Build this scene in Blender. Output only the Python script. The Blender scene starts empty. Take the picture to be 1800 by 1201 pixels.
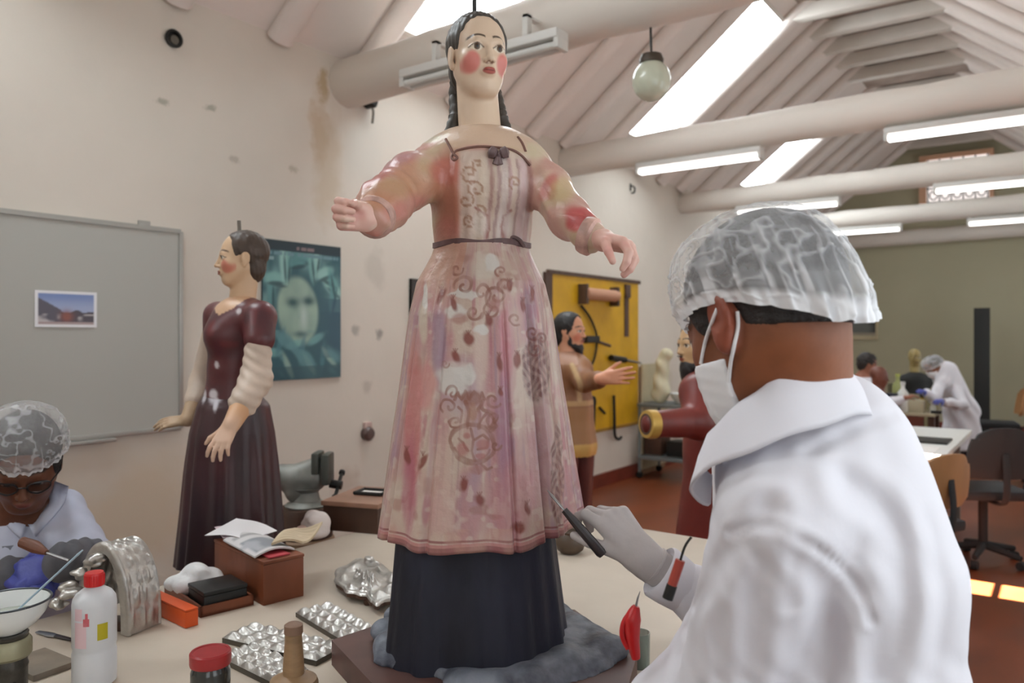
import bpy, bmesh, math, random
import numpy as np
from mathutils import Vector, Matrix
from mathutils.bvhtree import BVHTree

scene = bpy.context.scene
COLL = scene.collection
PI = math.pi
rng = random.Random(7)

# ------------------------------------------------------------------ camera, world, sun, windows' light, exposure
YAW = math.radians(35.7)            # the camera looks across the room, turned left of the room's long axis (+Y)
FPX = 1364.0                        # focal length in pixels of the 1800 px wide frame
EYE = 1.5
cam_d = bpy.data.cameras.new('camera')
cam = bpy.data.objects.new('camera', cam_d)
COLL.objects.link(cam)
cam.location = (0, 0, EYE)
cam.rotation_euler = (PI / 2, 0, YAW)
cam_d.sensor_width = 36
cam_d.lens = FPX / 1800 * 36
cam_d.shift_y = -10.5 / 1800
cam_d.clip_start = 0.02
cam_d.dof.use_dof = True
cam_d.dof.focus_distance = 1.38
cam_d.dof.aperture_fstop = 4.5
scene.camera = cam

world = bpy.data.worlds.new('sky')
scene.world = world
world.use_nodes = True
_bg = world.node_tree.nodes['Background']
_bg.inputs['Color'].default_value = (0.80, 0.88, 1.0, 1)
_bg.inputs['Strength'].default_value = 2.0

sun_d = bpy.data.lights.new('sun', 'SUN')
sun = bpy.data.objects.new('sun', sun_d)
COLL.objects.link(sun)
sun_d.energy = 240
sun_d.angle = math.radians(0.5)
sun_d.color = (1.0, 0.92, 0.78)
sun.rotation_euler = (0, math.atan(1.05), 0)      # shines through the open slot window of the right wall

scene.view_settings.view_transform = 'Standard'
scene.view_settings.look = 'None'
scene.view_settings.gamma = 1
scene.view_settings.use_curve_mapping = False
scene.view_settings.exposure = 0.22
scene.cycles.use_denoising = True
scene.cycles.max_bounces = 8
scene.cycles.diffuse_bounces = 5
scene.cycles.glossy_bounces = 3
scene.cycles.transparent_max_bounces = 8
scene.cycles.sample_clamp_indirect = 4.0
SKYLIGHT = 13.5       # radiance of the frosted roof lights
PANE = 2.3           # radiance of the milky panes in the right wall
TUBE = 4.2           # fluorescent tubes


# ------------------------------------------------------------------ small maths
def C(px, py, d):
    """Point in the camera-aligned level frame (x right, y away, z height) at depth d."""
    return np.array([(px - 900) / FPX * d, d, EYE + (590 - py) / FPX * d])


_c, _s = math.cos(YAW), math.sin(YAW)


def W(p):
    p = np.asarray(p, float)
    return np.array([p[0] * _c - p[1] * _s, p[0] * _s + p[1] * _c, p[2]])


def Winv(p):
    p = np.asarray(p, float)
    return np.array([p[0] * _c + p[1] * _s, -p[0] * _s + p[1] * _c, p[2]])


def on_plane(px, py, z):
    """World point seen at a pixel on a horizontal plane of height z."""
    d = (EYE - z) * FPX / (py - 590)
    return W(C(px, py, d))


def on_left(px, py, x=-3.78):
    """World point seen at a pixel on the long left wall."""
    a = math.atan((px - 900) / FPX)
    ph = a - YAW
    r = x / math.sin(ph)
    d = r * math.cos(a)
    return W(C(px, py, d))


def nrm(v):
    v = np.asarray(v, float)
    return v / np.linalg.norm(v)


def srgb(r, g, b):
    f = lambda c: (c / 12.92 if c <= 0.04045 else ((c + 0.055) / 1.055) ** 2.4)
    return tuple(f(c / 255.0) for c in (r, g, b))


def lin(rgb):
    return np.array(srgb(*rgb))


def vnoise(p, scale, seed=0):
    """Cheap smooth value noise on an (n,3) array, about -1..1."""
    p = np.asarray(p, float) * scale + seed * 17.31
    i = np.floor(p).astype(np.int64)
    f = p - i
    f = f * f * (3 - 2 * f)
    out = 0
    for dx in (0, 1):
        for dy in (0, 1):
            for dz in (0, 1):
                h = ((i[:, 0] + dx) * 73856093) ^ ((i[:, 1] + dy) * 19349663) ^ ((i[:, 2] + dz) * 83492791)
                h = (h ^ (h >> 13)) * 1274126177
                h = ((h ^ (h >> 16)) & 0xFFFF) / 32767.5 - 1
                w = (f[:, 0] if dx else 1 - f[:, 0]) * (f[:, 1] if dy else 1 - f[:, 1]) * (f[:, 2] if dz else 1 - f[:, 2])
                out = out + h * w
    return out


def sstep(a, b, x):
    t = np.clip((x - a) / (b - a), 0, 1)
    return t * t * (3 - 2 * t)


# ------------------------------------------------------------------ materials
MATS = {}


def mat(name, col, rough=0.6, metal=0.0, var=0.0, vscale=8.0, bump=0.0, bscale=40.0, attr=False, spec=0.5,
        stretch=(1, 1, 1), col2=None, spots=None, coat=0.0, sss=0.0):
    """Principled material: base colour (sRGB 0-255) or the painted vertex colour, noise variation, bump, stains and tints."""
    m = bpy.data.materials.new(name)
    m.use_nodes = True
    nt = m.node_tree
    N, L = nt.nodes, nt.links
    b = N['Principled BSDF']
    b.inputs['Roughness'].default_value = rough
    b.inputs['Metallic'].default_value = metal
    b.inputs['Specular IOR Level'].default_value = spec
    if coat:
        b.inputs['Coat Weight'].default_value = coat
        b.inputs['Coat Roughness'].default_value = 0.25
    if sss:
        b.inputs['Subsurface Weight'].default_value = sss
        b.inputs['Subsurface Radius'].default_value = (0.01, 0.004, 0.002)
        b.inputs['Subsurface Scale'].default_value = 0.5
    tc = N.new('ShaderNodeTexCoord')
    mp = N.new('ShaderNodeMapping')
    mp.inputs['Scale'].default_value = stretch
    L.new(tc.outputs['Object'], mp.inputs['Vector'])
    if attr:
        a = N.new('ShaderNodeAttribute')
        a.attribute_name = 'Col'
        cur = a.outputs['Color']
    else:
        r = N.new('ShaderNodeRGB')
        r.outputs[0].default_value = (*srgb(*col), 1)
        cur = r.outputs[0]
    if var > 0 or col2 is not None:
        n = N.new('ShaderNodeTexNoise')
        n.inputs['Scale'].default_value = vscale
        n.inputs['Detail'].default_value = 5
        L.new(mp.outputs[0], n.inputs['Vector'])
        mr = N.new('ShaderNodeMapRange')
        mr.inputs['From Min'].default_value = 0.35
        mr.inputs['From Max'].default_value = 0.65
        L.new(n.outputs['Fac'], mr.inputs['Value'])
        mx = N.new('ShaderNodeMix')
        mx.data_type = 'RGBA'
        if col2 is not None:
            mx.blend_type = 'MIX'
            L.new(mr.outputs[0], mx.inputs['Factor'])
            L.new(cur, mx.inputs['A'])
            mx.inputs['B'].default_value = (*srgb(*col2), 1)
        else:
            mx.blend_type = 'MULTIPLY'
            mx.inputs['Factor'].default_value = 1
            mr.inputs['To Min'].default_value = 1 - var
            mr.inputs['To Max'].default_value = 1 + var * 0.4
            L.new(cur, mx.inputs['A'])
            L.new(mr.outputs[0], mx.inputs['B'])
        cur = mx.outputs['Result']
    for (pos, rad, scol, st) in (spots or ()):
        n = N.new('ShaderNodeTexNoise')
        n.inputs['Scale'].default_value = 1.2 / max(min(r for r in rad if r > 0), 0.02)
        n.inputs['Detail'].default_value = 4
        L.new(tc.outputs['Object'], n.inputs['Vector'])
        vm = N.new('ShaderNodeVectorMath'); vm.operation = 'SUBTRACT'
        L.new(tc.outputs['Object'], vm.inputs[0]); vm.inputs[1].default_value = pos
        dv = N.new('ShaderNodeVectorMath'); dv.operation = 'DIVIDE'
        L.new(vm.outputs[0], dv.inputs[0]); dv.inputs[1].default_value = rad
        ln = N.new('ShaderNodeVectorMath'); ln.operation = 'LENGTH'
        L.new(dv.outputs[0], ln.inputs[0])
        ad = N.new('ShaderNodeMath'); ad.operation = 'MULTIPLY_ADD'
        L.new(n.outputs['Fac'], ad.inputs[0]); ad.inputs[1].default_value = 1.3
        L.new(ln.outputs['Value'], ad.inputs[2])
        mr = N.new('ShaderNodeMapRange')
        mr.inputs['From Min'].default_value = 1.0
        mr.inputs['From Max'].default_value = 1.55
        mr.inputs['To Min'].default_value = st
        mr.inputs['To Max'].default_value = 0
        L.new(ad.outputs[0], mr.inputs['Value'])
        mx = N.new('ShaderNodeMix'); mx.data_type = 'RGBA'
        L.new(mr.outputs[0], mx.inputs['Factor'])
        L.new(cur, mx.inputs['A'])
        mx.inputs['B'].default_value = (*srgb(*scol), 1)
        cur = mx.outputs['Result']
    L.new(cur, b.inputs['Base Color'])
    if bump > 0:
        n = N.new('ShaderNodeTexNoise')
        n.inputs['Scale'].default_value = bscale
        n.inputs['Detail'].default_value = 6
        L.new(mp.outputs[0], n.inputs['Vector'])
        bp = N.new('ShaderNodeBump')
        bp.inputs['Strength'].default_value = bump
        bp.inputs['Distance'].default_value = 0.01
        L.new(n.outputs['Fac'], bp.inputs['Height'])
        L.new(bp.outputs[0], b.inputs['Normal'])
    MATS[name] = m
    return m


def emit(name, col, strength):
    m = bpy.data.materials.new(name)
    m.use_nodes = True
    nt = m.node_tree
    nt.nodes.clear()
    e = nt.nodes.new('ShaderNodeEmission')
    e.inputs['Color'].default_value = (*col, 1)
    e.inputs['Strength'].default_value = strength
    o = nt.nodes.new('ShaderNodeOutputMaterial')
    nt.links.new(e.outputs[0], o.inputs[0])
    MATS[name] = m
    return m


# ------------------------------------------------------------------ meshes (vertex/face lists)
class Msh:
    def __init__(s):
        s.v, s.f, s.n = [], [], 0

    def add(s, v, f):
        v = np.asarray(v, float).reshape(-1, 3)
        s.v.append(v)
        s.f += [tuple(i + s.n for i in q) for q in f]
        s.n += len(v)
        return s

    def verts(s):
        return np.concatenate(s.v) if s.v else np.zeros((0, 3))

    def box(s, lo, hi, rot=0, about=None, bevel=0.0):
        v, f = box_vf(lo, hi, bevel)
        if rot:
            c0 = (np.asarray(lo, float) + np.asarray(hi, float)) / 2 if about is None else np.asarray(about, float)
            v = rotz(v - c0, rot) + c0
        return s.add(v, f)

    def tube(s, path, rad, n=10, caps=True, flat=1.0):
        return s.add(*tube_vf(path, rad, n, caps, flat))

    def lathe(s, prof, n=24, at=(0, 0, 0), axis=(0, 0, 1)):
        return s.add(*lathe_vf(prof, n, at, axis))

    def prism(s, poly, z0, z1):
        p = np.asarray(poly, float)
        k = len(p)
        v = np.concatenate([np.c_[p, np.full(k, z0)], np.c_[p, np.full(k, z1)]])
        f = [tuple(range(k - 1, -1, -1)), tuple(range(k, 2 * k))] + [(i, (i + 1) % k, (i + 1) % k + k, i + k) for i in range(k)]
        return s.add(v, f)


def rotz(v, a):
    c, s_ = math.cos(a), math.sin(a)
    v = np.asarray(v, float)
    return np.stack([v[..., 0] * c - v[..., 1] * s_, v[..., 0] * s_ + v[..., 1] * c, v[..., 2]], -1)


_BOXF = [(0, 3, 2, 1), (4, 5, 6, 7), (0, 1, 5, 4), (1, 2, 6, 5), (2, 3, 7, 6), (3, 0, 4, 7)]


def box_vf(lo, hi, bevel=0.0):
    x0, y0, z0 = lo
    x1, y1, z1 = hi
    v = [(x0, y0, z0), (x1, y0, z0), (x1, y1, z0), (x0, y1, z0), (x0, y0, z1), (x1, y0, z1), (x1, y1, z1), (x0, y1, z1)]
    if bevel <= 0:
        return np.array(v, float), _BOXF
    bm = bmesh.new()
    bv = [bm.verts.new(p) for p in v]
    for q in _BOXF:
        bm.faces.new([bv[i] for i in q])
    bmesh.ops.bevel(bm, geom=bm.edges[:], offset=bevel, segments=2, profile=0.6, affect='EDGES')
    bm.verts.index_update()
    vv = np.array([p.co for p in bm.verts])
    ff = [tuple(p.index for p in q.verts) for q in bm.faces]
    bm.free()
    return vv, ff


def catmull(pts, n, closed=False):
    p = np.asarray(pts, float)
    m = len(p)
    segs = m if closed else m - 1
    t = np.linspace(0, segs, n, endpoint=not closed)
    i = np.minimum(t.astype(int), segs - 1)
    u = (t - i)[:, None]
    g = (lambda k: p[k % m]) if closed else (lambda k: p[np.clip(k, 0, m - 1)])
    a, b, c, d = g(i - 1), g(i), g(i + 1), g(i + 2)
    return 0.5 * (2 * b + (c - a) * u + (2 * a - 5 * b + 4 * c - d) * u ** 2 + (3 * b - a - 3 * c + d) * u ** 3)


def tube_vf(path, rad, n=10, caps=True, flat=1.0):
    p = np.asarray(path, float)
    m = len(p)
    r = np.broadcast_to(np.asarray(rad, float), (m,))
    t = np.gradient(p, axis=0)
    t /= np.linalg.norm(t, axis=1)[:, None] + 1e-12
    ref = np.array([0, 0, 1.0]) if abs(t[0][2]) < 0.9 else np.array([1.0, 0, 0])
    u = nrm(np.cross(ref, t[0]))
    rings = []
    for k in range(m):
        u = u - t[k] * np.dot(u, t[k])
        u = u / (np.linalg.norm(u) + 1e-12)
        w = np.cross(t[k], u)
        a = np.arange(n) * 2 * PI / n
        rings.append(p[k] + r[k] * (np.cos(a)[:, None] * u + flat * np.sin(a)[:, None] * w))
    v = np.concatenate(rings)
    f = [(k * n + i, k * n + (i + 1) % n, (k + 1) * n + (i + 1) % n, (k + 1) * n + i) for k in range(m - 1) for i in range(n)]
    if caps:
        f += [tuple(range(n - 1, -1, -1)), tuple(range((m - 1) * n, m * n))]
    return v, f


def lathe_vf(prof, n=24, at=(0, 0, 0), axis=(0, 0, 1)):
    """prof: (radius, height) pairs from bottom to top; radius 0 closes the end."""
    ax = nrm(axis)
    ref = np.array([1.0, 0, 0]) if abs(ax[0]) < 0.9 else np.array([0, 1.0, 0])
    u = nrm(ref - ax * np.dot(ref, ax))
    w = np.cross(ax, u)
    a = np.arange(n) * 2 * PI / n
    at = np.asarray(at, float)
    v = np.concatenate([at + h * ax + r * (np.cos(a)[:, None] * u + np.sin(a)[:, None] * w) for r, h in prof])
    k = len(prof)
    f = [(j * n + i, j * n + (i + 1) % n, (j + 1) * n + (i + 1) % n, (j + 1) * n + i) for j in range(k - 1) for i in range(n)]
    f += [tuple(range(n - 1, -1, -1)), tuple(range((k - 1) * n, k * n))]
    return v, f


def grid_vf(P, closed_u=False):
    """P: (rows, cols, 3)."""
    r, c_ = P.shape[:2]
    v = P.reshape(-1, 3)
    cc = c_ if closed_u else c_ - 1
    f = [(j * c_ + i, j * c_ + (i + 1) % c_, (j + 1) * c_ + (i + 1) % c_, (j + 1) * c_ + i) for j in range(r - 1) for i in range(cc)]
    return v, f


# ------------------------------------------------------------------ objects
ORG = {}


def thing(name, label, cat, org, frame='cam', group=None, rot=0.0):
    """An Empty at the thing's base. frame 'cam': meshes are given in the camera-aligned frame; 'room': in world axes."""
    o = bpy.data.objects.new(name, None)
    COLL.objects.link(o)
    org = np.asarray(org, float)
    if frame == 'cam':
        o.location = W(org)
        o.rotation_euler = (0, 0, YAW + rot)
    else:
        o.location = org
        o.rotation_euler = (0, 0, rot)
    tag(o, label, cat, group)
    ORG[o.name] = org
    return o


def tag(o, label, cat, group=None):
    o['label'] = label
    o['category'] = cat
    if group:
        o['group'] = group


def mesh_data(name, v, f, m, smooth=True, col=None, auto=None):
    me = bpy.data.meshes.new(name)
    f = np.asarray(f) if not isinstance(f, list) else f
    if isinstance(f, np.ndarray):
        me.vertices.add(len(v))
        me.vertices.foreach_set('co', np.asarray(v, np.float32).ravel())
        k = f.shape[1]
        me.loops.add(f.size)
        me.polygons.add(len(f))
        me.loops.foreach_set('vertex_index', f.ravel().astype(np.int32))
        me.polygons.foreach_set('loop_start', np.arange(0, f.size, k, dtype=np.int32))
        me.update(calc_edges=True)
    else:
        me.from_pydata([tuple(x) for x in v], [], f)
        me.update()
    me.materials.append(m)
    if smooth:
        me.polygons.foreach_set('use_smooth', np.ones(len(me.polygons), bool))
        if auto:
            try:
                me.set_sharp_from_angle(angle=math.radians(auto))
            except Exception:
                pass
    if col is not None:
        a = me.attributes.new('Col', 'FLOAT_COLOR', 'POINT')
        cc = np.ones((len(v), 4), np.float32)
        cc[:, :3] = col
        a.data.foreach_set('color', cc.ravel())
    return me


def part(name, M, m, parent, smooth=True, col=None, auto=35, label=None, kind=None):
    v, f = (M.verts(), M.f) if isinstance(M, Msh) else (M[0], M[1])
    org = ORG[parent.name]
    o = bpy.data.objects.new(name, mesh_data(name, np.asarray(v) - org, f, m, smooth, col, auto))
    COLL.objects.link(o)
    o.parent = parent
    ORG[o.name] = org
    if label:
        o['label'] = label
    if kind:
        o['kind'] = kind
    return o


def single(name, M, m, label, cat, org, frame='room', group=None, smooth=True, col=None, auto=35):
    """A thing that is one mesh."""
    v, f = (M.verts(), M.f) if isinstance(M, Msh) else (M[0], M[1])
    org = np.asarray(org, float)
    o = bpy.data.objects.new(name, mesh_data(name, np.asarray(v) - org, f, m, smooth, col, auto))
    COLL.objects.link(o)
    o.location = W(org) if frame == 'cam' else org
    if frame == 'cam':
        o.rotation_euler = (0, 0, YAW)
    if label:
        tag(o, label, cat, group)
    ORG[o.name] = org
    return o


def struct(name, M, m, smooth=False, auto=35, col=None):
    o = single(name, M, m, None, None, (0, 0, 0), 'room', smooth=smooth, auto=auto, col=col)
    o['kind'] = 'structure'
    return o


# ------------------------------------------------------------------ signed-distance modelling
class SDF:
    """Field on a grid; primitives are smooth-unioned or carved locally, then meshed with surface nets."""

    def __init__(s, lo, hi, h, zh=None):
        s.ax = [np.arange(lo[i], hi[i] + (h if not isinstance(h, tuple) else h[i]), (h if not isinstance(h, tuple) else h[i])) for i in range(3)]
        if zh is not None:
            s.ax[2] = np.asarray(zh, float)
        s.h = max(np.diff(a).max() for a in s.ax)
        s.F = np.full([len(a) for a in s.ax], 0.5, np.float32)

    def _win(s, lo, hi):
        sl = []
        for i in range(3):
            a = max(int(np.searchsorted(s.ax[i], lo[i])) - 1, 0)
            b = min(int(np.searchsorted(s.ax[i], hi[i])) + 1, len(s.ax[i]))
            if b <= a:
                return None
            sl.append(slice(a, b))
        return tuple(sl)

    def _pts(s, sl):
        X = s.ax[0][sl[0]][:, None, None].astype(np.float32)
        Y = s.ax[1][sl[1]][None, :, None].astype(np.float32)
        Z = s.ax[2][sl[2]][None, None, :].astype(np.float32)
        return X, Y, Z

    def _mix(s, sl, d, k, op):
        A = s.F[sl]
        if op == 'u':
            if k > 0:
                h = np.clip(0.5 + 0.5 * (A - d) / k, 0, 1)
                s.F[sl] = A + (d - A) * h - k * h * (1 - h)
            else:
                s.F[sl] = np.minimum(A, d)
        elif op == 's':
            if k > 0:
                h = np.clip(0.5 - 0.5 * (A + d) / k, 0, 1)
                s.F[sl] = A + (-d - A) * h + k * h * (1 - h)
            else:
                s.F[sl] = np.maximum(A, -d)

    def cone(s, a, b, ra, rb=None, k=0.0, op='u', ys=1.0):
        a, b = np.asarray(a, float), np.asarray(b, float)
        rb = ra if rb is None else rb
        m = max(ra, rb) + k + 3 * s.h
        sl = s._win(np.minimum(a, b) - m, np.maximum(a, b) + m)
        if sl is None:
            return s
        X, Y, Z = s._pts(sl)
        ab = b - a
        q = ab.copy()
        Yr = (Y - a[1]) / ys
        q[1] /= ys
        L2 = float(np.dot(q, q)) + 1e-12
        px, pz = X - a[0], Z - a[2]
        t = np.clip((px * q[0] + Yr * q[1] + pz * q[2]) / L2, 0, 1)
        d = np.sqrt((px - t * q[0]) ** 2 + (Yr - t * q[1]) ** 2 + (pz - t * q[2]) ** 2) - (ra + (rb - ra) * t)
        s._mix(sl, d * min(1.0, ys), k, op)
        return s

    def ell(s, c, r, k=0.0, op='u', R=None):
        c, r = np.asarray(c, float), np.broadcast_to(np.asarray(r, float), (3,))
        if R is None:
            e = r
        else:
            R = np.asarray(R, float)          # columns: the ellipsoid's axes
            e = np.sqrt((R ** 2) @ (r ** 2))
        m = e + k + 3 * s.h
        sl = s._win(c - m, c + m)
        if sl is None:
            return s
        X, Y, Z = s._pts(sl)
        x, y, z = X - c[0], Y - c[1], Z - c[2]
        if R is not None:
            x, y, z = (x * R[0, 0] + y * R[1, 0] + z * R[2, 0], x * R[0, 1] + y * R[1, 1] + z * R[2, 1], x * R[0, 2] + y * R[1, 2] + z * R[2, 2])
        k0 = np.sqrt((x / r[0]) ** 2 + (y / r[1]) ** 2 + (z / r[2]) ** 2)
        k1 = np.sqrt((x / r[0] ** 2) ** 2 + (y / r[1] ** 2) ** 2 + (z / r[2] ** 2) ** 2) + 1e-9
        s._mix(sl, k0 * (k0 - 1) / k1, k, op)
        return s

    def plane(s, n, c0, k=0.0):
        """Cut away the side the normal points to."""
        X, Y, Z = s._pts((slice(None),) * 3)
        d = -(X * n[0] + Y * n[1] + Z * n[2] - c0)
        s._mix((slice(None),) * 3, d, k, 's')
        return s

    def warp(s, fn):
        """Add a displacement fn(X,Y,Z) near the surface."""
        X, Y, Z = s._pts((slice(None),) * 3)
        s.F += fn(X, Y, Z).astype(np.float32)
        return s

    def mesh(s, smooth=1):
        F = s.F
        S = F < 0
        n = np.array(F.shape)
        cnt = np.zeros(n - 1, np.int8)
        cs = [(i, j, k) for i in (0, 1) for j in (0, 1) for k in (0, 1)]
        for (i, j, k) in cs:
            cnt += S[i:n[0] - 1 + i, j:n[1] - 1 + j, k:n[2] - 1 + k]
        idx = np.argwhere((cnt > 0) & (cnt < 8))
        vals = {c_: F[idx[:, 0] + c_[0], idx[:, 1] + c_[1], idx[:, 2] + c_[2]] for c_ in cs}
        acc = np.zeros((len(idx), 3))
        num = np.zeros(len(idx))
        for a in cs:
            for x in range(3):
                if a[x] == 0:
                    b = list(a); b[x] = 1; b = tuple(b)
                    va, vb = vals[a], vals[b]
                    m = (va < 0) != (vb < 0)
                    t = va[m] / (va[m] - vb[m])
                    p = np.tile(np.array(a, float), (m.sum(), 1))
                    p[:, x] = t
                    acc[m] += p
                    num[m] += 1
        loc = acc / num[:, None]
        v = np.empty_like(loc)
        for x in range(3):
            A = s.ax[x]
            v[:, x] = A[idx[:, x]] + loc[:, x] * (A[idx[:, x] + 1] - A[idx[:, x]])
        ids = np.full(n - 1, -1, np.int64)
        ids[idx[:, 0], idx[:, 1], idx[:, 2]] = np.arange(len(idx))
        fs = []
        for x in range(3):
            y, z = (x + 1) % 3, (x + 2) % 3
            A = [slice(1, n[q] - 1) for q in range(3)]
            A[x] = slice(0, n[x] - 1)
            B = list(A); B[x] = slice(1, n[x])
            s0, s1 = S[tuple(A)], S[tuple(B)]
            e = np.argwhere(s0 != s1)
            if not len(e):
                continue
            flip = s0[e[:, 0], e[:, 1], e[:, 2]]
            base = e.copy()
            base[:, y] += 1
            base[:, z] += 1
            def cell(dy, dz):
                q = base.copy()
                q[:, y] -= dy
                q[:, z] -= dz
                return ids[q[:, 0], q[:, 1], q[:, 2]]
            q = np.stack([cell(1, 1), cell(0, 1), cell(0, 0), cell(1, 0)], 1)
            q[~flip] = q[~flip][:, ::-1]
            fs.append(q)
        f = np.concatenate(fs)
        f = f[(f >= 0).all(1)]
        for _ in range(smooth):
            a = np.zeros_like(v)
            c_ = np.zeros(len(v))
            for i in range(4):
                j = f[:, (i + 1) % 4]
                for q in range(3):
                    a[:, q] += np.bincount(f[:, i], v[j, q], len(v)) + np.bincount(j, v[f[:, i], q], len(v))
                c_ += np.bincount(f[:, i], minlength=len(v)) + np.bincount(j, minlength=len(v))
            v = v * 0.5 + 0.5 * a / np.maximum(c_, 1)[:, None]
        return v, f


def frame3(fwd, up):
    """Columns: right, forward, up of a head (or any body piece)."""
    f = nrm(fwd)
    u = nrm(np.asarray(up, float) - f * np.dot(up, f))
    return np.stack([np.cross(f, u), f, u], 1)


class Head:
    """Head of height H (chin to crown) centred at c, axes R (right, forward, up)."""

    def __init__(s, c, H, R):
        s.c, s.H, s.R = np.asarray(c, float), H, R

    def p(s, x, y, z):
        return s.c + s.R @ (np.array([x, y, z]) * s.H)

    def loc(s, v):
        return (np.asarray(v) - s.c) @ s.R / s.H

    def build(s, g, female=False, neck=None, neck_r=None, ears=True, k=1.0):
        H, R, p = s.H, s.R, s.p
        E = lambda c, r, kk=0.0, op='u': g.ell(p(*c), np.array(r) * H, kk * H, op, R)
        K = lambda a, b, ra, rb, kk=0.0, op='u': g.cone(p(*a), p(*b), ra * H, rb * H, kk * H, op)
        E((0, -.07, .14), (.325, .41, .36))
        E((0, .10, -.12), (.265 if female else .28, .275, .37), .10)
        E((0, .235, -.40), (.10 if female else .13, .10, .095), .12)
        for x in (-1, 1):
            K((x * .215, -.02, -.20), (x * .09, .20, -.41), .075, .07, .10)
            E((x * .165, .235, -.10), (.09, .085, .09), .09)
        K((-.13, .315, .075), (.13, .315, .075), .045, .045, .08)
        for x in (-1, 1):
            E((x * .135, .405, .0), (.085, .07, .052), .05, 's')
        for x in (-1, 1):
            E((x * .132, .292, .0), (.068, .068, .055), .012)
            K((x * .075, .335, .022), (x * .135, .362, .040), .014, .016, .015)
            K((x * .135, .362, .040), (x * .20, .305, .012), .016, .013, .015)
            K((x * .08, .34, -.028), (x * .19, .315, -.026), .010, .010, .012)
        K((0, .345, .045), (0, .425, -.125), .026, .040, .03)
        E((0, .435, -.140), (.040, .036, .034), .02)
        for x in (-1, 1):
            E((x * .045, .395, -.150), (.030, .036, .026), .015)
            E((x * .022, .420, -.175), (.012, .016, .012), .008, 's')
        E((0, .355, -.262), (.085, .045, .060), .04)
        E((-.025, .392, -.240), (.040, .024, .017), .012)
        E((.025, .392, -.240), (.040, .024, .017), .012)
        E((0, .388, -.283), (.058, .026, .020), .012)
        K((-.07, .405, -.260), (.07, .405, -.260), .006, .006, .008, 's')
        if ears:
            for x in (-1, 1):
                E((x * .325, -.04, -.015), (.028, .080, .125), .02)
                E((x * .315, -.02, -.13), (.026, .045, .05), .02)
                E((x * .360, -.03, .005), (.022, .045, .075), .015, 's')
        if neck is not None:
            r = neck_r if neck_r else (.175 if female else .21) * H
            g.cone(p(0, -.09, -.18), neck, r, r * 1.08, .07 * H)
        return s

    def paint(s, v, skin, lips=None, brow=None, cheek=None, iris=(60, 45, 30), eyes=True, white=(225, 215, 200), brow_z=.105, open_=1.0):
        q = s.loc(v)
        col = np.tile(lin(skin), (len(v), 1))
        x, y, z = np.abs(q[:, 0]), q[:, 1], q[:, 2]
        def mixc(m, c_):
            nonlocal col
            m = np.clip(m, 0, 1)[:, None]
            col = col * (1 - m) + lin(c_) * m
        front = (y > .12)
        if cheek is not None:
            r2 = ((x - .185) / .095) ** 2 + ((z + .16) / .13) ** 2
            mixc(front * sstep(1.25, .45, r2) * cheek[3], cheek[:3])
        if brow is not None:
            zz = brow_z + .035 * np.clip(1 - ((x - .12) / .10) ** 2, -1.2, 1)
            mixc(front * sstep(.020, .008, np.abs(z - zz)) * sstep(.035, .05, x) * sstep(.245, .21, x), brow)
        if eyes:
            al = 0.036 * open_ * np.clip(1 - ((x - .135) / .075) ** 2, 0, 1)
            inside = front * (np.abs(z) < al)
            mixc(inside * 1.0, white)
            ir = np.sqrt((x - .135) ** 2 + (z - .004) ** 2)
            mixc(inside * sstep(.040, .032, ir), iris)
            mixc(inside * sstep(.018, .013, ir), (15, 12, 10))
            edge = front * sstep(.014, .004, np.abs(z - al - .004)) * (np.abs(x - .135) < .085)
            mixc(edge * .8, (60, 42, 34))
        if lips is not None:
            r2 = (q[:, 0] / .078) ** 2 + ((z + .262) / .040) ** 2
            mixc(front * (y > .3) * sstep(1.15, .8, r2), lips)
            mixc(front * (y > .3) * sstep(.010, .003, np.abs(z + .260)) * (x < .07) * .7, (90, 35, 30))
            mixc(front * (y > .36) * sstep(1.1, .7, ((x - .024) / .018) ** 2 + ((z + .176) / .012) ** 2) * .7, (110, 60, 48))
        return col


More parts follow.
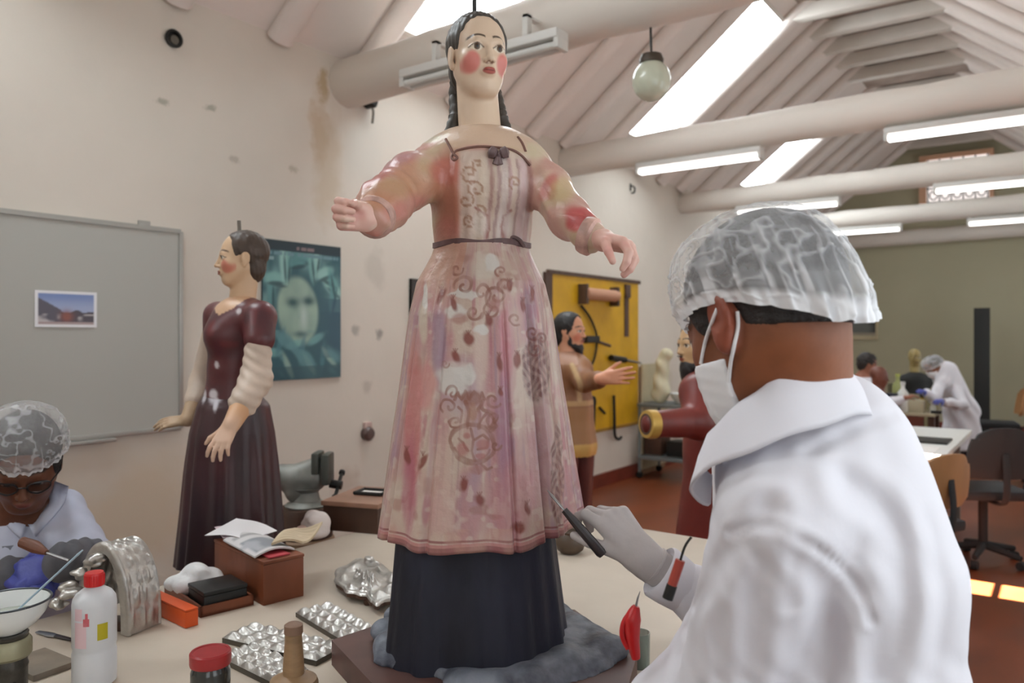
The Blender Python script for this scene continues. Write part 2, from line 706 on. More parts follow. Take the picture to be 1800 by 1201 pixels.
def hand(g, wrist, thumb, fing, dors, L, curl=((20, 25, 15),) * 4, thumb_c=(20, 20), spread=6, fat=1.0, k=.02, arm=None, thumb_out=1.0):
    """Hand of length L: thumb/fing/dors are the directions of the thumb side, the fingers and the back of the hand."""
    y = nrm(fing)
    z = nrm(np.asarray(dors, float) - y * np.dot(dors, y))
    x = np.cross(y, z)
    if np.dot(x, thumb) < 0:
        x = -x
    R = np.stack([x, y, z], 1)
    w = np.asarray(wrist, float)
    P = lambda a: w + R @ (np.asarray(a, float) * L)
    K = lambda a, b, ra, rb, kk=k: g.cone(P(a), P(b), ra * L * fat, rb * L * fat, kk * L)
    K((0, -.06, 0), (0, .10, 0), .125, .13, .06)
    xs = (.155, .052, -.050, -.145)
    ys = (.475, .50, .48, .435)
    ln = (.40, .45, .415, .32)
    for i in range(4):
        K((xs[i] * .55, .06, 0), (xs[i], ys[i], .0), .085, .062, .05)
    for i in range(4):
        c0 = curl[i] if len(curl) > i else curl[-1]
        a = 0.0
        sp = math.radians((1.5 - i) * spread)
        pos = np.array([xs[i], ys[i], 0.0])
        rr = (.056, .050, .044, .036) if i < 3 else (.048, .043, .038, .031)
        for j, fr in enumerate((.45, .31, .24)):
            a += math.radians(c0[j])
            dirv = np.array([math.sin(sp) * math.cos(a), math.cos(sp) * math.cos(a), -math.sin(a)])
            q = pos + dirv * ln[i] * fr
            K(pos, q, rr[j], rr[j + 1], .012)
            pos = q
    t0 = np.array([.10, .10, -.03])
    t1 = np.array([.22 * thumb_out, .27, -.07])
    K(t0, t1, .085, .062, .05)
    a1, a2 = (math.radians(q) for q in thumb_c)
    d1 = nrm([.50 * math.cos(a1) * thumb_out - .3 * math.sin(a1), .80, -.25 - math.sin(a1)])
    t2 = t1 + d1 * .19
    K(t1, t2, .058, .050, .012)
    d2 = nrm([.35 * math.cos(a2) - .5 * math.sin(a2), .85, -.3 - math.sin(a2)])
    K(t2, t2 + d2 * .15, .048, .038, .012)
    return R


def surf_y(v, f):
    """Front surface finder on a mesh in the camera-aligned frame: (x, z) -> y of the nearest face."""
    tree = BVHTree.FromPolygons([tuple(q) for q in v], [tuple(int(i) for i in q) for q in f])

    def hit(x, z, y0=-5.0):
        h = tree.ray_cast(Vector((x, y0, z)), Vector((0, 1, 0)))
        return h[0][1] if h[0] is not None else None
    return hit

# ------------------------------------------------------------------ the room
XL, XR, YB, YF = -3.78, 0.74, 14.0, -3.0
EAVE, SLOPE = 3.27, 0.80
XM = (XL + XR) / 2
RIDGE = EAVE + (XM - XL) * SLOPE


def roof_z(x):
    return EAVE + (x - XL) * SLOPE if x < XM else EAVE + (XR - x) * SLOPE


_st = lambda px, py, r, c_, s_: (tuple(on_left(px, py)), (0.3, r[0], r[1]), c_, s_)
m_plaster = mat('cream_plaster', (214, 206, 195), 0.85, var=0.05, vscale=1.3, bump=0.25, bscale=9,
                spots=[_st(568, 150, (.06, .16), (165, 140, 92), .7), _st(560, 225, (.10, .30), (190, 168, 140), .7),
                       _st(575, 290, (.16, .5), (196, 180, 156), .6), _st(640, 260, (.25, .35), (205, 201, 192), .6),
                       _st(285, 178, (.05, .025), (150, 148, 132), .7), _st(370, 190, (.05, .025), (150, 148, 132), .7),
                       _st(412, 280, (.05, .03), (168, 160, 148), .6), _st(515, 297, (.05, .03), (165, 158, 140), .6),
                       _st(625, 580, (.05, .05), (150, 145, 138), .7), _st(667, 588, (.05, .05), (120, 115, 110), .7),
                       _st(660, 470, (.12, .2), (182, 176, 166), .5), _st(645, 680, (.06, .06), (170, 162, 152), .5),
                       _st(610, 850, (.2, .12), (180, 160, 145), .5), _st(250, 900, (.7, .4), (206, 186, 160), .6),  # the wide low beige spot is floor bounce painted into the plaster
                       _st(1150, 690, (.55, .42), (196, 184, 158), .8)])
m_back = mat('olive_plaster', (178, 174, 148), 0.85, var=0.05, vscale=1.0, bump=0.15, bscale=8)
m_white = mat('white_plaster', (232, 223, 217), 0.85, var=0.05, vscale=2.0, bump=0.2, bscale=7)
m_beam = mat('whitewashed_wood', (222, 215, 206), 0.75, var=0.08, vscale=3.0, bump=0.25, bscale=10, stretch=(0.3, 1, 1))
m_tie = mat('painted_tie', (214, 208, 200), 0.75, var=0.06, vscale=3.0)
m_soffit = mat('reed_ceiling', (166, 150, 140), 0.85, var=0.18, vscale=5.0, bump=0.3, bscale=12)
m_floor = mat('red_tile_floor', (112, 54, 27), 0.38, var=0.35, vscale=2.2, bump=0.12, bscale=5, stretch=(1, 0.5, 1), spec=0.5)
m_skirt = mat('red_skirting', (120, 52, 36), 0.5, var=0.2, vscale=6)
m_dark = mat('black_metal', (30, 29, 28), 0.45, 0.3)
m_steel = mat('steel', (150, 150, 152), 0.35, 0.9, var=0.15)
m_alu = mat('aluminium_frame', (165, 165, 160), 0.4, 0.6)
e_sky = emit('frosted_skylight', (0.89, 0.965, 1.0), SKYLIGHT)
e_pane = emit('milky_pane', (0.90, 0.96, 1.0), PANE)
e_tube = emit('lit_tube', (1.0, 0.98, 0.94), TUBE)
e_gable = emit('gable_pane', (1.0, 0.90, 0.86), 0.95)

struct('floor', Msh().box((XL - .2, YF - .2, -0.1), (XR + .2, YB + .2, 0)), m_floor)
struct('wall_left', Msh().box((XL - .12, YF - .12, 0), (XL, YB + .12, EAVE)), m_plaster)


def gable(y0, y1):
    m = Msh()
    x0, x1 = XL - .12, XR + .12
    p = [(x0, 0), (x1, 0), (x1, EAVE), (XM, RIDGE + .05), (x0, EAVE)]
    k = 5
    v = [(x, y0, z) for x, z in p] + [(x, y1, z) for x, z in p]
    m.add(v, [tuple(range(k)), tuple(range(2 * k - 1, k - 1, -1))] + [(i, i + k, (i + 1) % k + k, (i + 1) % k) for i in range(k)])
    return m


struct('wall_back', gable(YB, YB + .12), m_back)
struct('wall_front', gable(YF - .12, YF), m_plaster)

# right wall with its windows: a narrow open slot (its sun falls on the floor) and milky panes, the farthest added to brighten the far end
WIN = [(-2.3, -0.7, 0.95, 2.5), (0.15, 2.35, 0.95, 2.55), (3.3, 4.5, 0.95, 2.5), (5.20, 5.54, 0.50, 2.40), (7.0, 8.2, 1.0, 2.4), (9.8, 12.6, 0.9, 2.6)]
wr = Msh()
ys = [YF - .12] + [q for w in WIN for q in w[:2]] + [YB + .12]
for i in range(0, len(ys), 2):
    wr.box((XR, ys[i], 0), (XR + .12, ys[i + 1], EAVE))
for a, b, z0, z1 in WIN:
    wr.box((XR, a, 0), (XR + .12, b, z0)).box((XR, a, z1), (XR + .12, b, EAVE))
wall_r = struct('wall_right', wr, m_plaster)
for n, (a, b, z0, z1) in enumerate(WIN):
    fr = Msh()
    t = .05
    for lo, hi in (((a, z0), (b, z0 + t)), ((a, z1 - t), (b, z1)), ((a, z0), (a + t * .6, z1)), ((b - t * .6, z0), (b, z1))):
        fr.box((XR + .02, lo[0], lo[1]), (XR + .08, hi[0], hi[1]))
    zm, zt2, zd2 = ((z0 + z1) / 2 + .007, .027, .02) if n != 3 else (1.085, .011, .011)
    fr.box((XR + .05 - zd2, a, zm - zt2), (XR + .05 + zd2, b, zm + zt2))
    w = struct('window_%d' % (n + 2), fr, m_tie)
    if n != 3:
        k = 3
        for j in range(k):
            y0, y1 = a + (b - a) * j / k, a + (b - a) * (j + 1) / k
            for q0, q1 in ((z0, zm), (zm, z1)):
                part('pane', Msh().box((XR + .055, y0, q0), (XR + .062, y1, q1)), e_pane, w, smooth=False)
            if j:
                part('muntin', Msh().box((XR + .03, y0 - .02, z0), (XR + .07, y0 + .02, z1)), m_tie, w, smooth=False)

# ceiling: two boarded slopes, parts: rafters, collar ties, tie beams
def slope_slab(xa, xb, dz, th):
    v = []
    for y in (YF - .12, YB + .12):
        for x, up in ((xa, 0), (xb, 0), (xb, th), (xa, th)):
            zz = EAVE + (x - XL) * SLOPE if xa < XL else EAVE + (XR - x) * SLOPE
            v.append((x, y, zz + dz + up))
    return v, [(0, 1, 2, 3), (7, 6, 5, 4), (0, 4, 5, 1), (1, 5, 6, 2), (2, 6, 7, 3), (3, 7, 4, 0)]


ce = Msh()
ce.add(*slope_slab(XL - .25, XM + .06, .0, .12))
ce.add(*slope_slab(XM - .06, XR + .25, .0, .12))
ceiling = struct('ceiling', ce, m_white)
SKY0 = [3.65 + 3.1 * k for k in range(-2, 4)]
raft = []
for s0 in SKY0:
    raft += [s0 - .10, s0 + .82, s0 + 1.36, s0 + 1.88, s0 + 2.42]
raft = sorted(set(round(y, 3) for y in raft if YF + .1 < y < YB - .1) | {2.25, 2.9})
raft = [y for i, y in enumerate(raft) if not (1.9 < y < 2.2 or 2.3 < y < 2.85 or 2.95 < y < 3.4)]


def copy_part(o, loc, parent):
    c = o.copy()
    COLL.objects.link(c)
    c.parent = parent
    c.location = Vector(loc)
    return c


sl = math.atan(SLOPE)


def rafter_mesh(side):
    """Round-edged rafter under one slope at y = 0."""
    xs = np.linspace(XL + .02, XM + .03, 7) if side < 0 else np.linspace(XM - .03, XR - .02, 7)
    p = np.array([(x, 0, roof_z(x) - .055 + .006 * math.sin(3 * x)) for x in xs])
    m = Msh()
    m.tube(p, .085, 12, True, 0.72)
    return m


proto = {}
for y in raft:
    for side in (-1, 1):
        if side not in proto:
            o = part('rafter', rafter_mesh(side), m_white, ceiling, auto=60)
            o.location = (0, y, 0)
            proto[side] = o
        else:
            copy_part(proto[side], (0, y, 0), ceiling)
    if 'tie' not in proto:
        o = part('collar_tie', Msh().box((-2.20, -.06, 4.48), (-.84, .06, 4.62), bevel=.015), m_tie, ceiling)
        o.location = (0, y, 0)
        proto['tie'] = o
    else:
        copy_part(proto['tie'], (0, y, 0), ceiling)
part('soffit_board', Msh().box((-2.16, YF, 4.63), (-.88, YB, 4.66)), m_soffit, ceiling, smooth=False)


def log_beam(y, zc, r, seed):
    xs = np.linspace(XL - .05, XR + .05, 18)
    q = np.random.RandomState(seed)
    p = np.array([(x, y + q.uniform(-.008, .008), zc + q.uniform(-.008, .008) + .05 * (x - XL) / 4.5) for x in xs])
    return Msh().tube(p, r + q.uniform(-.006, .006, len(xs)), 16, True)


BEAMS = [(-2.0, 3.10, .14), (0.75, 3.3, .12), (3.44, 3.125, .15), (6.12, 3.10, .135), (8.75, 3.08, .125), (11.35, 3.08, .12), (13.86, 3.06, .12)]
for i, (y, z, r) in enumerate(BEAMS):
    part('tie_beam', log_beam(y, z, r, i), m_beam, ceiling, auto=60)

# frosted roof lights between the rafters, each in its frame
for n, s0 in enumerate(SKY0[:-1]):
    def slp(x, y, off):
        return (x + off * math.sin(sl), y, roof_z(x) - off * math.cos(sl))
    xa, xb, ya, yb = -3.50, (-2.24 if s0 < 9 else -2.56), s0 + .0, s0 + .73
    def slab(x0, x1, y0, y1, o0, o1):
        v = [slp(x, y, o) for o in (o0, o1) for x, y in ((x0, y0), (x1, y0), (x1, y1), (x0, y1))]
        return v, _BOXF
    fr = Msh()
    for q in ((xa - .03, xa, ya - .03, yb + .03), (xb, xb + .03, ya - .03, yb + .03), (xa, xb, ya - .03, ya), (xa, xb, yb, yb + .03)):
        fr.add(*slab(*q, -.02, .03))
    w = struct('window_%d' % (n + 9), fr, m_tie)
    part('skylight_sheet', slab(xa, xb, ya, yb, .004, .018), e_sky, w, smooth=False)

# gable window over the far wall: reveal, dark grille, panes
gw0, gw1, gz0, gz1 = -1.86, -1.00, 3.50, 4.30
fr = Msh()
for lo, hi in (((gw0 - .1, gz0 - .06), (gw1 + .06, gz0)), ((gw0 - .1, gz1), (gw1 + .06, gz1 + .07)), ((gw0 - .1, gz0), (gw0, gz1)), ((gw1, gz0), (gw1 + .06, gz1))):
    fr.box((lo[0], YB - .10, lo[1]), (hi[0], YB + .01, hi[1]))
win1 = struct('window_1', fr, mat('sunlit_reveal', (222, 178, 148), .8))  # the sun's warm pink is put into the reveal's colour
part('pane', Msh().box((gw0, YB - .02, gz0), (gw1, YB - .012, gz1)), e_gable, win1, smooth=False)
for x in np.linspace(gw0 + .02, gw1 - .02, 6):
    part('grille_bar', Msh().tube([(x, YB - .05, gz0), (x, YB - .05, gz1)], .011, 6), m_dark, win1)
for z in (gz0 + .12, gz0 + .34, gz1 - .2):
    part('grille_rail', Msh().tube([(gw0, YB - .05, z), (gw1, YB - .05, z)], .011, 6), m_dark, win1)
for i in range(5):
    x = gw0 + .1 + i * .165
    a = np.linspace(0, 2 * PI, 12)
    part('grille_scroll', Msh().tube(np.c_[x + .055 * np.cos(a), np.full(12, YB - .05), gz0 + .23 + .07 * np.sin(a)], .010, 6, False), m_dark, win1)

bb = struct('baseboard_left', Msh().box((XL, YF, 0), (XL + .02, YB, .13)), m_skirt)
struct('baseboard_back', Msh().box((XL, YB - .02, 0), (XR, YB, .13)), m_skirt)


# ------------------------------------------------------------------ lamps
def tube_light(x0, x1, y, z, lit, label, group):
    t = thing('fluorescent_light', label, 'lamp', (x0, y, z), 'room', group)
    h = Msh()
    h.box((x0, y - .055, z + .028), (x1, y + .055, z + .075), bevel=.008)
    part('housing', h, mats_l[0], t)
    for e in (x0 + .012, x1 - .012):
        part('end_cap', Msh().box((e - .014, y - .05, z - .022), (e + .014, y + .05, z + .03), bevel=.006), mats_l[0], t)
    for dy in (-.024, .024):
        part('tube', Msh().tube([(x0 + .025, y + dy, z), (x1 - .025, y + dy, z)], .018, 10), e_tube if lit else mats_l[1], t)
    return t


mats_l = (mat('lamp_housing', (205, 203, 198), .5), mat('unlit_tube', (205, 205, 200), .3))
LIT = [(3, -3.04, -1.96, 'lit fluorescent strip under the second beam, end nearest the cream wall'),
       (3, -1.08, 0.02, 'lit fluorescent strip under the second beam, at the upper right edge'),
       (4, -3.10, -1.98, 'lit fluorescent strip under the third beam, just above the white cap'),
       (4, -1.10, 0.02, 'lit fluorescent strip under the third beam, across the gable window'),
       (5, -2.98, -1.80, 'lit fluorescent strip on the farthest lamp beam, touching the white cap'),
       (5, -1.05, 0.05, 'lit fluorescent strip on the farthest lamp beam, right of the gable window')]
for bi, x0, x1, lb in LIT:
    y, z, r = BEAMS[bi - 0]
    tube_light(x0, x1, y - .02, z - r - .055 + (.030 if bi == 4 and x0 > -1.5 else 0), True, lb, 'fluorescent strips under the beams')
unlit = tube_light(-3.03, -1.99, 3.19, 2.905, False, 'unlit fluorescent strip behind the head of the pink statue', 'fluorescent strips under the beams')
for x in (-2.8, -2.2):
    part('bracket', Msh().box((x - .015, 3.17, 2.979), (x + .015, 3.21, 3.10)).box((x - .015, 3.17, 3.085), (x + .015, 3.282, 3.10)), mats_l[0], unlit, smooth=False)

# globe pendant under the first beam
g = C(1145, 142, 3.78)
gp = thing('globe_pendant', 'opal glass globe lamp hanging on a cord from the first beam', 'lamp', (g[0], g[1], 3.1))
m_opal = mat('opal_glass', (196, 200, 180), .18, coat=.4, var=.04)
R_ = .093
prof = [(R_ * math.sin(a) * (1 + .10 * math.sin(6 * a)) if 0 else R_ * math.sin(a), -R_ * math.cos(a) * 1.08) for a in np.linspace(.02, 2.65, 22)]
part('glass_globe', Msh().lathe(prof, 32, g), m_opal, gp)
part('glass_cap', Msh().lathe([(.046, .082), (.058, .083), (.060, .10), (.050, .125), (.012, .133)], 24, g), mat('brown_cap', (70, 60, 50), .5, .3), gp)
part('cord', Msh().tube([g + (0, 0, .13), g + (-.008, 0, .42)], .006, 8), m_dark, gp)
part('ceiling_rose', Msh().lathe([(.02, .38), (.05, .39), (.055, .41), (.05, .47)], 20, g + (-.008, 0, 0)), m_dark, gp)


# ------------------------------------------------------------------ flat things on the left wall
def wall_rect(px0, px1, y_top0, y_bot0):
    """Room Y range, z range of a rectangle on the left wall from its left/right pixel and left top/bottom."""
    a, b, c_ = on_left(px0, y_top0), on_left(px1, y_top0), on_left(px0, y_bot0)
    return a[1], b[1], c_[2], a[2]


ya, yb, zb, zt = 0.62, on_left(314, 408)[1], on_left(311, 752)[2], on_left(315, 408)[2]
wb = thing('whiteboard', 'grey white whiteboard in a thin aluminium frame on the cream wall', 'whiteboard', (XL, (ya + yb) / 2, zb), 'room')
part('board', Msh().box((XL, ya, zb), (XL + .018, yb, zt)), mat('board_grey', (176, 176, 170), .55, spots=[(tuple(on_left(70, 425)), (.3, .16, .05), (186, 168, 140), .6)]), wb, smooth=False)
for nm, lo, hi in (('frame_rail', (ya, zt - .012), (yb, zt + .012)), ('frame_rail', (ya, zb - .012), (yb, zb + .012)), ('frame_stile', (yb - .012, zb), (yb + .012, zt)), ('frame_stile', (ya - .012, zb), (ya + .012, zt))):
    part(nm, Msh().box((XL, lo[0], lo[1]), (XL + .026, hi[0], hi[1]), bevel=.003), m_alu, wb)
p = on_left(252, 396)
part('hanger', Msh().box((XL, p[1] - .03, zt + .005), (XL + .015, p[1] + .03, zt + .035), bevel=.004), m_alu, wb)
part('pen_tray', Msh().box((XL, ya + .3, zb - .03), (XL + .05, yb - .35, zb - .012), bevel=.004), m_alu, wb)


def picture(name, label, cat, y0, y1, z0, z1, x, th, fn, n, frame_m=None, fw=.0, rough=.4, group=None):
    """Flat picture on the left wall (x = its back), its print painted by fn(u,v) with u along +Y, v up."""
    t = thing(name, label, cat, (x, (y0 + y1) / 2, z0), 'room', group)
    nu, nv = n
    u, v = np.meshgrid(np.linspace(0, 1, nu), np.linspace(0, 1, nv))
    P = np.stack([np.full_like(u, x + th), y0 + fw + u * (y1 - y0 - 2 * fw), z0 + fw + v * (z1 - z0 - 2 * fw)], -1)
    col = fn(u.ravel(), v.ravel())
    mt = MATS.get('print_%g' % rough) or mat('print_%g' % rough, (0, 0, 0), rough, attr=True)
    part('print', grid_vf(P), mt, t, col=col)
    part('backing' if not fw else 'frame', Msh().box((x, y0, z0), (x + th - .0015, y1, z1)), frame_m or m_alu, t, smooth=False)
    if fw:
        for lo, hi in (((y0, z0), (y1, z0 + fw)), ((y0, z1 - fw), (y1, z1)), ((y0, z0 + fw), (y0 + fw, z1 - fw)), ((y1 - fw, z0 + fw), (y1, z1 - fw))):
            part('frame_strip', Msh().box((x, lo[0], lo[1]), (x + th + .006, hi[0], hi[1])), frame_m, t, smooth=False)
    return t


def mixn(col, m, c_):
    m = np.clip(m, 0, 1)[:, None]
    return col * (1 - m) + lin(c_) * m


def ellm(u, v, x, y, rx, ry, ang=0.0, soft=.35):
    c, s = math.cos(ang), math.sin(ang)
    dx, dy = u - x, v - y
    return sstep(1 + soft, 1 - soft, np.hypot((dx * c + dy * s) / rx, (-dx * s + dy * c) / ry))


def uvn(u, v, s, seed=0):
    return vnoise(np.c_[u, v, np.zeros_like(u)], s, seed)


def print_square(u, v):                                    # a snapshot of a town square under a blue sky
    col = np.tile(lin((232, 232, 236)), (len(u), 1))
    ins = (u > .05) * (u < .95) * (v > .08) * (v < .93)
    a = np.tile(lin((120, 140, 190)), (len(u), 1))
    a = mixn(a, sstep(.9, .5, v), (160, 172, 205))
    roof = .62 - .5 * sstep(0, .55, u) * .4 + .05 * uvn(u, v * 0, 14)
    a = mixn(a, (v < .45 + .05 * uvn(u, v * 0, 9)) * 1.0, (78, 72, 82))
    a = mixn(a, (v < np.where(u < .42, .85 - .9 * u, .0)) * 1.0, (92, 88, 100))
    a = mixn(a, (v < .36) * sstep(.0, .5, uvn(u, v, 9, 2)), (190, 184, 186))
    a = mixn(a, np.exp(-((u - .5) / .1) ** 2 - ((v - .30) / .16) ** 2) * 1.2, (140, 84, 74))
    a = mixn(a, (v < .14) * 1.0, (170, 150, 150))
    return np.where(ins[:, None], a, col)


ya, yb, zb, zt = wall_rect(57, 166, 510, 575)
picture('photo_print', 'small colour print of a town square stuck on the whiteboard', 'photo', ya, yb, zb, zt, XL + .019, .004, print_square, (70, 46), MATS['lamp_housing'])


def print_poster(u, v):                                     # teal toned stone face under carved leaves
    col = np.tile(lin((44, 88, 98)), (len(u), 1))
    n1, n2 = uvn(u, v, 7, 1), uvn(u, v, 16, 2)
    w = n1 * .6 + n2 * .4
    wre = np.exp(-((np.hypot((u - .50) / .46, (v - .56) / .34) - 1) / .28) ** 2) * (v > .5)
    col = mixn(col, wre * (.45 + 1.0 * w), (124, 168, 166))
    face = sstep(1.05, .85, np.hypot((u - .43 + .10 * (v - .5)) / .27, (v - .50) / .26))
    col = mixn(col, face * (.75 + .35 * w), (158, 184, 166))
    for k in range(14):
        an = k * .48 - .3
        lx, ly = .5 + .40 * math.cos(an), .60 + .27 * abs(math.sin(an)) + .03 * math.sin(k * 5)
        col = mixn(col, ellm(u, v, lx, ly, .12, .045, an * 1.3 + k, .4) * .8, ((150, 196, 190), (86, 140, 142), (120, 170, 166))[k % 3])
        col = mixn(col, ellm(u, v, lx + .02, ly - .035, .10, .016, an * 1.3 + k, .4) * .8, (30, 62, 72))
    for k in range(9):
        lx, ly = .12 + .09 * k, .20 + .10 * math.sin(k * 2.3)
        col = mixn(col, ellm(u, v, lx, ly, .11, .03, k * 1.1, .4) * .75, ((116, 168, 168), (70, 120, 130), (150, 180, 168))[k % 3])
    nose = np.exp(-((u - .50) / .05) ** 2 - ((v - .46) / .12) ** 2)
    col = mixn(col, nose, (176, 196, 188))
    for ex, ey in ((.36, .56), (.56, .575)):
        col = mixn(col, np.exp(-((u - ex) / .08) ** 2 - ((v - ey) / .035) ** 2) * 1.1, (48, 84, 86))
    col = mixn(col, np.exp(-((u - .46) / .10) ** 2 - ((v - .33) / .025) ** 2) * .9, (62, 96, 98))
    col = mixn(col, sstep(.62, .95, u) * (v > .15) * (v < .6) * .8, (40, 78, 96))
    dr = (v < .36) * sstep(.1, .6, uvn(u * 1.0 + v, v, 9, 5))
    col = mixn(col, dr * .8, (92, 140, 146))
    col = mixn(col, (v < .10) * .7, (46, 82, 92))
    col = mixn(col, (v > .93) * 1.0, (30, 52, 62))
    col = mixn(col, (np.abs(v - .905) < .012) * (u > .03) * (u < .97) * (uvn(u, v * 0, 60) > -.5), (104, 140, 150))
    col = mixn(col, (np.abs(v - .955) < .010) * (np.abs(u - .52) < .12) * (uvn(u, v * 0, 70, 3) > -.4), (130, 112, 116))
    col = mixn(col, (np.abs(v - .865) < .012) * (u > .04) * (u < .13), (130, 160, 165))
    return col


ya, yb = on_left(459, 420)[1], on_left(596, 434)[1]
zt, zb = on_left(459, 419)[2], on_left(593, 663)[2]
picture('poster', 'teal toned poster of a carved stone face hanging on the cream wall', 'poster', ya, yb, zb, zt, XL, .016, print_poster, (90, 130), mat('poster_edge', (40, 60, 66), .5), rough=.3)
ya, yb, zb, zt = wall_rect(719, 800, 490, 690)
picture('framed_picture', 'dark framed picture mostly hidden behind the pink skirt', 'picture', ya, yb, zb, zt, XL, .02, lambda u, v: np.tile(lin((48, 56, 58)), (len(u), 1)), (4, 4), mat('dark_wood', (48, 42, 38), .5), .03, group=None)

# small fittings on the wall
p = on_left(303, 69)
t = thing('wall_vent', 'small round black hole with a pipe stub high on the wall', 'vent', p, 'room')
part('rim', Msh().lathe([(.030, .0), (.045, .004), (.048, .02), (.034, .022), (.030, .003)], 20, p, (1, 0, 0)), m_dark, t)
part('pipe_stub', Msh().lathe([(.0, .0), (.026, .002), (.024, .018), (.010, .02)], 14, p + (0, .004, -.006), (1, 0, 0)), mat('grey_stub', (96, 90, 80), .6), t)
p = on_left(643, 182)
t = thing('lamp_holder', 'black bulb holder with a dangling wire below the first beam', 'lamp holder', p, 'room')
part('holder', Msh().lathe([(.02, 0), (.038, .01), (.040, .07), (.028, .085)], 16, p, (1, 0, 0)), m_dark, t)
part('bracket', Msh().box(p + (-.0, -.10, .02), p + (.02, .02, .045)), m_dark, t)
part('wire', Msh().tube(catmull([p + (.05, 0, -.02), p + (.05, .02, -.06), p + (.03, .03, -.13)], 8), .008, 6), mat('grey_wire', (120, 116, 110), .6), t)
for px, py, lb in ((1108, 331, 'black hook on the wall right of the pale hand'), (1258, 388, 'tiny black hook on the wall left of the white cap')):
    p = on_left(px, py)
    t = thing('wall_hook', lb, 'hook', p, 'room', 'hooks high on the long wall')
    part('plate', Msh().box(p + (-.0, -.015, -.03), p + (.008, .015, .05), bevel=.003), m_dark, t)
    part('hook', Msh().tube(catmull([p + (.005, 0, .03), p + (.05, 0, .0), p + (.045, 0, -.05), p + (.015, 0, -.05)], 10), .009, 6), m_dark, t)
p = on_left(643, 762)
t = thing('wall_socket', 'dark old wall socket with a pinkish bracket above the vice', 'socket', p, 'room')
part('socket', Msh().lathe([(.045, 0), (.048, .03), (.034, .05), (.012, .052)], 18, p, (1, 0, 0)), mat('bakelite', (84, 66, 62), .4), t)
part('bracket', Msh().box(p + (0, -.03, .03), p + (.03, .03, .075), bevel=.005), mat('pink_bracket', (190, 164, 156), .6), t)

# yellow tool board
ya, yb = on_left(960, 480)[1], on_left(1119, 498)[1]
zt, zb = on_left(1119, 498)[2], on_left(1117, 741)[2]
tb = thing('tool_board', 'yellow painted tool board hung on the cream wall', 'tool board', (XL, (ya + yb) / 2, zb), 'room')
m_yel = mat('yellow_paint', (204, 158, 18), .5, var=.12, vscale=4)
m_brown = mat('old_wood', (84, 62, 50), .6, var=.25, vscale=20, stretch=(1, 1, .2))
part('panel', Msh().box((XL, ya, zb), (XL + .02, yb, zt)), m_yel, tb, smooth=False)
part('top_rail', Msh().box((XL, ya, zt - .01), (XL + .035, yb + .03, zt + .025)), m_brown, tb, smooth=False)
part('bottom_rail', Msh().box((XL, ya, zb - .03), (XL + .03, yb, zb)), mat('ochre_edge', (150, 112, 40), .6), tb, smooth=False)
part('side_rail', Msh().box((XL, ya - .05, zb), (XL + .03, ya + .06, zt)), m_brown, tb, smooth=False)
XB = XL + .02
def wl(px, py, off=.046):
    p = on_left(px, py, XL + off)
    return p
GR = 'tools on the yellow board'
p = wl(1055, 518)
t = thing('bench_roller', 'pinkish wooden roller with dark brackets at the board top', 'roller', p, 'room', GR)
a, b = wl(1028, 516, .085), wl(1083, 521, .085)
part('roller', Msh().tube([a, b], .058, 14), mat('pink_wood', (188, 140, 112), .55), t)
for q in (a, b):
    part('bracket', Msh().box((XB + .001, q[1] - .02, q[2] - .10), (XB + .10, q[1] + .02, q[2] + .09), bevel=.006), m_brown, t)
t = thing('hand_saw', 'long dark saw hung upright along the right edge of the board', 'saw', wl(1106, 545), 'room', GR)
a, b = wl(1105, 502), wl(1108, 592)
part('blade', Msh().box((XB + .001, a[1] - .05, b[2]), (XB + .009, a[1] + .04, a[2] - .12)), m_brown, t, smooth=False)
part('handle', Msh().box((XB + .001, a[1] - .055, a[2] - .13), (XB + .03, a[1] + .05, a[2] + .01), bevel=.01), m_brown, t)
t = thing('wire_hoop', 'dark wire bow curving beside the bearded figure on the board', 'wire', wl(1040, 590), 'room', GR)
part('wire', Msh().tube(catmull([wl(1022, 538), wl(1038, 560), wl(1049, 592), wl(1045, 630), wl(1030, 660)], 20), .012, 6), m_dark, t)
t = thing('hammer', 'short dark hammer crossing the wire bow', 'hammer', wl(1050, 597), 'room', GR)
a, b = wl(1030, 597, .10), wl(1072, 608, .085)
part('hammer_head', Msh().box(a + (-.02, -.02, -.035), a + (.03, .22, .035), bevel=.012), m_dark, t)
part('handle', Msh().tube([a + (0, .1, 0), b], .016, 8), m_brown, t)
t = thing('chisel', 'long dark chisel poking past the right edge of the board', 'chisel', wl(1100, 633), 'room', GR)
a, b = wl(1074, 629, .062), wl(1126, 638, .062)
part('handle', Msh().tube([a, a * .55 + b * .45], [.03, .034], 10), m_dark, t)
part('blade', Msh().tube([a * .55 + b * .45, b], [.016, .010], 8), m_steel, t)
t = thing('trowel', 'black round-headed trowel low on the board', 'trowel', wl(1041, 715), 'room', GR)
a = wl(1041, 707, .04)
part('blade', Msh().lathe([(.0, 0), (.06, .004), (.058, .016), (0, .02)], 18, a, (1, 0, 0)), m_dark, t)
part('handle', Msh().tube([a + (.012, 0, -.03), a + (.012, 0, -.24)], [.025, .02], 8), m_dark, t)
t = thing('hooked_bar', 'thin iron bar with a hooked foot hanging below the board', 'iron bar', wl(1080, 735), 'room', GR)
part('bar', Msh().tube(catmull([wl(1079, 695, .06), wl(1080, 735, .06), wl(1081, 766, .06), wl(1088, 772, .06), wl(1092, 768, .06)], 14), .016, 8), m_dark, t)
t = thing('gouge', 'small dark gouge between the trowel and the hooked bar', 'gouge', wl(1060, 722), 'room', GR)
part('shaft', Msh().tube([wl(1054, 717), wl(1063, 727)], .014, 8), m_dark, t)

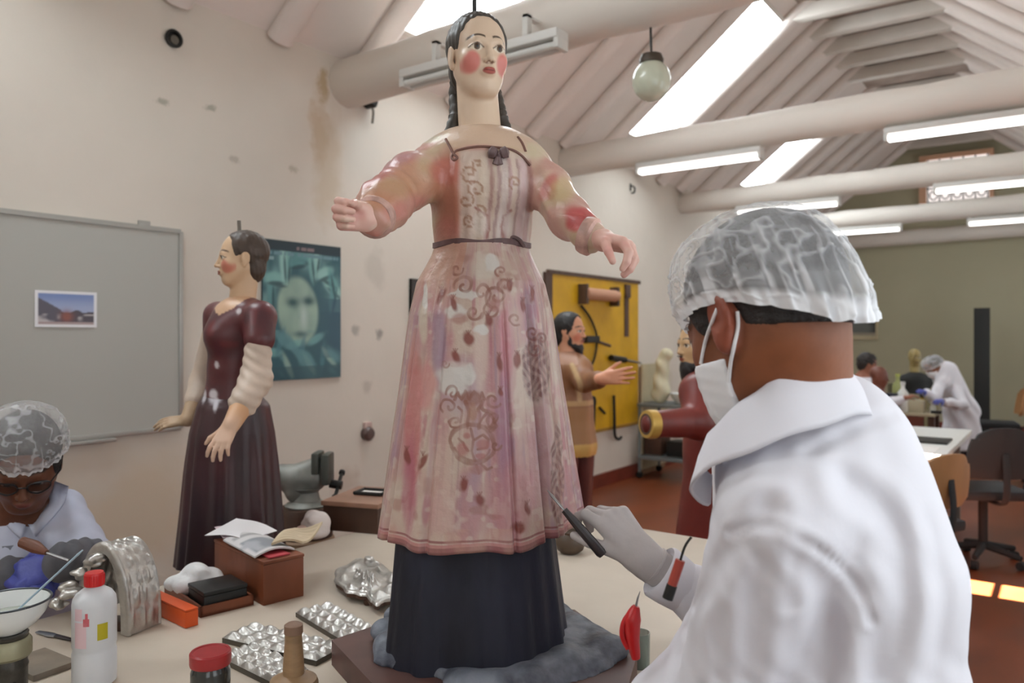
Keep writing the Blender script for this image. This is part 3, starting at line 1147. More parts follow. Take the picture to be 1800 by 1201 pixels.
# ------------------------------------------------------------------ work table and the painted statue on it
TZ = 0.85
m_table = mat('work_table_top', (198, 185, 169), 0.55, var=.10, vscale=3.0, bump=.08, bscale=14,
              spots=[((-1.2, 1.55, .85), (.12, .1, .3), (160, 146, 132), .5), ((-.9, 1.75, .85), (.04, .03, .3), (140, 128, 118), .6), ((-1.55, 1.25, .85), (.16, .12, .3), (170, 156, 140), .5)])
tx0, tx1, ty0, ty1 = -1.92, -0.60, 0.30, 2.38
tbl = thing('work_table', 'large pale work table under the pink statue and the tools', 'table', (tx0, ty0, 0), 'room')
part('table_top', Msh().box((tx0, ty0, TZ - .04), (tx1, ty1, TZ), bevel=.006), m_table, tbl)
m_tleg = mat('table_wood', (150, 120, 92), .6, var=.2, vscale=12, stretch=(1, 1, .2))
part('apron', Msh().box((tx0 + .08, ty0 + .08, TZ - .14), (tx1 - .08, ty1 - .08, TZ - .045)), m_tleg, tbl, smooth=False)
for x in (tx0 + .10, tx1 - .17):
    for y in (ty0 + .10, ty1 - .17):
        part('leg', Msh().box((x, y, 0), (x + .07, y + .07, TZ - .13), bevel=.006), m_tleg, tbl)

m_paint = mat('statue_paint', (0, 0, 0), 0.30, attr=True, bump=.22, bscale=60, spec=.5)
m_skinpaint = mat('statue_flesh', (0, 0, 0), 0.40, attr=True, bump=.05, bscale=50, spec=.4, coat=.08)
m_hairpaint = mat('statue_hair', (58, 52, 46), .45, bump=.3, bscale=60, stretch=(1, 1, .25))
SO = C(845, 1178, 1.5)
SO[2] = .90
ST = thing('painted_statue', 'tall carved wooden lady in a worn pink painted dress with both arms held out', 'statue', SO)
D0 = 1.5
cc = lambda px, py, d=D0: C(px, py, d)
pxs = D0 / FPX

# head and neck
HR = frame3((.36, -.93, -.03), (-.02, 0.02, 1))
hd = Head(C(841, 101, 1.5), .166, HR)
g = SDF(C(765, 262, 1.38) + (0, 0, -.02), C(915, 5, 1.62) + (0, .0, .0), .0019)
hd.build(g, True, neck=C(846, 262, 1.515), neck_r=.039)
hv, hf = g.mesh(1)
hc = hd.paint(hv, (206, 182, 158), lips=(160, 80, 70), brow=(74, 58, 44), cheek=(198, 92, 92, .75), iris=(78, 58, 40), white=(216, 204, 184))
n_ = vnoise(hv, 60, 3)
hc = hc * (1 + .03 * n_[:, None])
nk = sstep(1.80, 1.76, hv[:, 2])[:, None]
part('head', (hv, hf), m_skinpaint, ST, col=hc, auto=None, label='pale painted face with red cheeks turned to one side')

# hair: cap around the face, two hanging locks
g = SDF(C(765, 175, 1.38), C(915, 0, 1.66), .0022)
P = hd.p
g.ell(P(0, -.085, .145), np.array((.352, .435, .385)) * hd.H, 0, 'u', HR)
g.ell(P(0, -.23, -.10), np.array((.285, .26, .30)) * hd.H, .05 * hd.H, 'u', HR)
g.ell(P(0, .40, .00), np.array((.335, .44, .425)) * hd.H, .012, 's', HR)
for x in (-1, 1):
    g.ell(P(x * .36, .0, -.12), np.array((.12, .16, .17)) * hd.H, .01, 's', HR)
g.warp(lambda X, Y, Z: .0012 * np.sin(X * 420 + Z * 60) * np.cos(Y * 260 + Z * 90))
v, f = g.mesh(1)
hair = part('hair', (v, f), m_hairpaint, ST, auto=None)
for pts, rr in ((((800, 142, 1.545), (800, 168, 1.55), (802, 196, 1.54), (798, 218, 1.53), (782, 242, 1.525)), (.010, .013, .014, .014, .007)),
                (((872, 160, 1.56), (878, 190, 1.545), (884, 212, 1.535), (899, 240, 1.53)), (.010, .012, .012, .006))):
    q = catmull([C(*p) for p in pts], 20)
    r = np.interp(np.linspace(0, 1, 20), np.linspace(0, 1, len(rr)), rr)
    M = Msh().tube(q, r * (1 + .10 * np.sin(np.arange(20) * 2.2)), 12)
    part('hair_lock', M, m_hairpaint, hair)
part('crown_spike', Msh().tube([C(834, 24, 1.53), C(834, -8, 1.53)], .0042, 8), m_dark, ST, label='dark iron spike on top of the head')

# bodice with both sleeves, one continuous shell
g = SDF(C(585, 470, 1.5) - (0, .28, 0), C(1110, 225, 1.5) + (0, .14, 0), .0042)
g.cone(cc(846, 318), cc(848, 375), 92 * pxs, 78 * pxs, .03, ys=.68)
g.cone(cc(848, 375), cc(847, 450), 80 * pxs, 82 * pxs, .03, ys=.74)
g.cone(cc(778, 292), cc(918, 292), 42 * pxs, 40 * pxs, .04)
g.cone(cc(806, 268), cc(885, 268), 30 * pxs, 30 * pxs, .04)
g.ell(cc(846, 288, 1.475), (70 * pxs, .055, 46 * pxs), .04)
for x in (815, 888):
    g.ell(cc(x, 330, 1.455), (38 * pxs, .036, 42 * pxs), .03)
# right arm (left in view), reaching towards the viewer
ra = [C(780, 290, 1.5), C(722, 318, 1.43), C(674, 360, 1.345), C(658, 382, 1.30)]
rr = [.046, .047, .043, .032]
for i in range(3):
    g.cone(ra[i], ra[i + 1], rr[i], rr[i + 1], .02)
la = [C(918, 286, 1.5), C(965, 332, 1.46), C(1002, 383, 1.41), C(1038, 416, 1.355)]
rl = [.040, .039, .036, .029]
for i in range(3):
    g.cone(la[i], la[i + 1], rl[i], rl[i + 1], .02)
g.warp(lambda X, Y, Z: .0016 * np.sin((X * .8 + Z) * 150 + 3 * np.sin(Y * 60)) * (np.abs(X + .058) > .11) + .0014 * np.sin(X * 260) * (np.abs(X + .045) < .075) * (Z < 1.84))
bv, bf = g.mesh(2)


def ortho(v, d=1.5):
    """Design coordinates on the statue: its own width and height, in the drawing's units."""
    return 900 + v[:, 0] * FPX / d, 590 - (v[:, 2] - EYE) * FPX / d


def dab(col, m, c_, a=1.0):
    return mixn(col, m * a, c_)


def strokem(u, v, pts, w):
    d = np.full(len(u), 1e9)
    for (x0, y0), (x1, y1) in zip(pts[:-1], pts[1:]):
        ax, ay = x1 - x0, y1 - y0
        t = np.clip(((u - x0) * ax + (v - y0) * ay) / (ax * ax + ay * ay + 1e-9), 0, 1)
        d = np.minimum(d, np.hypot(u - x0 - t * ax, v - y0 - t * ay))
    return sstep(w * 1.35, w * .6, d)


def scroll(x, y, r, a0, turns, n=26, shrink=.85):
    t = np.linspace(0, 1, n)
    a = a0 + turns * 2 * PI * t
    q = r * (1 - shrink * t)
    return list(zip(x + q * np.cos(a), y + q * np.sin(a)))


u, v = ortho(bv, 1.47)
nb = vnoise(bv, 22, 1)
nb2 = vnoise(bv, 55, 2)
col = np.tile(lin((206, 176, 156)), (len(bv), 1))
col = dab(col, sstep(-.1, .5, nb), (200, 150, 140), .7)
col = dab(col, sstep(.1, .6, -nb + .3 * nb2), (196, 174, 142), .7)
left = u < 780
col = dab(col, sstep(790, 740, u) * sstep(-.5, .3, nb), (196, 124, 112), .8)
col = dab(col, ellm(u, v, 690, 300, 60, 26, -.5), (180, 140, 146), .6)
col = dab(col, ellm(u, v, 672, 335, 34, 24, -.4), (186, 98, 96), .8)
col = dab(col, ellm(u, v, 735, 262, 40, 16, -.4), (186, 116, 112), .6)
col = dab(col, ellm(u, v, 700, 372, 52, 22, -.6), (184, 132, 96), .7)
col = dab(col, ellm(u, v, 745, 330, 40, 30), (192, 152, 118), .6)
col = dab(col, ellm(u, v, 795, 345, 30, 75), (178, 112, 86), .75)
col = dab(col, ellm(u, v, 790, 310, 28, 24), (186, 104, 92), .7)
col = dab(col, ellm(u, v, 785, 415, 26, 30), (186, 116, 104), .7)
col = dab(col, ellm(u, v, 760, 246, 18, 9), (214, 206, 180), .8)
pan = sstep(806, 816, u) * sstep(936, 926, u) * sstep(272, 280, v)
col = dab(col, pan, (206, 186, 172), .9)
for x, w_, c_, a in ((861, 3, (166, 122, 120), .7), (874, 2.4, (150, 112, 116), .7), (893, 3, (170, 128, 130), .7), (907, 2, (152, 112, 116), .6), (884, 5, (222, 208, 204), .7), (846, 7, (214, 196, 176), .7), (916, 6, (206, 176, 178), .7), (927, 4, (164, 110, 108), .7)):
    col = dab(col, sstep(w_ * 1.5, w_ * .6, np.abs(u - x + 5 * np.sin(v / 30))) * sstep(284, 292, v), c_, a)
for (x, y, r, a0) in ((828, 315, 16, 1), (840, 342, 15, 3), (822, 360, 14, 5), (842, 300, 10, 2), (846, 380, 12, 4), (826, 392, 12, 0.5), (905, 330, 12, 2)):
    col = dab(col, strokem(u, v, scroll(x, y, r, a0, 1.2), 1.8), (150, 98, 62), .75)
col = dab(col, strokem(u, v, [(838, 372), (858, 386), (860, 406), (856, 424)], 2.4), (150, 84, 74), .8)
col = dab(col, strokem(u, v, [(898, 376), (886, 386), (882, 404), (884, 424)], 2.4), (150, 84, 74), .8)
col = dab(col, ellm(u, v, 846, 398, 13, 20), (222, 210, 200), .6)
col = dab(col, ellm(u, v, 893, 398, 9, 20), (222, 210, 204), .6)
for x, y, rx, ry, a_ in ((962, 338, 12, 26, .5), (966, 352, 8, 12, .3), (1006, 398, 22, 16, .7), (1000, 412, 14, 10, .7), (1022, 392, 16, 10, .6)):
    col = dab(col, ellm(u, v, x, y, rx, ry, a_), (190, 84, 84), a_ + .2)
col = dab(col, ellm(u, v, 985, 345, 20, 30, .6), (200, 176, 130), .6)
col = dab(col, ellm(u, v, 940, 268, 22, 16), (206, 196, 166), .6)
# bare neckline above the trim
neckz = np.interp(u, [780, 800, 822, 905, 930, 940], [240, 270, 266, 266, 278, 262])
col = dab(col, sstep(2, -2, v - neckz) * (u > 788) * (u < 926) * (bv[:, 1] < 1.53), (206, 178, 154), 1.0)
col = col * .88
part('bodice', (bv, bf), m_paint, ST, col=col, auto=None)
fy = surf_y(bv, bf)


def on_front(px, py, d=1.45, off=.001):
    """Point on the bodice's front at a design position."""
    x, z = (px - 900) / FPX * d, EYE + (590 - py) / FPX * d
    y = fy(x, z)
    return np.array([x, (y if y is not None else d) - off, z])


m_trim = mat('brown_trim', (120, 84, 74), .5, var=.2, vscale=40)
m_bow = mat('grey_ribbon', (104, 84, 84), .55, var=.25, vscale=50)
for pts in ([(784, 246), (792, 262), (799, 276), (806, 284), (800, 288), (796, 281), (804, 271)], [(804, 271), (825, 267), (848, 265), (872, 266), (900, 268), (918, 278), (932, 294)], [(910, 240), (918, 252), (924, 268)]):
    part('neckline_trim', Msh().tube(catmull([on_front(*p) for p in pts], 26), .0024, 8), m_trim, ST)
M = Msh()
c0 = on_front(877, 280, off=.006)
for sx in (-1, 1):
    M.add(*lathe_vf([(.0015, 0), (.010, .006), (.011, .016), (.003, .020)], 12, c0, (sx, 0, .35)))
M.add(*lathe_vf([(.001, -.005), (.006, 0), (.001, .006)], 10, c0 - (0, .003, 0), (0, 1, 0)))
for sx in (-.5, .2):
    M.tube([c0, c0 + (sx * .012, 0, -.018)], [.004, .006], 8)
part('neckline_bow', M, m_bow, ST)
# belt
t = np.linspace(0, 2 * PI, 80, endpoint=False)
bz = cc(0, 432)[2]
sel = (np.abs(bv[:, 2] - bz) < .006) * (np.abs(bv[:, 0] + .058) < .10)
ctr = bv[sel].mean(0)
ang = np.arctan2(bv[sel, 1] - ctr[1], bv[sel, 0] - ctr[0])
rad = np.hypot(bv[sel, 1] - ctr[1], bv[sel, 0] - ctr[0])
rb = np.array([rad[np.abs((ang - a + PI) % (2 * PI) - PI) < .12].max() for a in t])
P_ = np.stack([np.stack([ctr[0] + (rb + o) * np.cos(t), ctr[1] + (rb + o) * np.sin(t), np.full(80, bz + dz) + .002 * np.sin(5 * t)], -1) for o, dz in ((.0, -.006), (.003, -.0055), (.003, .0045), (.0, .005))])
belt = part('belt', grid_vf(P_, True), mat('belt_paint', (104, 78, 78), .5, var=.3, vscale=40), ST)
q = on_front(905, 425, off=.004)
part('belt_knot', Msh().tube(catmull([q + (-.012, 0, -.004), q + (-.004, -.003, .008), q + (.010, -.002, .002), q + (.018, 0, -.010)], 14), [.0035] * 14, 8), m_bow, belt)

# hands
def statue_hand(name, wrist, thumb, fing, dors, L, **kw):
    g = SDF(np.asarray(wrist) - L * 1.15, np.asarray(wrist) + L * 1.15, L / 75)
    hand(g, wrist, thumb, fing, dors, L, **kw)
    v, f = g.mesh(1)
    col = np.tile(lin((214, 172, 158)), (len(v), 1))
    n = vnoise(v, 50, 4)
    col = dab(col, sstep(0, .7, n), (206, 140, 132), .5)
    col = dab(col, sstep(.2, .8, -n), (220, 198, 180), .6)
    return part(name, (v, f), m_skinpaint, ST, col=col, auto=None)


w1 = C(652, 386, 1.285)
statue_hand('hand', w1, (.05, .12, 1), (-.72, -.62, .05), (-.35, .55, .1), .118, curl=((48, 62, 40), (50, 66, 42), (52, 68, 42), (55, 70, 42)), thumb_c=(38, 45), spread=2, fat=1.2, thumb_out=.7)
w2 = C(1050, 420, 1.35)
statue_hand('hand', w2, (-.45, -.9, .15), (.62, -.50, -.22), (.50, -.10, .86), .135, curl=((38, 42, 24), (44, 46, 26), (50, 48, 28), (54, 50, 30)), thumb_c=(25, 30), spread=4, fat=1.15)
# gathered cuffs
for a, b, r in ((ra[3], w1, .036), (la[3], w2, .034)):
    ax = nrm(b - a)
    prof = [(r * .94, -.014), (r * 1.0, -.006), (r * 1.01, .004), (r * .86, .008)]
    part('cuff', Msh().lathe(prof, 24, a, ax), mat('cuff_paint', (196, 158, 146), .4, var=.3, vscale=40) if 'cuff_paint' not in MATS else MATS['cuff_paint'], ST)

# overskirt: pleated bell lofted from the waist ring to the hem ring
hem = np.array([(-.236, 1.415), (-.165, 1.355), (-.070, 1.325), (.012, 1.352), (.082, 1.435), (.126, 1.545), (.156, 1.66), (.085, 1.775), (-.080, 1.80), (-.212, 1.70), (-.258, 1.55)])
hc_ = np.array([-.055, 1.535])
hp = catmull(hem, 400, True)
ha = np.unwrap(np.arctan2(hp[:, 1] - hc_[1], hp[:, 0] - hc_[0]))
hr = np.hypot(hp[:, 1] - hc_[1], hp[:, 0] - hc_[0])
th_f = np.linspace(-PI * .98, 0.45, 560)                      # the side seen in front: finer
th_b = np.linspace(.45, PI * 1.02, 122)[1:-1]
th = np.concatenate([th_f, th_b])
A = np.r_[ha - 2 * PI, ha, ha + 2 * PI]
o_ = np.argsort(A)
rh = np.interp(th, A[o_], np.r_[hr, hr, hr][o_])
wc = np.array([cc(847, 0)[0], 1.5])
wx, wy = 83 * pxs, 66 * pxs
NR = 420
tt = np.linspace(0, 1, NR)
prof = np.interp(tt, [0, .03, .06, .13, .245, .36, .51, .63, .80, 1], [.0, .05, .13, .33, .46, .54, .64, .735, .85, 1.0])
ztop, zhem = bz - .002, 1.5 - .372
fold = (np.sin(th * 9 + .6) * .45 + np.sin(th * 15 + 2.0) * .30 + np.sin(th * 23 + 1) * .2)
fold += -1.9 * np.exp(-((th + .78) / .045) ** 2) + 1.0 * np.exp(-((th + .66) / .05) ** 2)
fold += -1.2 * np.exp(-((th + 1.25) / .03) ** 2) - .9 * np.exp(-((th + 2.05) / .03) ** 2) - .8 * np.exp(-((th + 2.5) / .03) ** 2)
rows = []
for t, p_ in zip(tt, prof):
    c0 = wc * (1 - p_) + hc_ * p_
    rw = wx * wy / np.hypot(wy * np.cos(th), wx * np.sin(th))
    r = rw * (1 - p_) + rh * p_
    r = r + .0082 * fold * min(1, t * 3.2) * (.35 + .75 * t)
    z = ztop + (zhem - ztop) * t
    zz = z + np.where(t > .9, (t - .9) * .04 * np.sin(th * 7), 0)
    rows.append(np.stack([c0[0] + r * np.cos(th), c0[1] + r * np.sin(th), np.full(len(th), z) + .0 * th + zz - z], -1))
rows = np.array(rows)
inner = rows[-1] * 1.0
inner[:, :2] = hc_ + (inner[:, :2] - hc_) * .95
up = inner.copy()
up[:, 2] += .035
up[:, :2] = hc_ + (up[:, :2] - hc_) * .96
lip = rows[-1].copy()
lip[:, 2] -= .004
P_ = np.concatenate([rows, lip[None], inner[None] - (0, 0, .003), up[None]])
sv, sf = grid_vf(P_, True)
TH = np.tile(th, len(P_))
TT = np.repeat(np.r_[tt, 1, 1, 1], len(th))
# the painted dress: streaks, petals, vase and scrolls in design units (front of the skirt)
u = 900 + sv[:, 0] * FPX / 1.37
v = 590 - (sv[:, 2] - EYE) * FPX / 1.37
fr = sv[:, 1] < 1.66
ns = vnoise(np.c_[TH * 10, TT * 1.6, TH * 0], 1.0, 1)
ns2 = vnoise(np.c_[TH * 22, TT * 3.5, TH * 0], 1.0, 5)
nf = vnoise(sv, 38, 7)
nf2 = vnoise(sv, 90, 8)
nb_ = vnoise(sv * np.array([1, 1, .55]), 16, 21) + .5 * vnoise(sv, 36, 22)
col = np.tile(lin((196, 164, 156)), (len(sv), 1))
col = dab(col, sstep(-.1, .5, ns * .6 + nb_ * .6), (188, 138, 142), .8)
col = dab(col, sstep(.0, .5, -ns * .5 - nb_ * .6), (202, 184, 168), .8)
col = dab(col, sstep(.2, .6, ns2 * .7 + .4 * nb_), (166, 138, 152), .7)
col = dab(col, sstep(.25, .6, -ns2 * .6 + .5 * vnoise(sv, 20, 23)), (178, 108, 122), .6)
ns3 = vnoise(np.c_[TH * 34, TT * 3.5, TH * 0], 1.0, 11)
col = dab(col, sstep(.3, .8, ns3 + .3 * nf), (216, 204, 192), .4)
col = dab(col, sstep(.35, .8, -ns3 + .3 * nf), (160, 122, 126), .4)
blot = vnoise(sv, 27, 12) + .5 * vnoise(sv, 60, 13)
col = dab(col, sstep(.5, .8, blot), (164, 116, 104), .5)
col = dab(col, sstep(.25, .7, nf2 + nf * .5), (218, 206, 192), .4)
col = dab(col, sstep(.30, .05, TT) * (TH < -1.9), (198, 152, 130), .7)
for x, y, rx, ry, c_, a in ((722, 740, 16, 130, (196, 110, 112), .7), (745, 680, 20, 44, (206, 140, 138), .7), (770, 600, 13, 60, (156, 128, 150), .7), (716, 860, 14, 70, (176, 96, 118), .6),
                            (888, 610, 10, 80, (190, 118, 128), .7), (886, 760, 14, 110, (166, 118, 138), .75), (905, 880, 34, 70, (186, 124, 132), .6), (935, 560, 12, 70, (160, 126, 144), .6),
                            (810, 680, 36, 52, (176, 156, 168), .5), (850, 470, 22, 26, (214, 204, 190), .8), (776, 850, 20, 90, (210, 178, 168), .5), (960, 800, 14, 100, (176, 136, 142), .6),
                            (845, 600, 12, 90, (212, 194, 178), .6), (915, 690, 10, 70, (214, 196, 182), .6), (738, 560, 9, 40, (214, 204, 182), .7)):
    col = dab(col, fr * ellm(u + 4 * nf, v + 8 * nf, x, y, rx, ry), c_, a)
B = (146, 96, 82)
DB = (132, 76, 70)
# plaster losses left white, plus a highlight painted below the belt
for x, y, rx, ry in ((797, 668, 30, 30), (812, 650, 22, 14), (826, 662, 12, 14), (866, 458, 14, 18), (800, 545, 22, 13), (812, 516, 26, 7), (845, 582, 14, 8), (742, 520, 7, 26)):
    col = dab(col, fr * ellm(u + 7 * nf, v + 7 * nf2, x, y, rx, ry, 0, .2), (216, 212, 206), .9)
col = dab(col, fr * ellm(u, v, 800, 640, 22, 6), (200, 176, 170), .6)
# petals
for x, y, rx, ry, an in ((772, 520, 5, 15, .45), (795, 533, 5, 14, -.3), (823, 596, 8, 12, -.35), (800, 627, 6, 11, -.6), (878, 637, 5, 14, -.1), (909, 634, 5, 14, .1), (858, 562, 6, 12, -.2), (920, 535, 4, 12, .0), (937, 515, 4, 15, -.1),
                         (711, 806, 5, 14, -.2), (743, 812, 4, 15, .5), (816, 848, 6, 12, .15), (844, 874, 7, 11, -.4), (927, 897, 5, 12, -.25), (911, 926, 11, 8, .5), (896, 500, 5, 10, .3), (880, 690, 4, 8, 0)):
    m_ = fr * ellm(u + 3 * nf2, v + 3 * nf, x, y, rx * 1.1, ry * 1.0, an, .4)
    col = dab(col, m_, (132, 66, 56), .9)
    for dx in (-4, 0, 4):
        col = dab(col, fr * strokem(u, v, [(x, y - ry + 4), (x + dx, y - ry - 3)], 1.2), DB, .5)
# the vase with its flared rim and scrolls
for pts, w_ in (([(831 + 38 * math.cos(a) + 2 * math.sin(3 * a), 778 + 33 * math.sin(a)) for a in np.linspace(0, 2 * PI, 30)], 3.2), ([(831 + 31 * math.cos(a), 780 + 26 * math.sin(a)) for a in np.linspace(.3, 2.9, 14)], 1.8), ([(829, 752), (834, 770), (830, 790), (836, 806)], 2.2), ([(836, 770), (850, 762), (860, 770), (856, 784), (842, 786)], 2), ([(806, 770), (816, 776), (824, 790)], 2), ([(844, 706), (850, 722), (866, 730), (872, 748), (862, 756)], 3), ([(808, 742), (812, 722), (806, 714)], 2),
                ([(822, 750), (824, 722), (820, 704)], 3), ([(842, 750), (842, 724), (848, 704)], 3),
                ([(843, 742), (856, 728), (868, 738), (862, 752), (852, 748)], 2.2), ([(800, 700), (806, 690), (812, 700), (818, 688), (826, 700), (834, 688), (842, 700), (848, 690), (852, 702)], 2.4),
                (scroll(866, 705, 15, .5, 1.1), 2), (scroll(790, 712, 16, 2.5, 1.1), 2), 
                (scroll(815, 500, 20, 3, 1.2), 2.4), (scroll(846, 512, 18, 1, -1.1), 2), (scroll(872, 520, 22, 2, 1.3), 2.4), (scroll(866, 545, 18, 4, -1.1), 2), (scroll(832, 548, 16, 0, 1.2), 2.2), (scroll(888, 500, 14, 2, 1.1), 2),
                (scroll(800, 740, 12, 1, 1.1), 1.8), (scroll(868, 738, 13, 2, 1.2), 1.8), (scroll(796, 690, 12, 3, 1.1), 1.8), (scroll(872, 780, 10, 0, 1), 1.6), ([(846, 812), (858, 822), (866, 818)], 2), ([(838, 814), (842, 828)], 2), (scroll(780, 640, 9, 0, 1), 1.6), (scroll(905, 560, 12, 1, 1.1), 1.8), (scroll(800, 470, 12, 0, 1), 1.8), (scroll(880, 474, 11, 2, 1), 1.8)):
    col = dab(col, fr * strokem(u + 3.0 * nf2, v + 3.0 * nf, pts, w_ * 1.15) * np.clip(.75 + .5 * nf2, .3, 1), B, .85)
col = dab(col, fr * ellm(u, v, 830, 700, 20, 13, 0, .3), B, .75)
col = dab(col, fr * ellm(u, v, 832, 724, 8, 16), (170, 124, 100), .7)
for x, y, rx, ry in ((850, 778, 11, 9), (814, 788, 10, 12), (822, 764, 7, 5), (845, 798, 8, 5)):
    col = dab(col, fr * ellm(u + 3 * nf2, v + 3 * nf, x, y, rx, ry), (176, 110, 106), .7)
for x, y, rx, ry in ((840, 822, 14, 8), (806, 560, 14, 10), (870, 534, 10, 12)):
    col = dab(col, fr * ellm(u + 3 * nf2, v, x, y, rx, ry), (168, 112, 104), .6)
# brown brocade panel near the deep fold, and its paler twin behind it
for (cx, cy, rx, ry, th0) in ((946, 650, 26, 62, 0), (985, 850, 14, 90, 0)):
    m_ = fr * ellm(u + 4 * nf, v + 5 * nf, cx, cy, rx, ry, 0, .15)
    col = dab(col, m_, (138, 104, 100), .75)
    pat = np.sin((u - cx) * .42 + 2 * np.sin(v * .11)) * np.sin(v * .23 + 1.5 * np.sin(u * .2))
    col = dab(col, m_ * sstep(.15, .5, pat), (112, 66, 64), .75)
    col = dab(col, m_ * sstep(.35, .7, -pat), (190, 156, 146), .7)
for pts in (scroll(938, 585, 14, 1, 1.2), scroll(956, 596, 12, 3, 1.2), scroll(944, 615, 16, 4, -1.2)):
    col = dab(col, fr * strokem(u, v, pts, 2.2), DB, .8)
# darker fold valleys, browner left edge, hem bands
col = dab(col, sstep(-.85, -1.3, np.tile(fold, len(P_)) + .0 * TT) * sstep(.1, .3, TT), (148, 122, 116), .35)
for a, b, c_, al in ((.965, .972, (140, 74, 80), .8), (.978, .986, (188, 118, 118), .7), (.988, 1.1, (142, 74, 78), .8)):
    col = dab(col, (TT > a) * (TT < b + .0) * 1.0, c_, al * 1.0)
col = dab(col, (TT > .93) * sstep(.1, .6, nf), (196, 156, 138), .5)
col = dab(col, sstep(-2.75, -3.0, TH), (178, 148, 120), .6)
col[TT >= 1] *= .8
col = col * .86
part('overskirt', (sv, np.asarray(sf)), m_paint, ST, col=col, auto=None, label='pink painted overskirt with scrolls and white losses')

# dark blue underskirt
n = 240
th = np.linspace(0, 2 * PI, n, endpoint=False)
rows = []
cx0, cy0 = -.072, 1.50
for t in np.linspace(0, 1, 40):
    z = (zhem + .03) * (1 - t) + (SO[2] - .005) * t
    hx, hy = .146 + .022 * t, .124 + .028 * t
    f = .0034 * np.sin(th * 11 + .5 + np.sin(th * 3)) + .0045 * np.sin(th * 5 + 2) + .0020 * np.sin(th * 23 + 2 * np.sin(th * 2))
    ca, sa = np.cos(th), np.sin(th)
    r = 1 / (np.abs(ca / hx) ** 2.6 + np.abs(sa / hy) ** 2.6) ** (1 / 2.6) + f * (.4 + .8 * t)
    rows.append(np.stack([cx0 + .006 * t + r * ca, cy0 + r * sa, np.full(n, z)], -1))
v, f = grid_vf(np.array(rows), True)
m_navy = mat('navy_paint', (35, 37, 52), .55, var=.5, vscale=9, bump=.3, bscale=40, stretch=(1, 1, .35), spec=.35)
part('underskirt', (v, f), m_navy, ST, auto=None, label='dark navy underskirt with long folds')

# rough painted mound and the wooden block under it
m_cloud = mat('mound_paint', (58, 62, 76), .5, var=.3, vscale=18, bump=.5, bscale=26, col2=(128, 134, 146))
g = SDF(C(600, 1240, 1.5) - (0.02, .22, -.0), C(1120, 1080, 1.5) + (0.02, .24, 0), .006)
g.ell((cx0 + .075, 1.50, .885), (.215, .19, .055), .02)
for i in range(26):
    a = i * 2 * PI / 26
    r = .20 + .02 * math.sin(i * 5.1)
    if math.cos(a) < -.15 and math.sin(a) < .2:
        r = .155 + .02 * math.sin(i * 5.1)
    g.ell((cx0 + .02 + (r + .02) * math.cos(a), 1.50 + r * .82 * math.sin(a), .905 + .012 * math.sin(i * 3.3)), (.034 + .008 * math.sin(i * 2.1), .032, .024), .018)
g.plane((0, 0, -1), -.8985)
v, f = g.mesh(1)
part('mound', (v, f), m_cloud, ST, auto=None, label='rough blue grey mound with pale dabs under the skirt')
blk = [C(583, 1200, 1.53)[:2], C(700, 1200, 1.24)[:2], C(1100, 1200, 1.30)[:2], C(1120, 1200, 1.46)[:2], C(1010, 1200, 1.70)[:2], C(760, 1200, 1.72)[:2]]
v, f = Msh().prism(blk[:4] + [C(1000, 1200, 1.70)[:2]], TZ + .001, .8995).verts(), None
M = Msh().prism([blk[0], blk[1], blk[2], blk[3], blk[4], blk[5]], TZ + .0005, .8995)
part('base_block', M, mat('block_wood', (92, 62, 56), .45, var=.3, vscale=9, spots=[]), ST, smooth=False)

# ------------------------------------------------------------------ shared clothing materials
m_coat = mat('white_cotton', (220, 219, 226), .85, var=.03, vscale=6, bump=.10, bscale=25, spec=.2)
m_skin = mat('skin_paint', (0, 0, 0), .5, attr=True, var=.10, vscale=30, bump=.05, bscale=90, spec=.4)
m_hair_dk = mat('dark_hair', (34, 28, 26), .6, bump=.5, bscale=120, var=.2, vscale=60)
m_mask = mat('mask_paper', (228, 228, 230), .9, bump=.06, bscale=60, spec=.1)
m_glove = mat('latex_glove', (184, 178, 177), .5, var=.06, vscale=30, bump=.12, bscale=45, spec=.3)
m_blue_glove = mat('blue_glove', (70, 78, 156), .45, var=.15, vscale=30, bump=.2, bscale=40, spec=.4)
m_trouser = mat('dark_trousers', (44, 46, 56), .85, var=.1)
m_shoe = mat('black_shoe', (28, 26, 26), .4)


def net_material(name, tint):
    m = bpy.data.materials.new(name)
    m.use_nodes = True
    nt = m.node_tree
    N, L = nt.nodes, nt.links
    b = N['Principled BSDF']
    b.inputs['Base Color'].default_value = (*srgb(*tint), 1)
    b.inputs['Roughness'].default_value = .9
    b.inputs['Specular IOR Level'].default_value = .1
    a = N.new('ShaderNodeAttribute'); a.attribute_name = 'Col'
    sep = N.new('ShaderNodeSeparateColor')
    L.new(a.outputs['Color'], sep.inputs[0])
    L.new(sep.outputs[0], b.inputs['Alpha'])
    return m


m_net = net_material('cap_fleece', (232, 233, 236))


def collar_vf(cen, fh, lh_, rf0, rs0, tilt, k=1.0, open_=.86, drop=.012):
    """Turned-down collar around a neck: cen = middle of its top ring, open towards fh."""
    a = np.linspace(-PI * open_, PI * open_, 90)
    rows = []
    for (ro, dz, ex) in ((.0, -.035, 0), (.004, .0, 0), (.010, .008, 0), (.017, .004, 0), (.034, -.022, .35), (.050, -.052, .9), (.053, -.060, 1), (.046, -.058, .9), (.025, -.028, .4)):
        ca, sa = np.cos(a), np.sin(a)          # a = 0 at the nape
        front = sstep(1.6, 2.8, np.abs(a))
        p = cen - fh * ((rf0 + ro * k - .050 * k * front * ex) * ca)[:, None] + lh_ * ((rs0 + ro * k) * sa)[:, None]
        p[:, 2] += tilt * ca + dz * k - drop * front * ex + .0015 * np.sin(a * 9)
        rows.append(p)
    return grid_vf(np.array(rows))


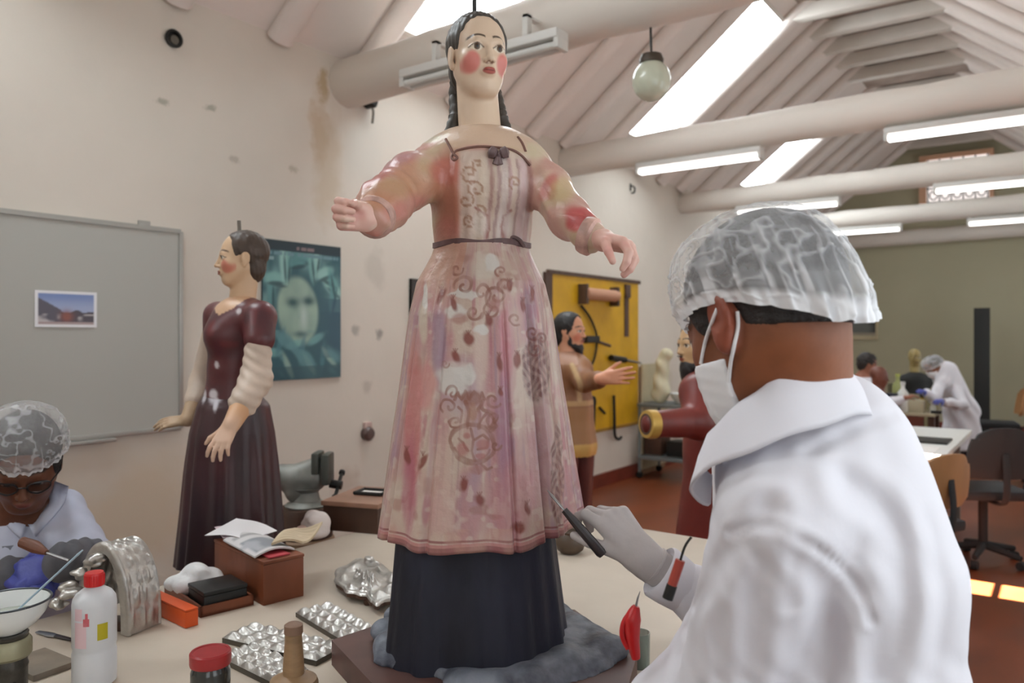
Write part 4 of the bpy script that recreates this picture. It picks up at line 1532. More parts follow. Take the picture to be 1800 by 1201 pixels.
def cap(hd, zb0, zbs, rx, ry, hz, yc, seed, parent, zside=.05, n=(300, 110), puff=.05, name='cap', a0=.26, fq=1.0):
    """Gathered see-through bouffant cap: dome from the brim (tilted plane in head space) to the crown, wrinkled, with an elastic band."""
    th = np.linspace(0, 2 * PI, n[0], endpoint=False)
    ph = np.linspace(0, 1, n[1])
    T, Pp = np.meshgrid(th, ph)
    q = np.stack([np.cos(T) * np.sin(Pp * PI / 2 + .0001), np.sin(T) * np.sin(Pp * PI / 2), np.cos(Pp * PI / 2)], -1).reshape(-1, 3)
    Tf, Pf = T.ravel(), Pp.ravel()
    wr = 1 - np.abs(vnoise(q * np.array([1, 1, 1.3]), 4.6 * fq, seed) + .5 * vnoise(q, 11 * fq, seed + 1))
    rad = np.abs(vnoise(np.c_[np.cos(Tf) * 7, np.sin(Tf) * 7, Pf * 1.6], 1.6, seed + 3))
    rid = sstep(.78, 1.0, wr)
    spoke = sstep(.16, .02, rad) * sstep(.25, .95, Pf)
    brim = sstep(.86, .93, Pf)
    # profile: crown -> widest -> tucked elastic edge
    prof_r = np.interp(Pf, [0, .1, .2, .32, .45, .58, .7, .86, .93, 1], [0, .26, .50, .73, .90, 1.0, 1.05, 1.05, 1.0, .97])
    prof_z = np.interp(Pf, [0, .1, .2, .32, .45, .58, .7, .86, .93, 1], [1, .985, .945, .85, .70, .53, .36, .07, -.02, -.10])
    bump = 1 + puff * (.5 * vnoise(q, 2.6, seed + 5) + .35 * rid + .3 * spoke) * sstep(0, .3, Pf) + .03 * np.sin(Tf * 17 + 3 * np.sin(Tf * 3)) * sstep(.7, .95, Pf) + .02 * np.sin(Tf * 41) * sstep(.8, .95, Pf)
    x = rx * prof_r * bump * np.cos(Tf)
    y = yc + ry * prof_r * bump * np.sin(Tf)
    zb = zb0 + zbs * (y - yc) * (.25 + .75 * Pf ** 1.5) + zside * np.cos(2 * Tf) * sstep(.6, 1, Pf)
    z = zb + (hz + .06 * 0) * prof_z * (1 + .5 * (bump - 1)) + (zbs * 0)
    z = z - .03 * np.abs(vnoise(np.c_[np.cos(Tf), np.sin(Tf), Tf * 0], 4, seed + 9)) * sstep(.9, 1, Pf)
    v = hd.c + (np.c_[x, y, z] * hd.H) @ hd.R.T
    al = np.clip(a0 + .26 * rid + .30 * spoke + .10 * vnoise(q, 6, seed + 7) + .05 * vnoise(q, 24, seed + 8), .14, .85)
    al = al * (1 - brim) + (.93 + .04 * rid) * brim
    fold = sstep(.70, .80, Pf) * (1 - brim)
    al = np.maximum(al, fold * (.30 + .5 * spoke + .25 * rid))
    P3 = v.reshape(n[1], n[0], 3)
    vv, ff = grid_vf(P3, True)
    return part(name, (vv, ff), m_net, parent, col=np.repeat(al[:, None], 3, 1), auto=None)


def ray_on(tree, px, py, off=.002):
    d = nrm([(px - 900) / FPX, 1, (590 - py) / FPX])
    h = tree.ray_cast(Vector((0, 0, EYE)), Vector(d))
    if h[0] is None:
        return None
    return np.array(h[0]) - d * off


# ------------------------------------------------------------------ man in the foreground: white coat, net cap, mask, working on the skirt
MH = .250
mf = nrm((-.47, .77, -.42))
mu = np.array([-.20, .35, .906])
HR = frame3(mf, mu)
mhead = Head(C(1338, 563, .985), MH, HR)
MO = np.array([.43, 1.02, 0.0])
MAN = thing('person', 'person in white coat and net cap seen from behind, bending to the pink skirt', 'person', MO)
mfh = nrm((-.669, .743, 0))
mlf = nrm((-.743, -.669, 0))
SL, SR_ = np.array([.312, .905, 1.285]), np.array([.515, 1.145, 1.29])
EL = np.array([.265, .975, 1.02])
WL = np.array([.225, 1.12, .975])
ER = np.array([.405, 1.36, .985])
WR = C(1138, 989, 1.365)
hw = WR
g = SDF((.10, .72, 0.0), (.68, 1.50, 1.72), .0055, zh=np.r_[np.arange(0, 1.22, .012), np.arange(1.22, 1.73, .0042)])
g.ax[0] = np.arange(.08, .70, .0048)
g.ax[1] = np.arange(.74, 1.52, .0048)
g.h = .012
g.F = np.full([len(a) for a in g.ax], .5, np.float32)
mhead.build(g, False, neck=(.372, 1.03, 1.34), neck_r=.060)
P = mhead.p
g.cone(P(0, -.16, -.10), (.368, 1.03, 1.36), .066, .076, .03)
for s_ in (-1, 1):
    er = HR @ np.array(Matrix.Rotation(.42 * s_, 3, 'Z'))
    g.ell(P(s_ * .358, -.065, -.02), np.array((.026, .100, .105)) * MH, .008, 'u', er)
    g.ell(P(s_ * .350, -.04, -.09), np.array((.024, .055, .075)) * MH, .010, 'u', er)
    g.ell(P(s_ * .345, -.02, -.13), np.array((.026, .045, .06)) * MH, .01, 'u', er)
    g.ell(P(s_ * .388, -.055, -.010), np.array((.022, .062, .066)) * MH, .006, 's', er)
g.cone((.42, 1.03, 1.30), (.44, 1.02, .95), .11, .125, .05)
g.cone(SL + (.01, 0.01, 0), SR_, .055, .06, .05)
g.cone((.44, 1.02, .95), (.44, 1.02, .86), .13, .14, .04)
for a, b, c_ in ((SL, EL, WL), (SR_, ER, WR)):
    g.cone(a, b, .050, .042, .03)
    g.cone(b, c_, .040, .028, .02)
LGS = (np.array([.40, .97, .0]), np.array([.49, 1.08, .0]))
for q in LGS:
    g.cone(q + (0, 0, .86), q + (-.01, 0, .48), .085, .06, .04)
    g.cone(q + (-.01, 0, .48), q + (.01, 0, .08), .055, .042, .02)
    g.cone(q + (.01, 0, .06), q + mfh * .14 + (.01, 0, .045), .042, .036, .02)
GWR = C(1130, 980, 1.365)
HND = ((-.7, -.35, -.5), (-.60, .24, .76), (.42, -.72, .38), .185)
HCU = dict(curl=((18, 62, 40), (46, 66, 34), (58, 66, 34), (66, 66, 34)), thumb_c=(-5, 10), spread=7, k=.012)
hand(g, GWR, *HND, fat=.72, **HCU)
bv, bf = g.mesh(1)
col = mhead.paint(bv, (116, 68, 44), lips=(140, 84, 72), brow=(40, 30, 26), iris=(40, 28, 22))
q = mhead.loc(bv)
col = dab(col, sstep(.35, -.4, q[:, 1]) * sstep(.1, -.4, q[:, 2]), (156, 94, 58), .45)
col = dab(col, sstep(.28, .34, np.abs(q[:, 0])) * (np.abs(q[:, 1] + .04) < .12) * (np.abs(q[:, 2]) < .2), (150, 76, 60), .6)
body = part('body', (bv, np.asarray(bf)), m_skin, MAN, col=col, auto=None)
mtree = BVHTree.FromPolygons([tuple(p) for p in bv], [tuple(int(i) for i in p) for p in bf])

# dark hair under the cap, down to the nape
g = SDF(P(0, 0, 0) - .2, P(0, 0, 0) + .2, .0042)
g.ell(P(0, -.075, .14), np.array((.352, .44, .395)) * MH, 0, 'u', HR)
g.cone(P(0, -.15, -.02), P(0, -.17, -.26), .0695, .0700, .02)
nh = nrm(HR @ np.array([0, .36, -1.0]))
g.plane(nh, float(np.dot(nh, P(0, -.04, -.075))), .004)
for s_ in (-1, 1):
    g.ell(P(s_ * .262, .12, .08), np.array((.045, .07, .13)) * MH, .01, 'u', HR)
g.ell(P(0, .42, -.05), np.array((.35, .40, .40)) * MH, .008, 's', HR)
for s_ in (-1, 1):
    g.ell(P(s_ * .38, -.03, -.06), np.array((.11, .13, .19)) * MH, .008, 's', HR)
g.warp(lambda X, Y, Z: .0012 * np.sin(X * 500 + Z * 300) * np.sin(Y * 450 - Z * 260))
part('hair', g.mesh(1), m_hair_dk, MAN, auto=None)
mcap = cap(mhead, .03, .38, .380, .470, .535, -.075, 3, MAN, zside=.07, puff=.06)
# paper mask with its two ear loops
g = SDF(P(0, .2, -.3) - .14, P(0, .2, -.3) + .14, .0034)
g.ell(P(0, .10, -.17), np.array((.305, .335, .40)) * MH, 0, 'u', HR)
g.ell(P(0, .26, -.38), np.array((.16, .15, .13)) * MH, .04, 'u', HR)
g.ell(P(0, .38, -.16), np.array((.09, .12, .13)) * MH, .03, 'u', HR)
def cut(n_loc, pt):
    n_ = HR @ np.array(n_loc, float)
    n_ = nrm(n_)
    g.plane(n_, float(np.dot(n_, P(*pt))), .002)
cut((0, -1, -.35), (0, .075, -.28))
cut((0, -.25, 1), (0, .40, -.10))
cut((0, 0, -1), (0, 0, -.56))
g.warp(lambda X, Y, Z: .0004 * np.sin(Z * 420 + X * 80))
kv, kf = g.mesh(1)
mask = part('face_mask', (kv, kf), m_mask, MAN, auto=None)
for pts in ([(1270, 520), (1254, 560), (1240, 600), (1232, 640), (1229, 668)], [(1296, 548), (1297, 575), (1290, 610), (1284, 640), (1281, 672)]):
    q = [ray_on(mtree, *p, off=.004) for p in pts]
    q = [p for p in q if p is not None]
    q = [p if np.linalg.norm(p - mhead.c) < .2 else mhead.c for p in q]
    if len(q) > 2:
        part('ear_loop', Msh().tube(catmull(q, 24), .0023, 8), m_mask, mask)

# the coat
def coat_fold(X, Y, Z):
    s1 = np.sin((X * 1.3 + Y * .5) * 34 + Z * 9 + 2.0 * np.sin(Z * 7 + X * 6))
    s2 = np.sin((X - Y * .4) * 60 - Z * 26 + 1.5 * np.sin(Z * 15 + Y * 8))
    lo = np.clip((1.36 - Z) / .30, .12, 1)
    return lo * (.0030 * s1 + .0022 * s2) + .0008 * np.sin(X * 150 - Y * 90 + Z * 60 + 2 * np.sin(Z * 40))
g = SDF((.06, .70, .42), (.70, 1.50, 1.46), .0052)
g.cone((.395, 1.025, 1.31), (.428, 1.025, 1.02), .128, .148, .06)
g.cone((.428, 1.025, 1.02), (.432, 1.02, .80), .150, .160, .05)
g.cone((.432, 1.02, .80), (.435, 1.02, .46), .162, .20, .05)
g.cone(SL + (.02, .02, .0), SR_, .068, .072, .06)
g.cone((.375, 1.03, 1.36), SL + (.01, .01, .02), .075, .058, .05)
g.cone((.395, 1.04, 1.37), SR_ + (0, 0, .01), .078, .068, .05)
g.cone((.415, .99, 1.35), (.445, .98, 1.20), .078, .11, .06)
g.cone(SL, EL, .073, .060, .02)
g.cone(EL, WL, .060, .046, .02)
g.cone((.30, 1.06, 1.12), (.225, 1.12, .90), .05, .075, .05)
g.cone(SR_, ER, .072, .062, .04)
g.cone(ER, WR - nrm(WR - ER) * .075, .060, .046, .02)
# long crease between sleeve and back, folds at the armpit
for pts, w_ in (([C(1500, 850, .90), C(1570, 930, .90), C(1588, 1040, .90), C(1560, 1200, .88)], .010), ([C(1380, 880, .83), C(1290, 930, .82), C(1215, 1010, .86)], .007),
                ([C(1330, 960, .82), C(1270, 1060, .84), C(1230, 1140, .88)], .006), ([C(1420, 980, .84), C(1450, 1080, .84), C(1455, 1200, .84)], .006), ([C(1520, 1060, .88), C(1545, 1120, .87), C(1540, 1200, .87)], .006)):
    q = catmull(pts, 12)
    T_, = [BVHTree.FromPolygons([(0, 0, 0), (0, 0, .001), (0, .001, 0)], [(0, 1, 2)])]
    for a, b in zip(q[:-1], q[1:]):
        pass
g.warp(coat_fold)
n_ = nrm(np.array([-.19, .06, .30]))
# open neck: carve the neck hole
g.cone((.315, 1.045, 1.48), (.372, 1.03, 1.34), .095, .070, .015, 's')
cv, cf = g.mesh(1)
ctree = BVHTree.FromPolygons([tuple(p) for p in cv], [tuple(int(i) for i in p) for p in cf])
# press the big creases into the cloth along drawn lines
for pts, w_, dep in (([(1488, 850), (1560, 910), (1586, 1000), (1580, 1100), (1556, 1195)], .018, .012), ([(1350, 895), (1290, 955), (1240, 1030), (1222, 1065)], .014, .009), ([(1335, 985), (1325, 1080), (1310, 1195)], .014, .006),
                     ([(1425, 990), (1450, 1090), (1455, 1195)], .016, .006), ([(1515, 1040), (1540, 1110), (1535, 1195)], .014, .006), ([(1245, 1040), (1205, 1105), (1160, 1140)], .010, .006), ([(1630, 930), (1650, 1030), (1640, 1190)], .016, .004),
                     ([(1280, 938), (1343, 922), (1429, 960), (1499, 1022), (1530, 1090)], .0055, .0050), ([(1420, 800), (1500, 752), (1570, 728)], .008, .003), ([(1400, 960), (1385, 1010), (1390, 1060)], .010, .004), ([(1268, 1070), (1262, 1130), (1270, 1195)], .010, .005)):
    q = [ray_on(ctree, *p, off=0) for p in pts]
    q = [p for p in q if p is not None]
    if len(q) < 2:
        continue
    q = catmull(q, 30)
    d = np.full(len(cv), 9.0)
    for p in q:
        d = np.minimum(d, np.linalg.norm(cv - p, axis=1))
    view = nrm(q.mean(0) - np.array([0, 0, EYE]))
    cv = cv + (dep * np.exp(-(d / w_) ** 2) - dep * .55 * np.exp(-((d - 1.9 * w_) / w_) ** 2))[:, None] * view
coat = part('coat', (cv, np.asarray(cf)), m_coat, MAN, auto=None)

# collar: stand and fall around the leaning neck
cen = C(1345, 716, 1.0)
collar = part('collar', collar_vf(cen - mfh * .013, mfh, mlf, .063, .080, .060), m_coat, coat, auto=None)
# sleeve cuff and glove with its tool
cu = WR - nrm(WR - ER) * .028
ax = nrm(WR - ER)
part('cuff', Msh().lathe([(.044, -.045), (.0475, -.02), (.049, .004), (.046, .009), (.040, .004)], 28, cu - ax * .005, ax), m_coat, coat)
gw = GWR
g = SDF(gw - .21, gw + .21, .0026)
hand(g, gw, *HND, fat=1.08, **HCU)
g.cone(gw - ax * .085, gw, .034, .030, .02)
v, f = g.mesh(2)
gl = part('glove', (v, f), m_glove, MAN, auto=None, label='thin pale latex glove holding the tool')
part('glove_cuff', Msh().lathe([(.0325, 0), (.0345, .0015), (.0345, .005), (.0325, .0065)], 24, gw - ax * .028, ax), m_glove, gl)

a, b = C(962, 862, 1.372), C(1060, 976, 1.350)
tool = thing('modelling_spatula', 'dark spatula held in the gloved hand against the skirt hem', 'spatula', (a + b) / 2)
dd = nrm(b - a)
part('handle', Msh().tube([a + dd * .045, a + dd * .09, a + dd * .14, b], [.006, .0085, .0095, .0075], 10), mat('black_handle', (46, 38, 40), .35), tool)
part('blade', Msh().tube([a, a + dd * .012, a + dd * .035, a + dd * .05], [.0015, .0065, .006, .004], 10, flat=.35), m_steel, tool)

# trousers and shoes of the standing man
g = SDF((.28, .84, 0.09), (.62, 1.22, .93), .011)
for q in LGS:
    g.cone(q + (0, 0, .88), q + (-.01, 0, .48), .098, .078, .04)
    g.cone(q + (-.01, 0, .48), q + (.01, 0, .10), .076, .068, .02)
part('trousers', g.mesh(1), m_trouser, MAN, auto=None)
for q in LGS:
    g = SDF(q + (-.20, -.12, -.0), q + (.14, .26, .16), .008)
    g.cone(q + (.015, -.02, .055), q + mfh * .17 + (.01, 0, .042), .052, .045, .02)
    g.cone(q + (.01, 0, .05), q + (.01, 0, .12), .052, .05, .02)
    g.plane((0, 0, -1), -.002)
    part('shoe', g.mesh(1), m_shoe, MAN, auto=None)
# pen clipped at the breast, scissors hanging from the pocket
q = ray_on(ctree, 1196, 985, .006)
if q is None:
    q = C(1196, 985, .95)
pen = thing('marker_pen', 'short red and black pen clipped to the front of the white coat', 'pen', q)
dv = nrm(C(1180, 1030, 1.0) - C(1205, 955, 1.0))
part('barrel', Msh().tube([q, q + dv * .035], .006, 10), mat('pen_red', (160, 60, 46), .4), pen)
part('pen_cap', Msh().tube([q + dv * .032, q + dv * .05], .0066, 10), m_dark, pen)
part('clip', Msh().tube(catmull([q, q - dv * .018, q - dv * .03 + (.004, 0, 0)], 8), .0016, 6), m_dark, pen)
q = C(1108, 1100, 1.10)
sc_ = thing('scissors', 'red-handled scissors sticking out in front of the white coat above the table', 'scissors', q)
m_red = mat('red_plastic', (186, 26, 30), .35)
part('handle', Msh().tube(catmull([C(1118, 1066, 1.1), C(1098, 1092, 1.1), C(1094, 1118, 1.1), C(1104, 1140, 1.1)], 20), [.004] * 20, 10), m_red, sc_)
part('handle', Msh().tube(catmull([C(1118, 1066, 1.1), C(1112, 1090, 1.1), C(1112, 1120, 1.1), C(1118, 1158, 1.1)], 20), np.interp(np.linspace(0, 1, 20), [0, .3, .6, 1], [.005, .012, .011, .006]), 12), m_red, sc_)
part('blade', Msh().tube([C(1118, 1066, 1.1), C(1121, 1052, 1.103), C(1125, 1040, 1.107)], [.004, .0035, .001], 8, flat=.4), m_steel, sc_)

# ------------------------------------------------------------------ seated man at the left end of the table
LH = .236
LR = frame3((.40, -.74, -.54), (.25, -.42, 1))
lh = Head(C(44, 812, 1.95), LH, LR)
LO = np.array([C(20, 900, 2.1)[0], 2.1, 0])
LM = thing('person', 'person in net cap and glasses bent over silver work, blue glove on the hand', 'person', LO)
lf = nrm((.48, -.87, 0))
ls = nrm(np.cross(lf, (0, 0, 1)))          # his right
NK = C(28, 935, 2.06)
S1, S2 = C(98, 905, 2.06), C(-82, 925, 2.15)
E1, H1 = C(158, 985, 1.98), C(110, 988, 1.785)
E2, H2 = C(-50, 1070, 1.95), C(18, 1012, 1.80)
HIP = np.array([NK[0] - .05, 2.20, .50])
g = SDF(np.minimum(HIP, S2) - (.22, .55, .5), np.maximum(S1, HIP) + (.25, .2, .4), .009, zh=np.r_[np.arange(0, .92, .018), np.arange(.92, 1.38, .0046)])
g.ax[0] = np.arange(-1.75, -.98, .0058)
g.ax[1] = np.arange(1.60, 2.42, .0058)
g.h = .018
g.F = np.full([len(a) for a in g.ax], .5, np.float32)
lh.build(g, False, neck=NK, neck_r=.052)
g.cone(NK + (0, .03, -.13), HIP, .085, .125, .05)
g.cone(S1, S2, .05, .05, .05)
for a, b, c_ in ((S1, E1, H1), (S2, E2, H2)):
    g.cone(a, b, .045, .036, .03)
    g.cone(b, c_, .034, .026, .02)
for s_ in (-1, 1):
    k_ = HIP + lf * .30 + ls * s_ * .10
    g.cone(HIP + ls * s_ * .08, k_, .08, .06, .04)
    g.cone(k_, (k_[0] - .02, k_[1], .06), .055, .04, .02)
H1_ = ((0, -.6, .4), (-.86, -.20, -.28), (.10, -.78, .55), .175)
H2_ = ((0, -.3, 1), (.85, -.45, .05), (-.1, -.5, .85), .165)
C1_ = ((30, 45, 25), (38, 48, 28), (44, 50, 28), (48, 50, 30))
C2_ = ((35, 55, 30), (40, 55, 30), (45, 55, 30), (50, 55, 30))
hand(g, H1, *H1_, curl=C1_, thumb_c=(10, 20), spread=5, fat=.82)
hand(g, H2, *H2_, curl=C2_, thumb_c=(5, 15), spread=3, fat=.82)
v, f = g.mesh(1)
col = lh.paint(v, (104, 64, 46), lips=(120, 70, 60), brow=(34, 26, 22), iris=(30, 24, 20), open_=.55, white=(170, 150, 135))
part('body', (v, np.asarray(f)), m_skin, LM, col=col, auto=None)
P = lh.p
g = SDF(lh.c - .19, lh.c + .19, .0055)
g.ell(P(0, -.075, .14), np.array((.345, .43, .385)) * LH, 0, 'u', LR)
g.ell(P(0, -.22, -.10), np.array((.28, .25, .28)) * LH, .03, 'u', LR)
for s_ in (-1, 1):
    g.ell(P(s_ * .28, .08, .04), np.array((.06, .10, .14)) * LH, .01, 'u', LR)
g.ell(P(0, .44, -.05), np.array((.33, .42, .40)) * LH, .008, 's', LR)
for s_ in (-1, 1):
    g.ell(P(s_ * .38, -.03, -.10), np.array((.10, .13, .19)) * LH, .008, 's', LR)
part('hair', g.mesh(1), m_hair_dk, LM, auto=None)
cap(lh, .17, .16, .39, .48, .42, -.06, 14, LM, zside=.03, n=(220, 80), puff=.05, a0=.18, fq=.85)
# glasses
gl = Msh()
mg = mat('glasses_frame', (30, 24, 24), .3)
mlens = mat('glasses_lens', (40, 30, 28), .12)
mlens.node_tree.nodes['Principled BSDF'].inputs['Alpha'].default_value = .45
for x in (-.145, .145):
    a = np.linspace(0, 2 * PI, 26)
    ring = np.array([P(x + .105 * math.cos(t), .415 - .05 * abs(math.cos(t)) * (1 if x * math.cos(t) > 0 else 0), -.005 + .075 * math.sin(t)) for t in a])
    gl.tube(ring, .0022, 6, False)
gl.tube([P(-.042, .425, .01), P(0, .445, .03), P(.042, .425, .01)], .002, 6)
for x in (-1, 1):
    gl.tube([P(x * .25, .36, .02), P(x * .33, .20, .03), P(x * .345, -.02, .04)], .002, 6)
go = part('glasses', gl, mg, LM)
for x in (-.145, .145):
    ring = [P(x + .10 * math.cos(t), .412 - .05 * abs(math.cos(t)) * (1 if x * math.cos(t) > 0 else 0), -.005 + .07 * math.sin(t)) for t in np.linspace(0, 2 * PI, 22, endpoint=False)]
    part('lens', (np.array(ring), [tuple(range(22))]), mlens, go, smooth=False)
# coat, lapels, grey oversleeves
g = SDF((-1.78, 1.62, .38), (-.96, 2.42, 1.22), .0085)
g.cone(NK + (0, .03, -.13), HIP + (0, -.02, .1), .135, .165, .05)
g.cone(HIP + (0, 0, .1), HIP + lf * .2 + (0, 0, -.02), .165, .16, .05)
g.cone(NK + (0, .02, -.045), S1, .07, .066, .04)
g.cone(NK + (0, .02, -.045), S2, .07, .066, .04)
g.cone(S1, E1, .064, .062, .02)
g.cone(S2, E2, .066, .060, .02)
g.warp(lambda X, Y, Z: .004 * np.sin((X * 1.2 + Y * .6) * 42 + Z * 14 + 2 * np.sin(Z * 11 + X * 9)) + .003 * np.sin((X - Y) * 70 - Z * 35))
g.cone(P(0, .05, -.62), NK + lf * .02 + (0, 0, .10), .05, .035, .015, 's')
g.cone(C(30, 880, 1.96), C(46, 914, 1.93), .050, .014, .008, 's')
g.cone(NK + lf * .06 + (0, 0, -.12), NK + lf * .045 + (0, 0, -.01), .085, .055, .03)
lv_, lf_ = g.mesh(1)
ltree = BVHTree.FromPolygons([tuple(p) for p in lv_], [tuple(int(i) for i in p) for p in lf_])
lco = part('coat', (lv_, lf_), mat('blueish_coat', (192, 196, 214), .85, var=.05, vscale=6, spec=.2), LM, auto=None)
for inner, outer in (([(92, 846), (78, 872), (58, 900), (47, 918)], [(118, 856), (112, 884), (90, 912), (62, 944)]), ([(-6, 868), (14, 884), (32, 902), (44, 918)], [(-14, 892), (0, 912), (18, 932), (36, 948)])):
    rows = []
    for k in np.linspace(0, 1, 7):
        pi = catmull(inner, 14) * (1 - k) + catmull(outer, 14) * k
        row = []
        for p in pi:
            q = ray_on(ltree, p[0], p[1], off=.006 + .010 * math.sin(k * PI * .9))
            row.append(q if q is not None and q[1] < 2.12 else (row[-1] if row else C(p[0], p[1], 1.97)))
        rows.append(row)
    rows = np.array(rows)
    for _ in range(2):
        rows[:, 1:-1] = .5 * rows[:, 1:-1] + .25 * (rows[:, :-2] + rows[:, 2:])
    back = rows[::-1] + np.array([0, .007, 0])
    part('lapel', grid_vf(np.concatenate([rows, back])), MATS['blueish_coat'], lco, auto=None)
part('shirt_front', Msh().tube([NK + lf * .05 + (0, 0, -.16), NK + lf * .065 + (0, 0, -.08), NK + lf * .060 + (0, 0, -.015)], [.07, .06, .045], 16), mat('grey_shirt', (120, 122, 134), .8), lco)
m_gsl = mat('grey_oversleeve', (92, 92, 98), .85, var=.2, vscale=14, bump=.3, bscale=30)
for b, c_ in ((E1, H1), (E2, H2)):
    g = SDF(np.minimum(b, c_) - .09, np.maximum(b, c_) + .09, .006)
    g.cone(b, c_, .058, .044, .0)
    g.warp(lambda X, Y, Z: .003 * np.sin(X * 130 + Y * 90 + 2 * np.sin(Z * 60)))
    part('oversleeve', g.mesh(1), m_gsl, LM, auto=None)
for w0, hp_, cu_, tc_ in ((H1, H1_, C1_, (10, 20)), (H2, H2_, C2_, (5, 15))):
    g = SDF(w0 - .22, w0 + .22, .0042)
    hand(g, w0, *hp_, curl=cu_, thumb_c=tc_, spread=5 if w0 is H1 else 3, fat=1.2)
    part('glove', g.mesh(1), m_blue_glove, LM, auto=None, label='blue rubber glove')
q = C(62, 965, 1.70)
t = thing('graver', 'small brown wooden graver in the seated person\'s hands', 'graver', q)
part('handle', Msh().tube([q + (-.035, .01, .012), q + (.0, 0, .004), q + (.03, -.008, -.006)], [.012, .014, .006], 10), mat('brown_handle', (104, 62, 44), .5), t)
part('shaft', Msh().tube([q + (.028, -.008, -.006), q + (.085, -.02, -.02)], .003, 6), m_steel, t)
st = thing('stool', 'wooden stool under the seated person behind the table', 'stool', (HIP[0], HIP[1], 0))
part('seat', Msh().lathe([(.02, .335), (.16, .335), (.17, .345), (.16, .36), (.02, .362)], 24, (HIP[0], HIP[1], 0)), m_brown, st)
for i in range(4):
    a = PI / 4 + i * PI / 2
    part('leg', Msh().tube([(HIP[0] + .11 * math.cos(a), HIP[1] + .11 * math.sin(a), .34), (HIP[0] + .16 * math.cos(a), HIP[1] + (.16 * math.sin(a)), 0)], .016, 8), m_brown, st)

# ------------------------------------------------------------------ maroon robed lady statue
MD = 2.40
ms = MD / FPX
c2 = lambda px, py, d=MD: C(px, py, d)
BZ = .80
MS0 = C(408, 900, MD)
MS0[2] = BZ
VS = thing('maroon_statue', 'carved lady in a dark maroon dress with white sleeves before the cream wall', 'statue', MS0)
VR = frame3((-.90, -.43, -.02), (0, 0, 1))
vh = Head(C(424, 455, MD), .168, VR)
g = SDF(C(365, 530, MD) - (0, .13, 0), C(480, 395, MD) + (0, .13, 0), .0027)
vh.build(g, True, neck=C(424, 545, MD + .01), neck_r=.038)
v, f = g.mesh(1)
col = vh.paint(v, (204, 172, 140), lips=(170, 96, 84), brow=(90, 66, 50), cheek=(200, 110, 96, .75), iris=(60, 46, 36))
part('head', (v, f), m_skinpaint, VS, col=col, auto=None)
g = SDF(C(365, 530, MD) - (0, .13, 0), C(490, 385, MD) + (0, .13, 0), .0032)
P = vh.p
g.ell(P(0, -.085, .145), np.array((.345, .43, .385)) * vh.H, 0, 'u', VR)
g.ell(P(0, -.20, -.13), np.array((.27, .24, .33)) * vh.H, .03 * vh.H, 'u', VR)
g.ell(P(0, .46, .00), np.array((.36, .44, .50)) * vh.H, .008, 's', VR)
for x in (-1, 1):
    g.ell(P(x * .37, .02, -.13), np.array((.12, .17, .19)) * vh.H, .008, 's', VR)
g.warp(lambda X, Y, Z: .0012 * np.sin(X * 350 + Z * 120) * np.cos(Y * 300))
part('hair', g.mesh(1), mat('brown_hair_paint', (66, 52, 42), .5, bump=.3, bscale=60), VS, auto=None)
part('crown_spike', Msh().tube([C(421, 410, MD), C(420, 388, MD)], .006, 8), mat('grey_spike', (110, 104, 96), .5, .3), VS)
m_mar = mat('maroon_paint', (0, 0, 0), .42, attr=True, spec=.5, coat=.1, bump=.1, bscale=40)
g = SDF(C(340, 715, MD) - (0, .17, 0), C(500, 510, MD) + (0, .17, 0), .0055)
g.cone(c2(424, 572), c2(412, 640), .090, .072, .03, ys=1.0)
g.cone(c2(412, 640), c2(408, 705), .072, .085, .03)
g.cone(c2(385, 556, MD + .07), c2(458, 556, MD - .06), .042, .046, .04)
g.ell(c2(395, 590, MD - .03), (.06, .07, .06), .03)
S_N, S_F = c2(456, 560, MD - .075), c2(384, 556, MD + .085)
g.cone(S_N, c2(456, 596, MD - .10), .047, .045, .02)
g.cone(S_F, c2(378, 594, MD + .10), .045, .042, .02)
v, f = g.mesh(2)
u_, w_ = 900 + v[:, 0] * FPX / MD, 590 - (v[:, 2] - EYE) * FPX / MD
n1 = vnoise(v, 18, 3)
col = np.tile(lin((88, 38, 42)), (len(v), 1))
col = dab(col, sstep(0, .7, n1), (66, 30, 38), .7)
col = dab(col, sstep(.3, .8, vnoise(v, 30, 9)), (108, 40, 44), .6)
nl = np.interp(u_, [370, 386, 402, 425, 440, 455], [535, 545, 556, 545, 530, 520])
col = dab(col, (w_ < nl) * (u_ > 382) * (u_ < 452) * 1.0, (198, 160, 128), 1)
for x, y, rx, ry in ((437, 549, 5, 5), (396, 640, 4, 6), (392, 690, 8, 8), (372, 692, 5, 8), (398, 704, 5, 9)):
    col = dab(col, ellm(u_ + 2 * n1, w_, x, y, rx, ry), (206, 200, 204), .9)
part('bodice', (v, f), m_mar, VS, col=col, auto=None)
# skirt
n = 200
th = np.linspace(0, 2 * PI, n, endpoint=False)
rows = []
for t in np.linspace(0, 1, 70):
    z = c2(0, 688)[2] * (1 - t) + BZ * t
    py = 590 - (z - EYE) / ms
    lx = np.interp(py, [688, 712, 760, 830, 900, 960, 1010], [362, 348, 336, 328, 322, 316, 311])
    rx_ = np.interp(py, [688, 712, 760, 830, 900, 960, 1010], [452, 474, 482, 488, 493, 497, 498])
    cx, hw_ = (lx + rx_) / 2, (rx_ - lx) / 2 * ms
    r = 1 + (.05 * np.sin(th * 9 + 1) + .03 * np.sin(th * 17)) * min(1, t * 2.5) * (.5 + .5 * t)
    rows.append(np.stack([c2(cx, 0)[0] + hw_ * .97 * r * np.cos(th), MD + hw_ * .90 * r * np.sin(th), np.full(n, z)], -1))
v, f = grid_vf(np.array(rows), True)
n1 = vnoise(v * np.array([1, 1, .35]), 22, 5)
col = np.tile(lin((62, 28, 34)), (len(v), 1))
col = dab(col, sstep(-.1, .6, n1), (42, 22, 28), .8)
col = dab(col, sstep(.2, .7, -n1), (82, 34, 38), .7)
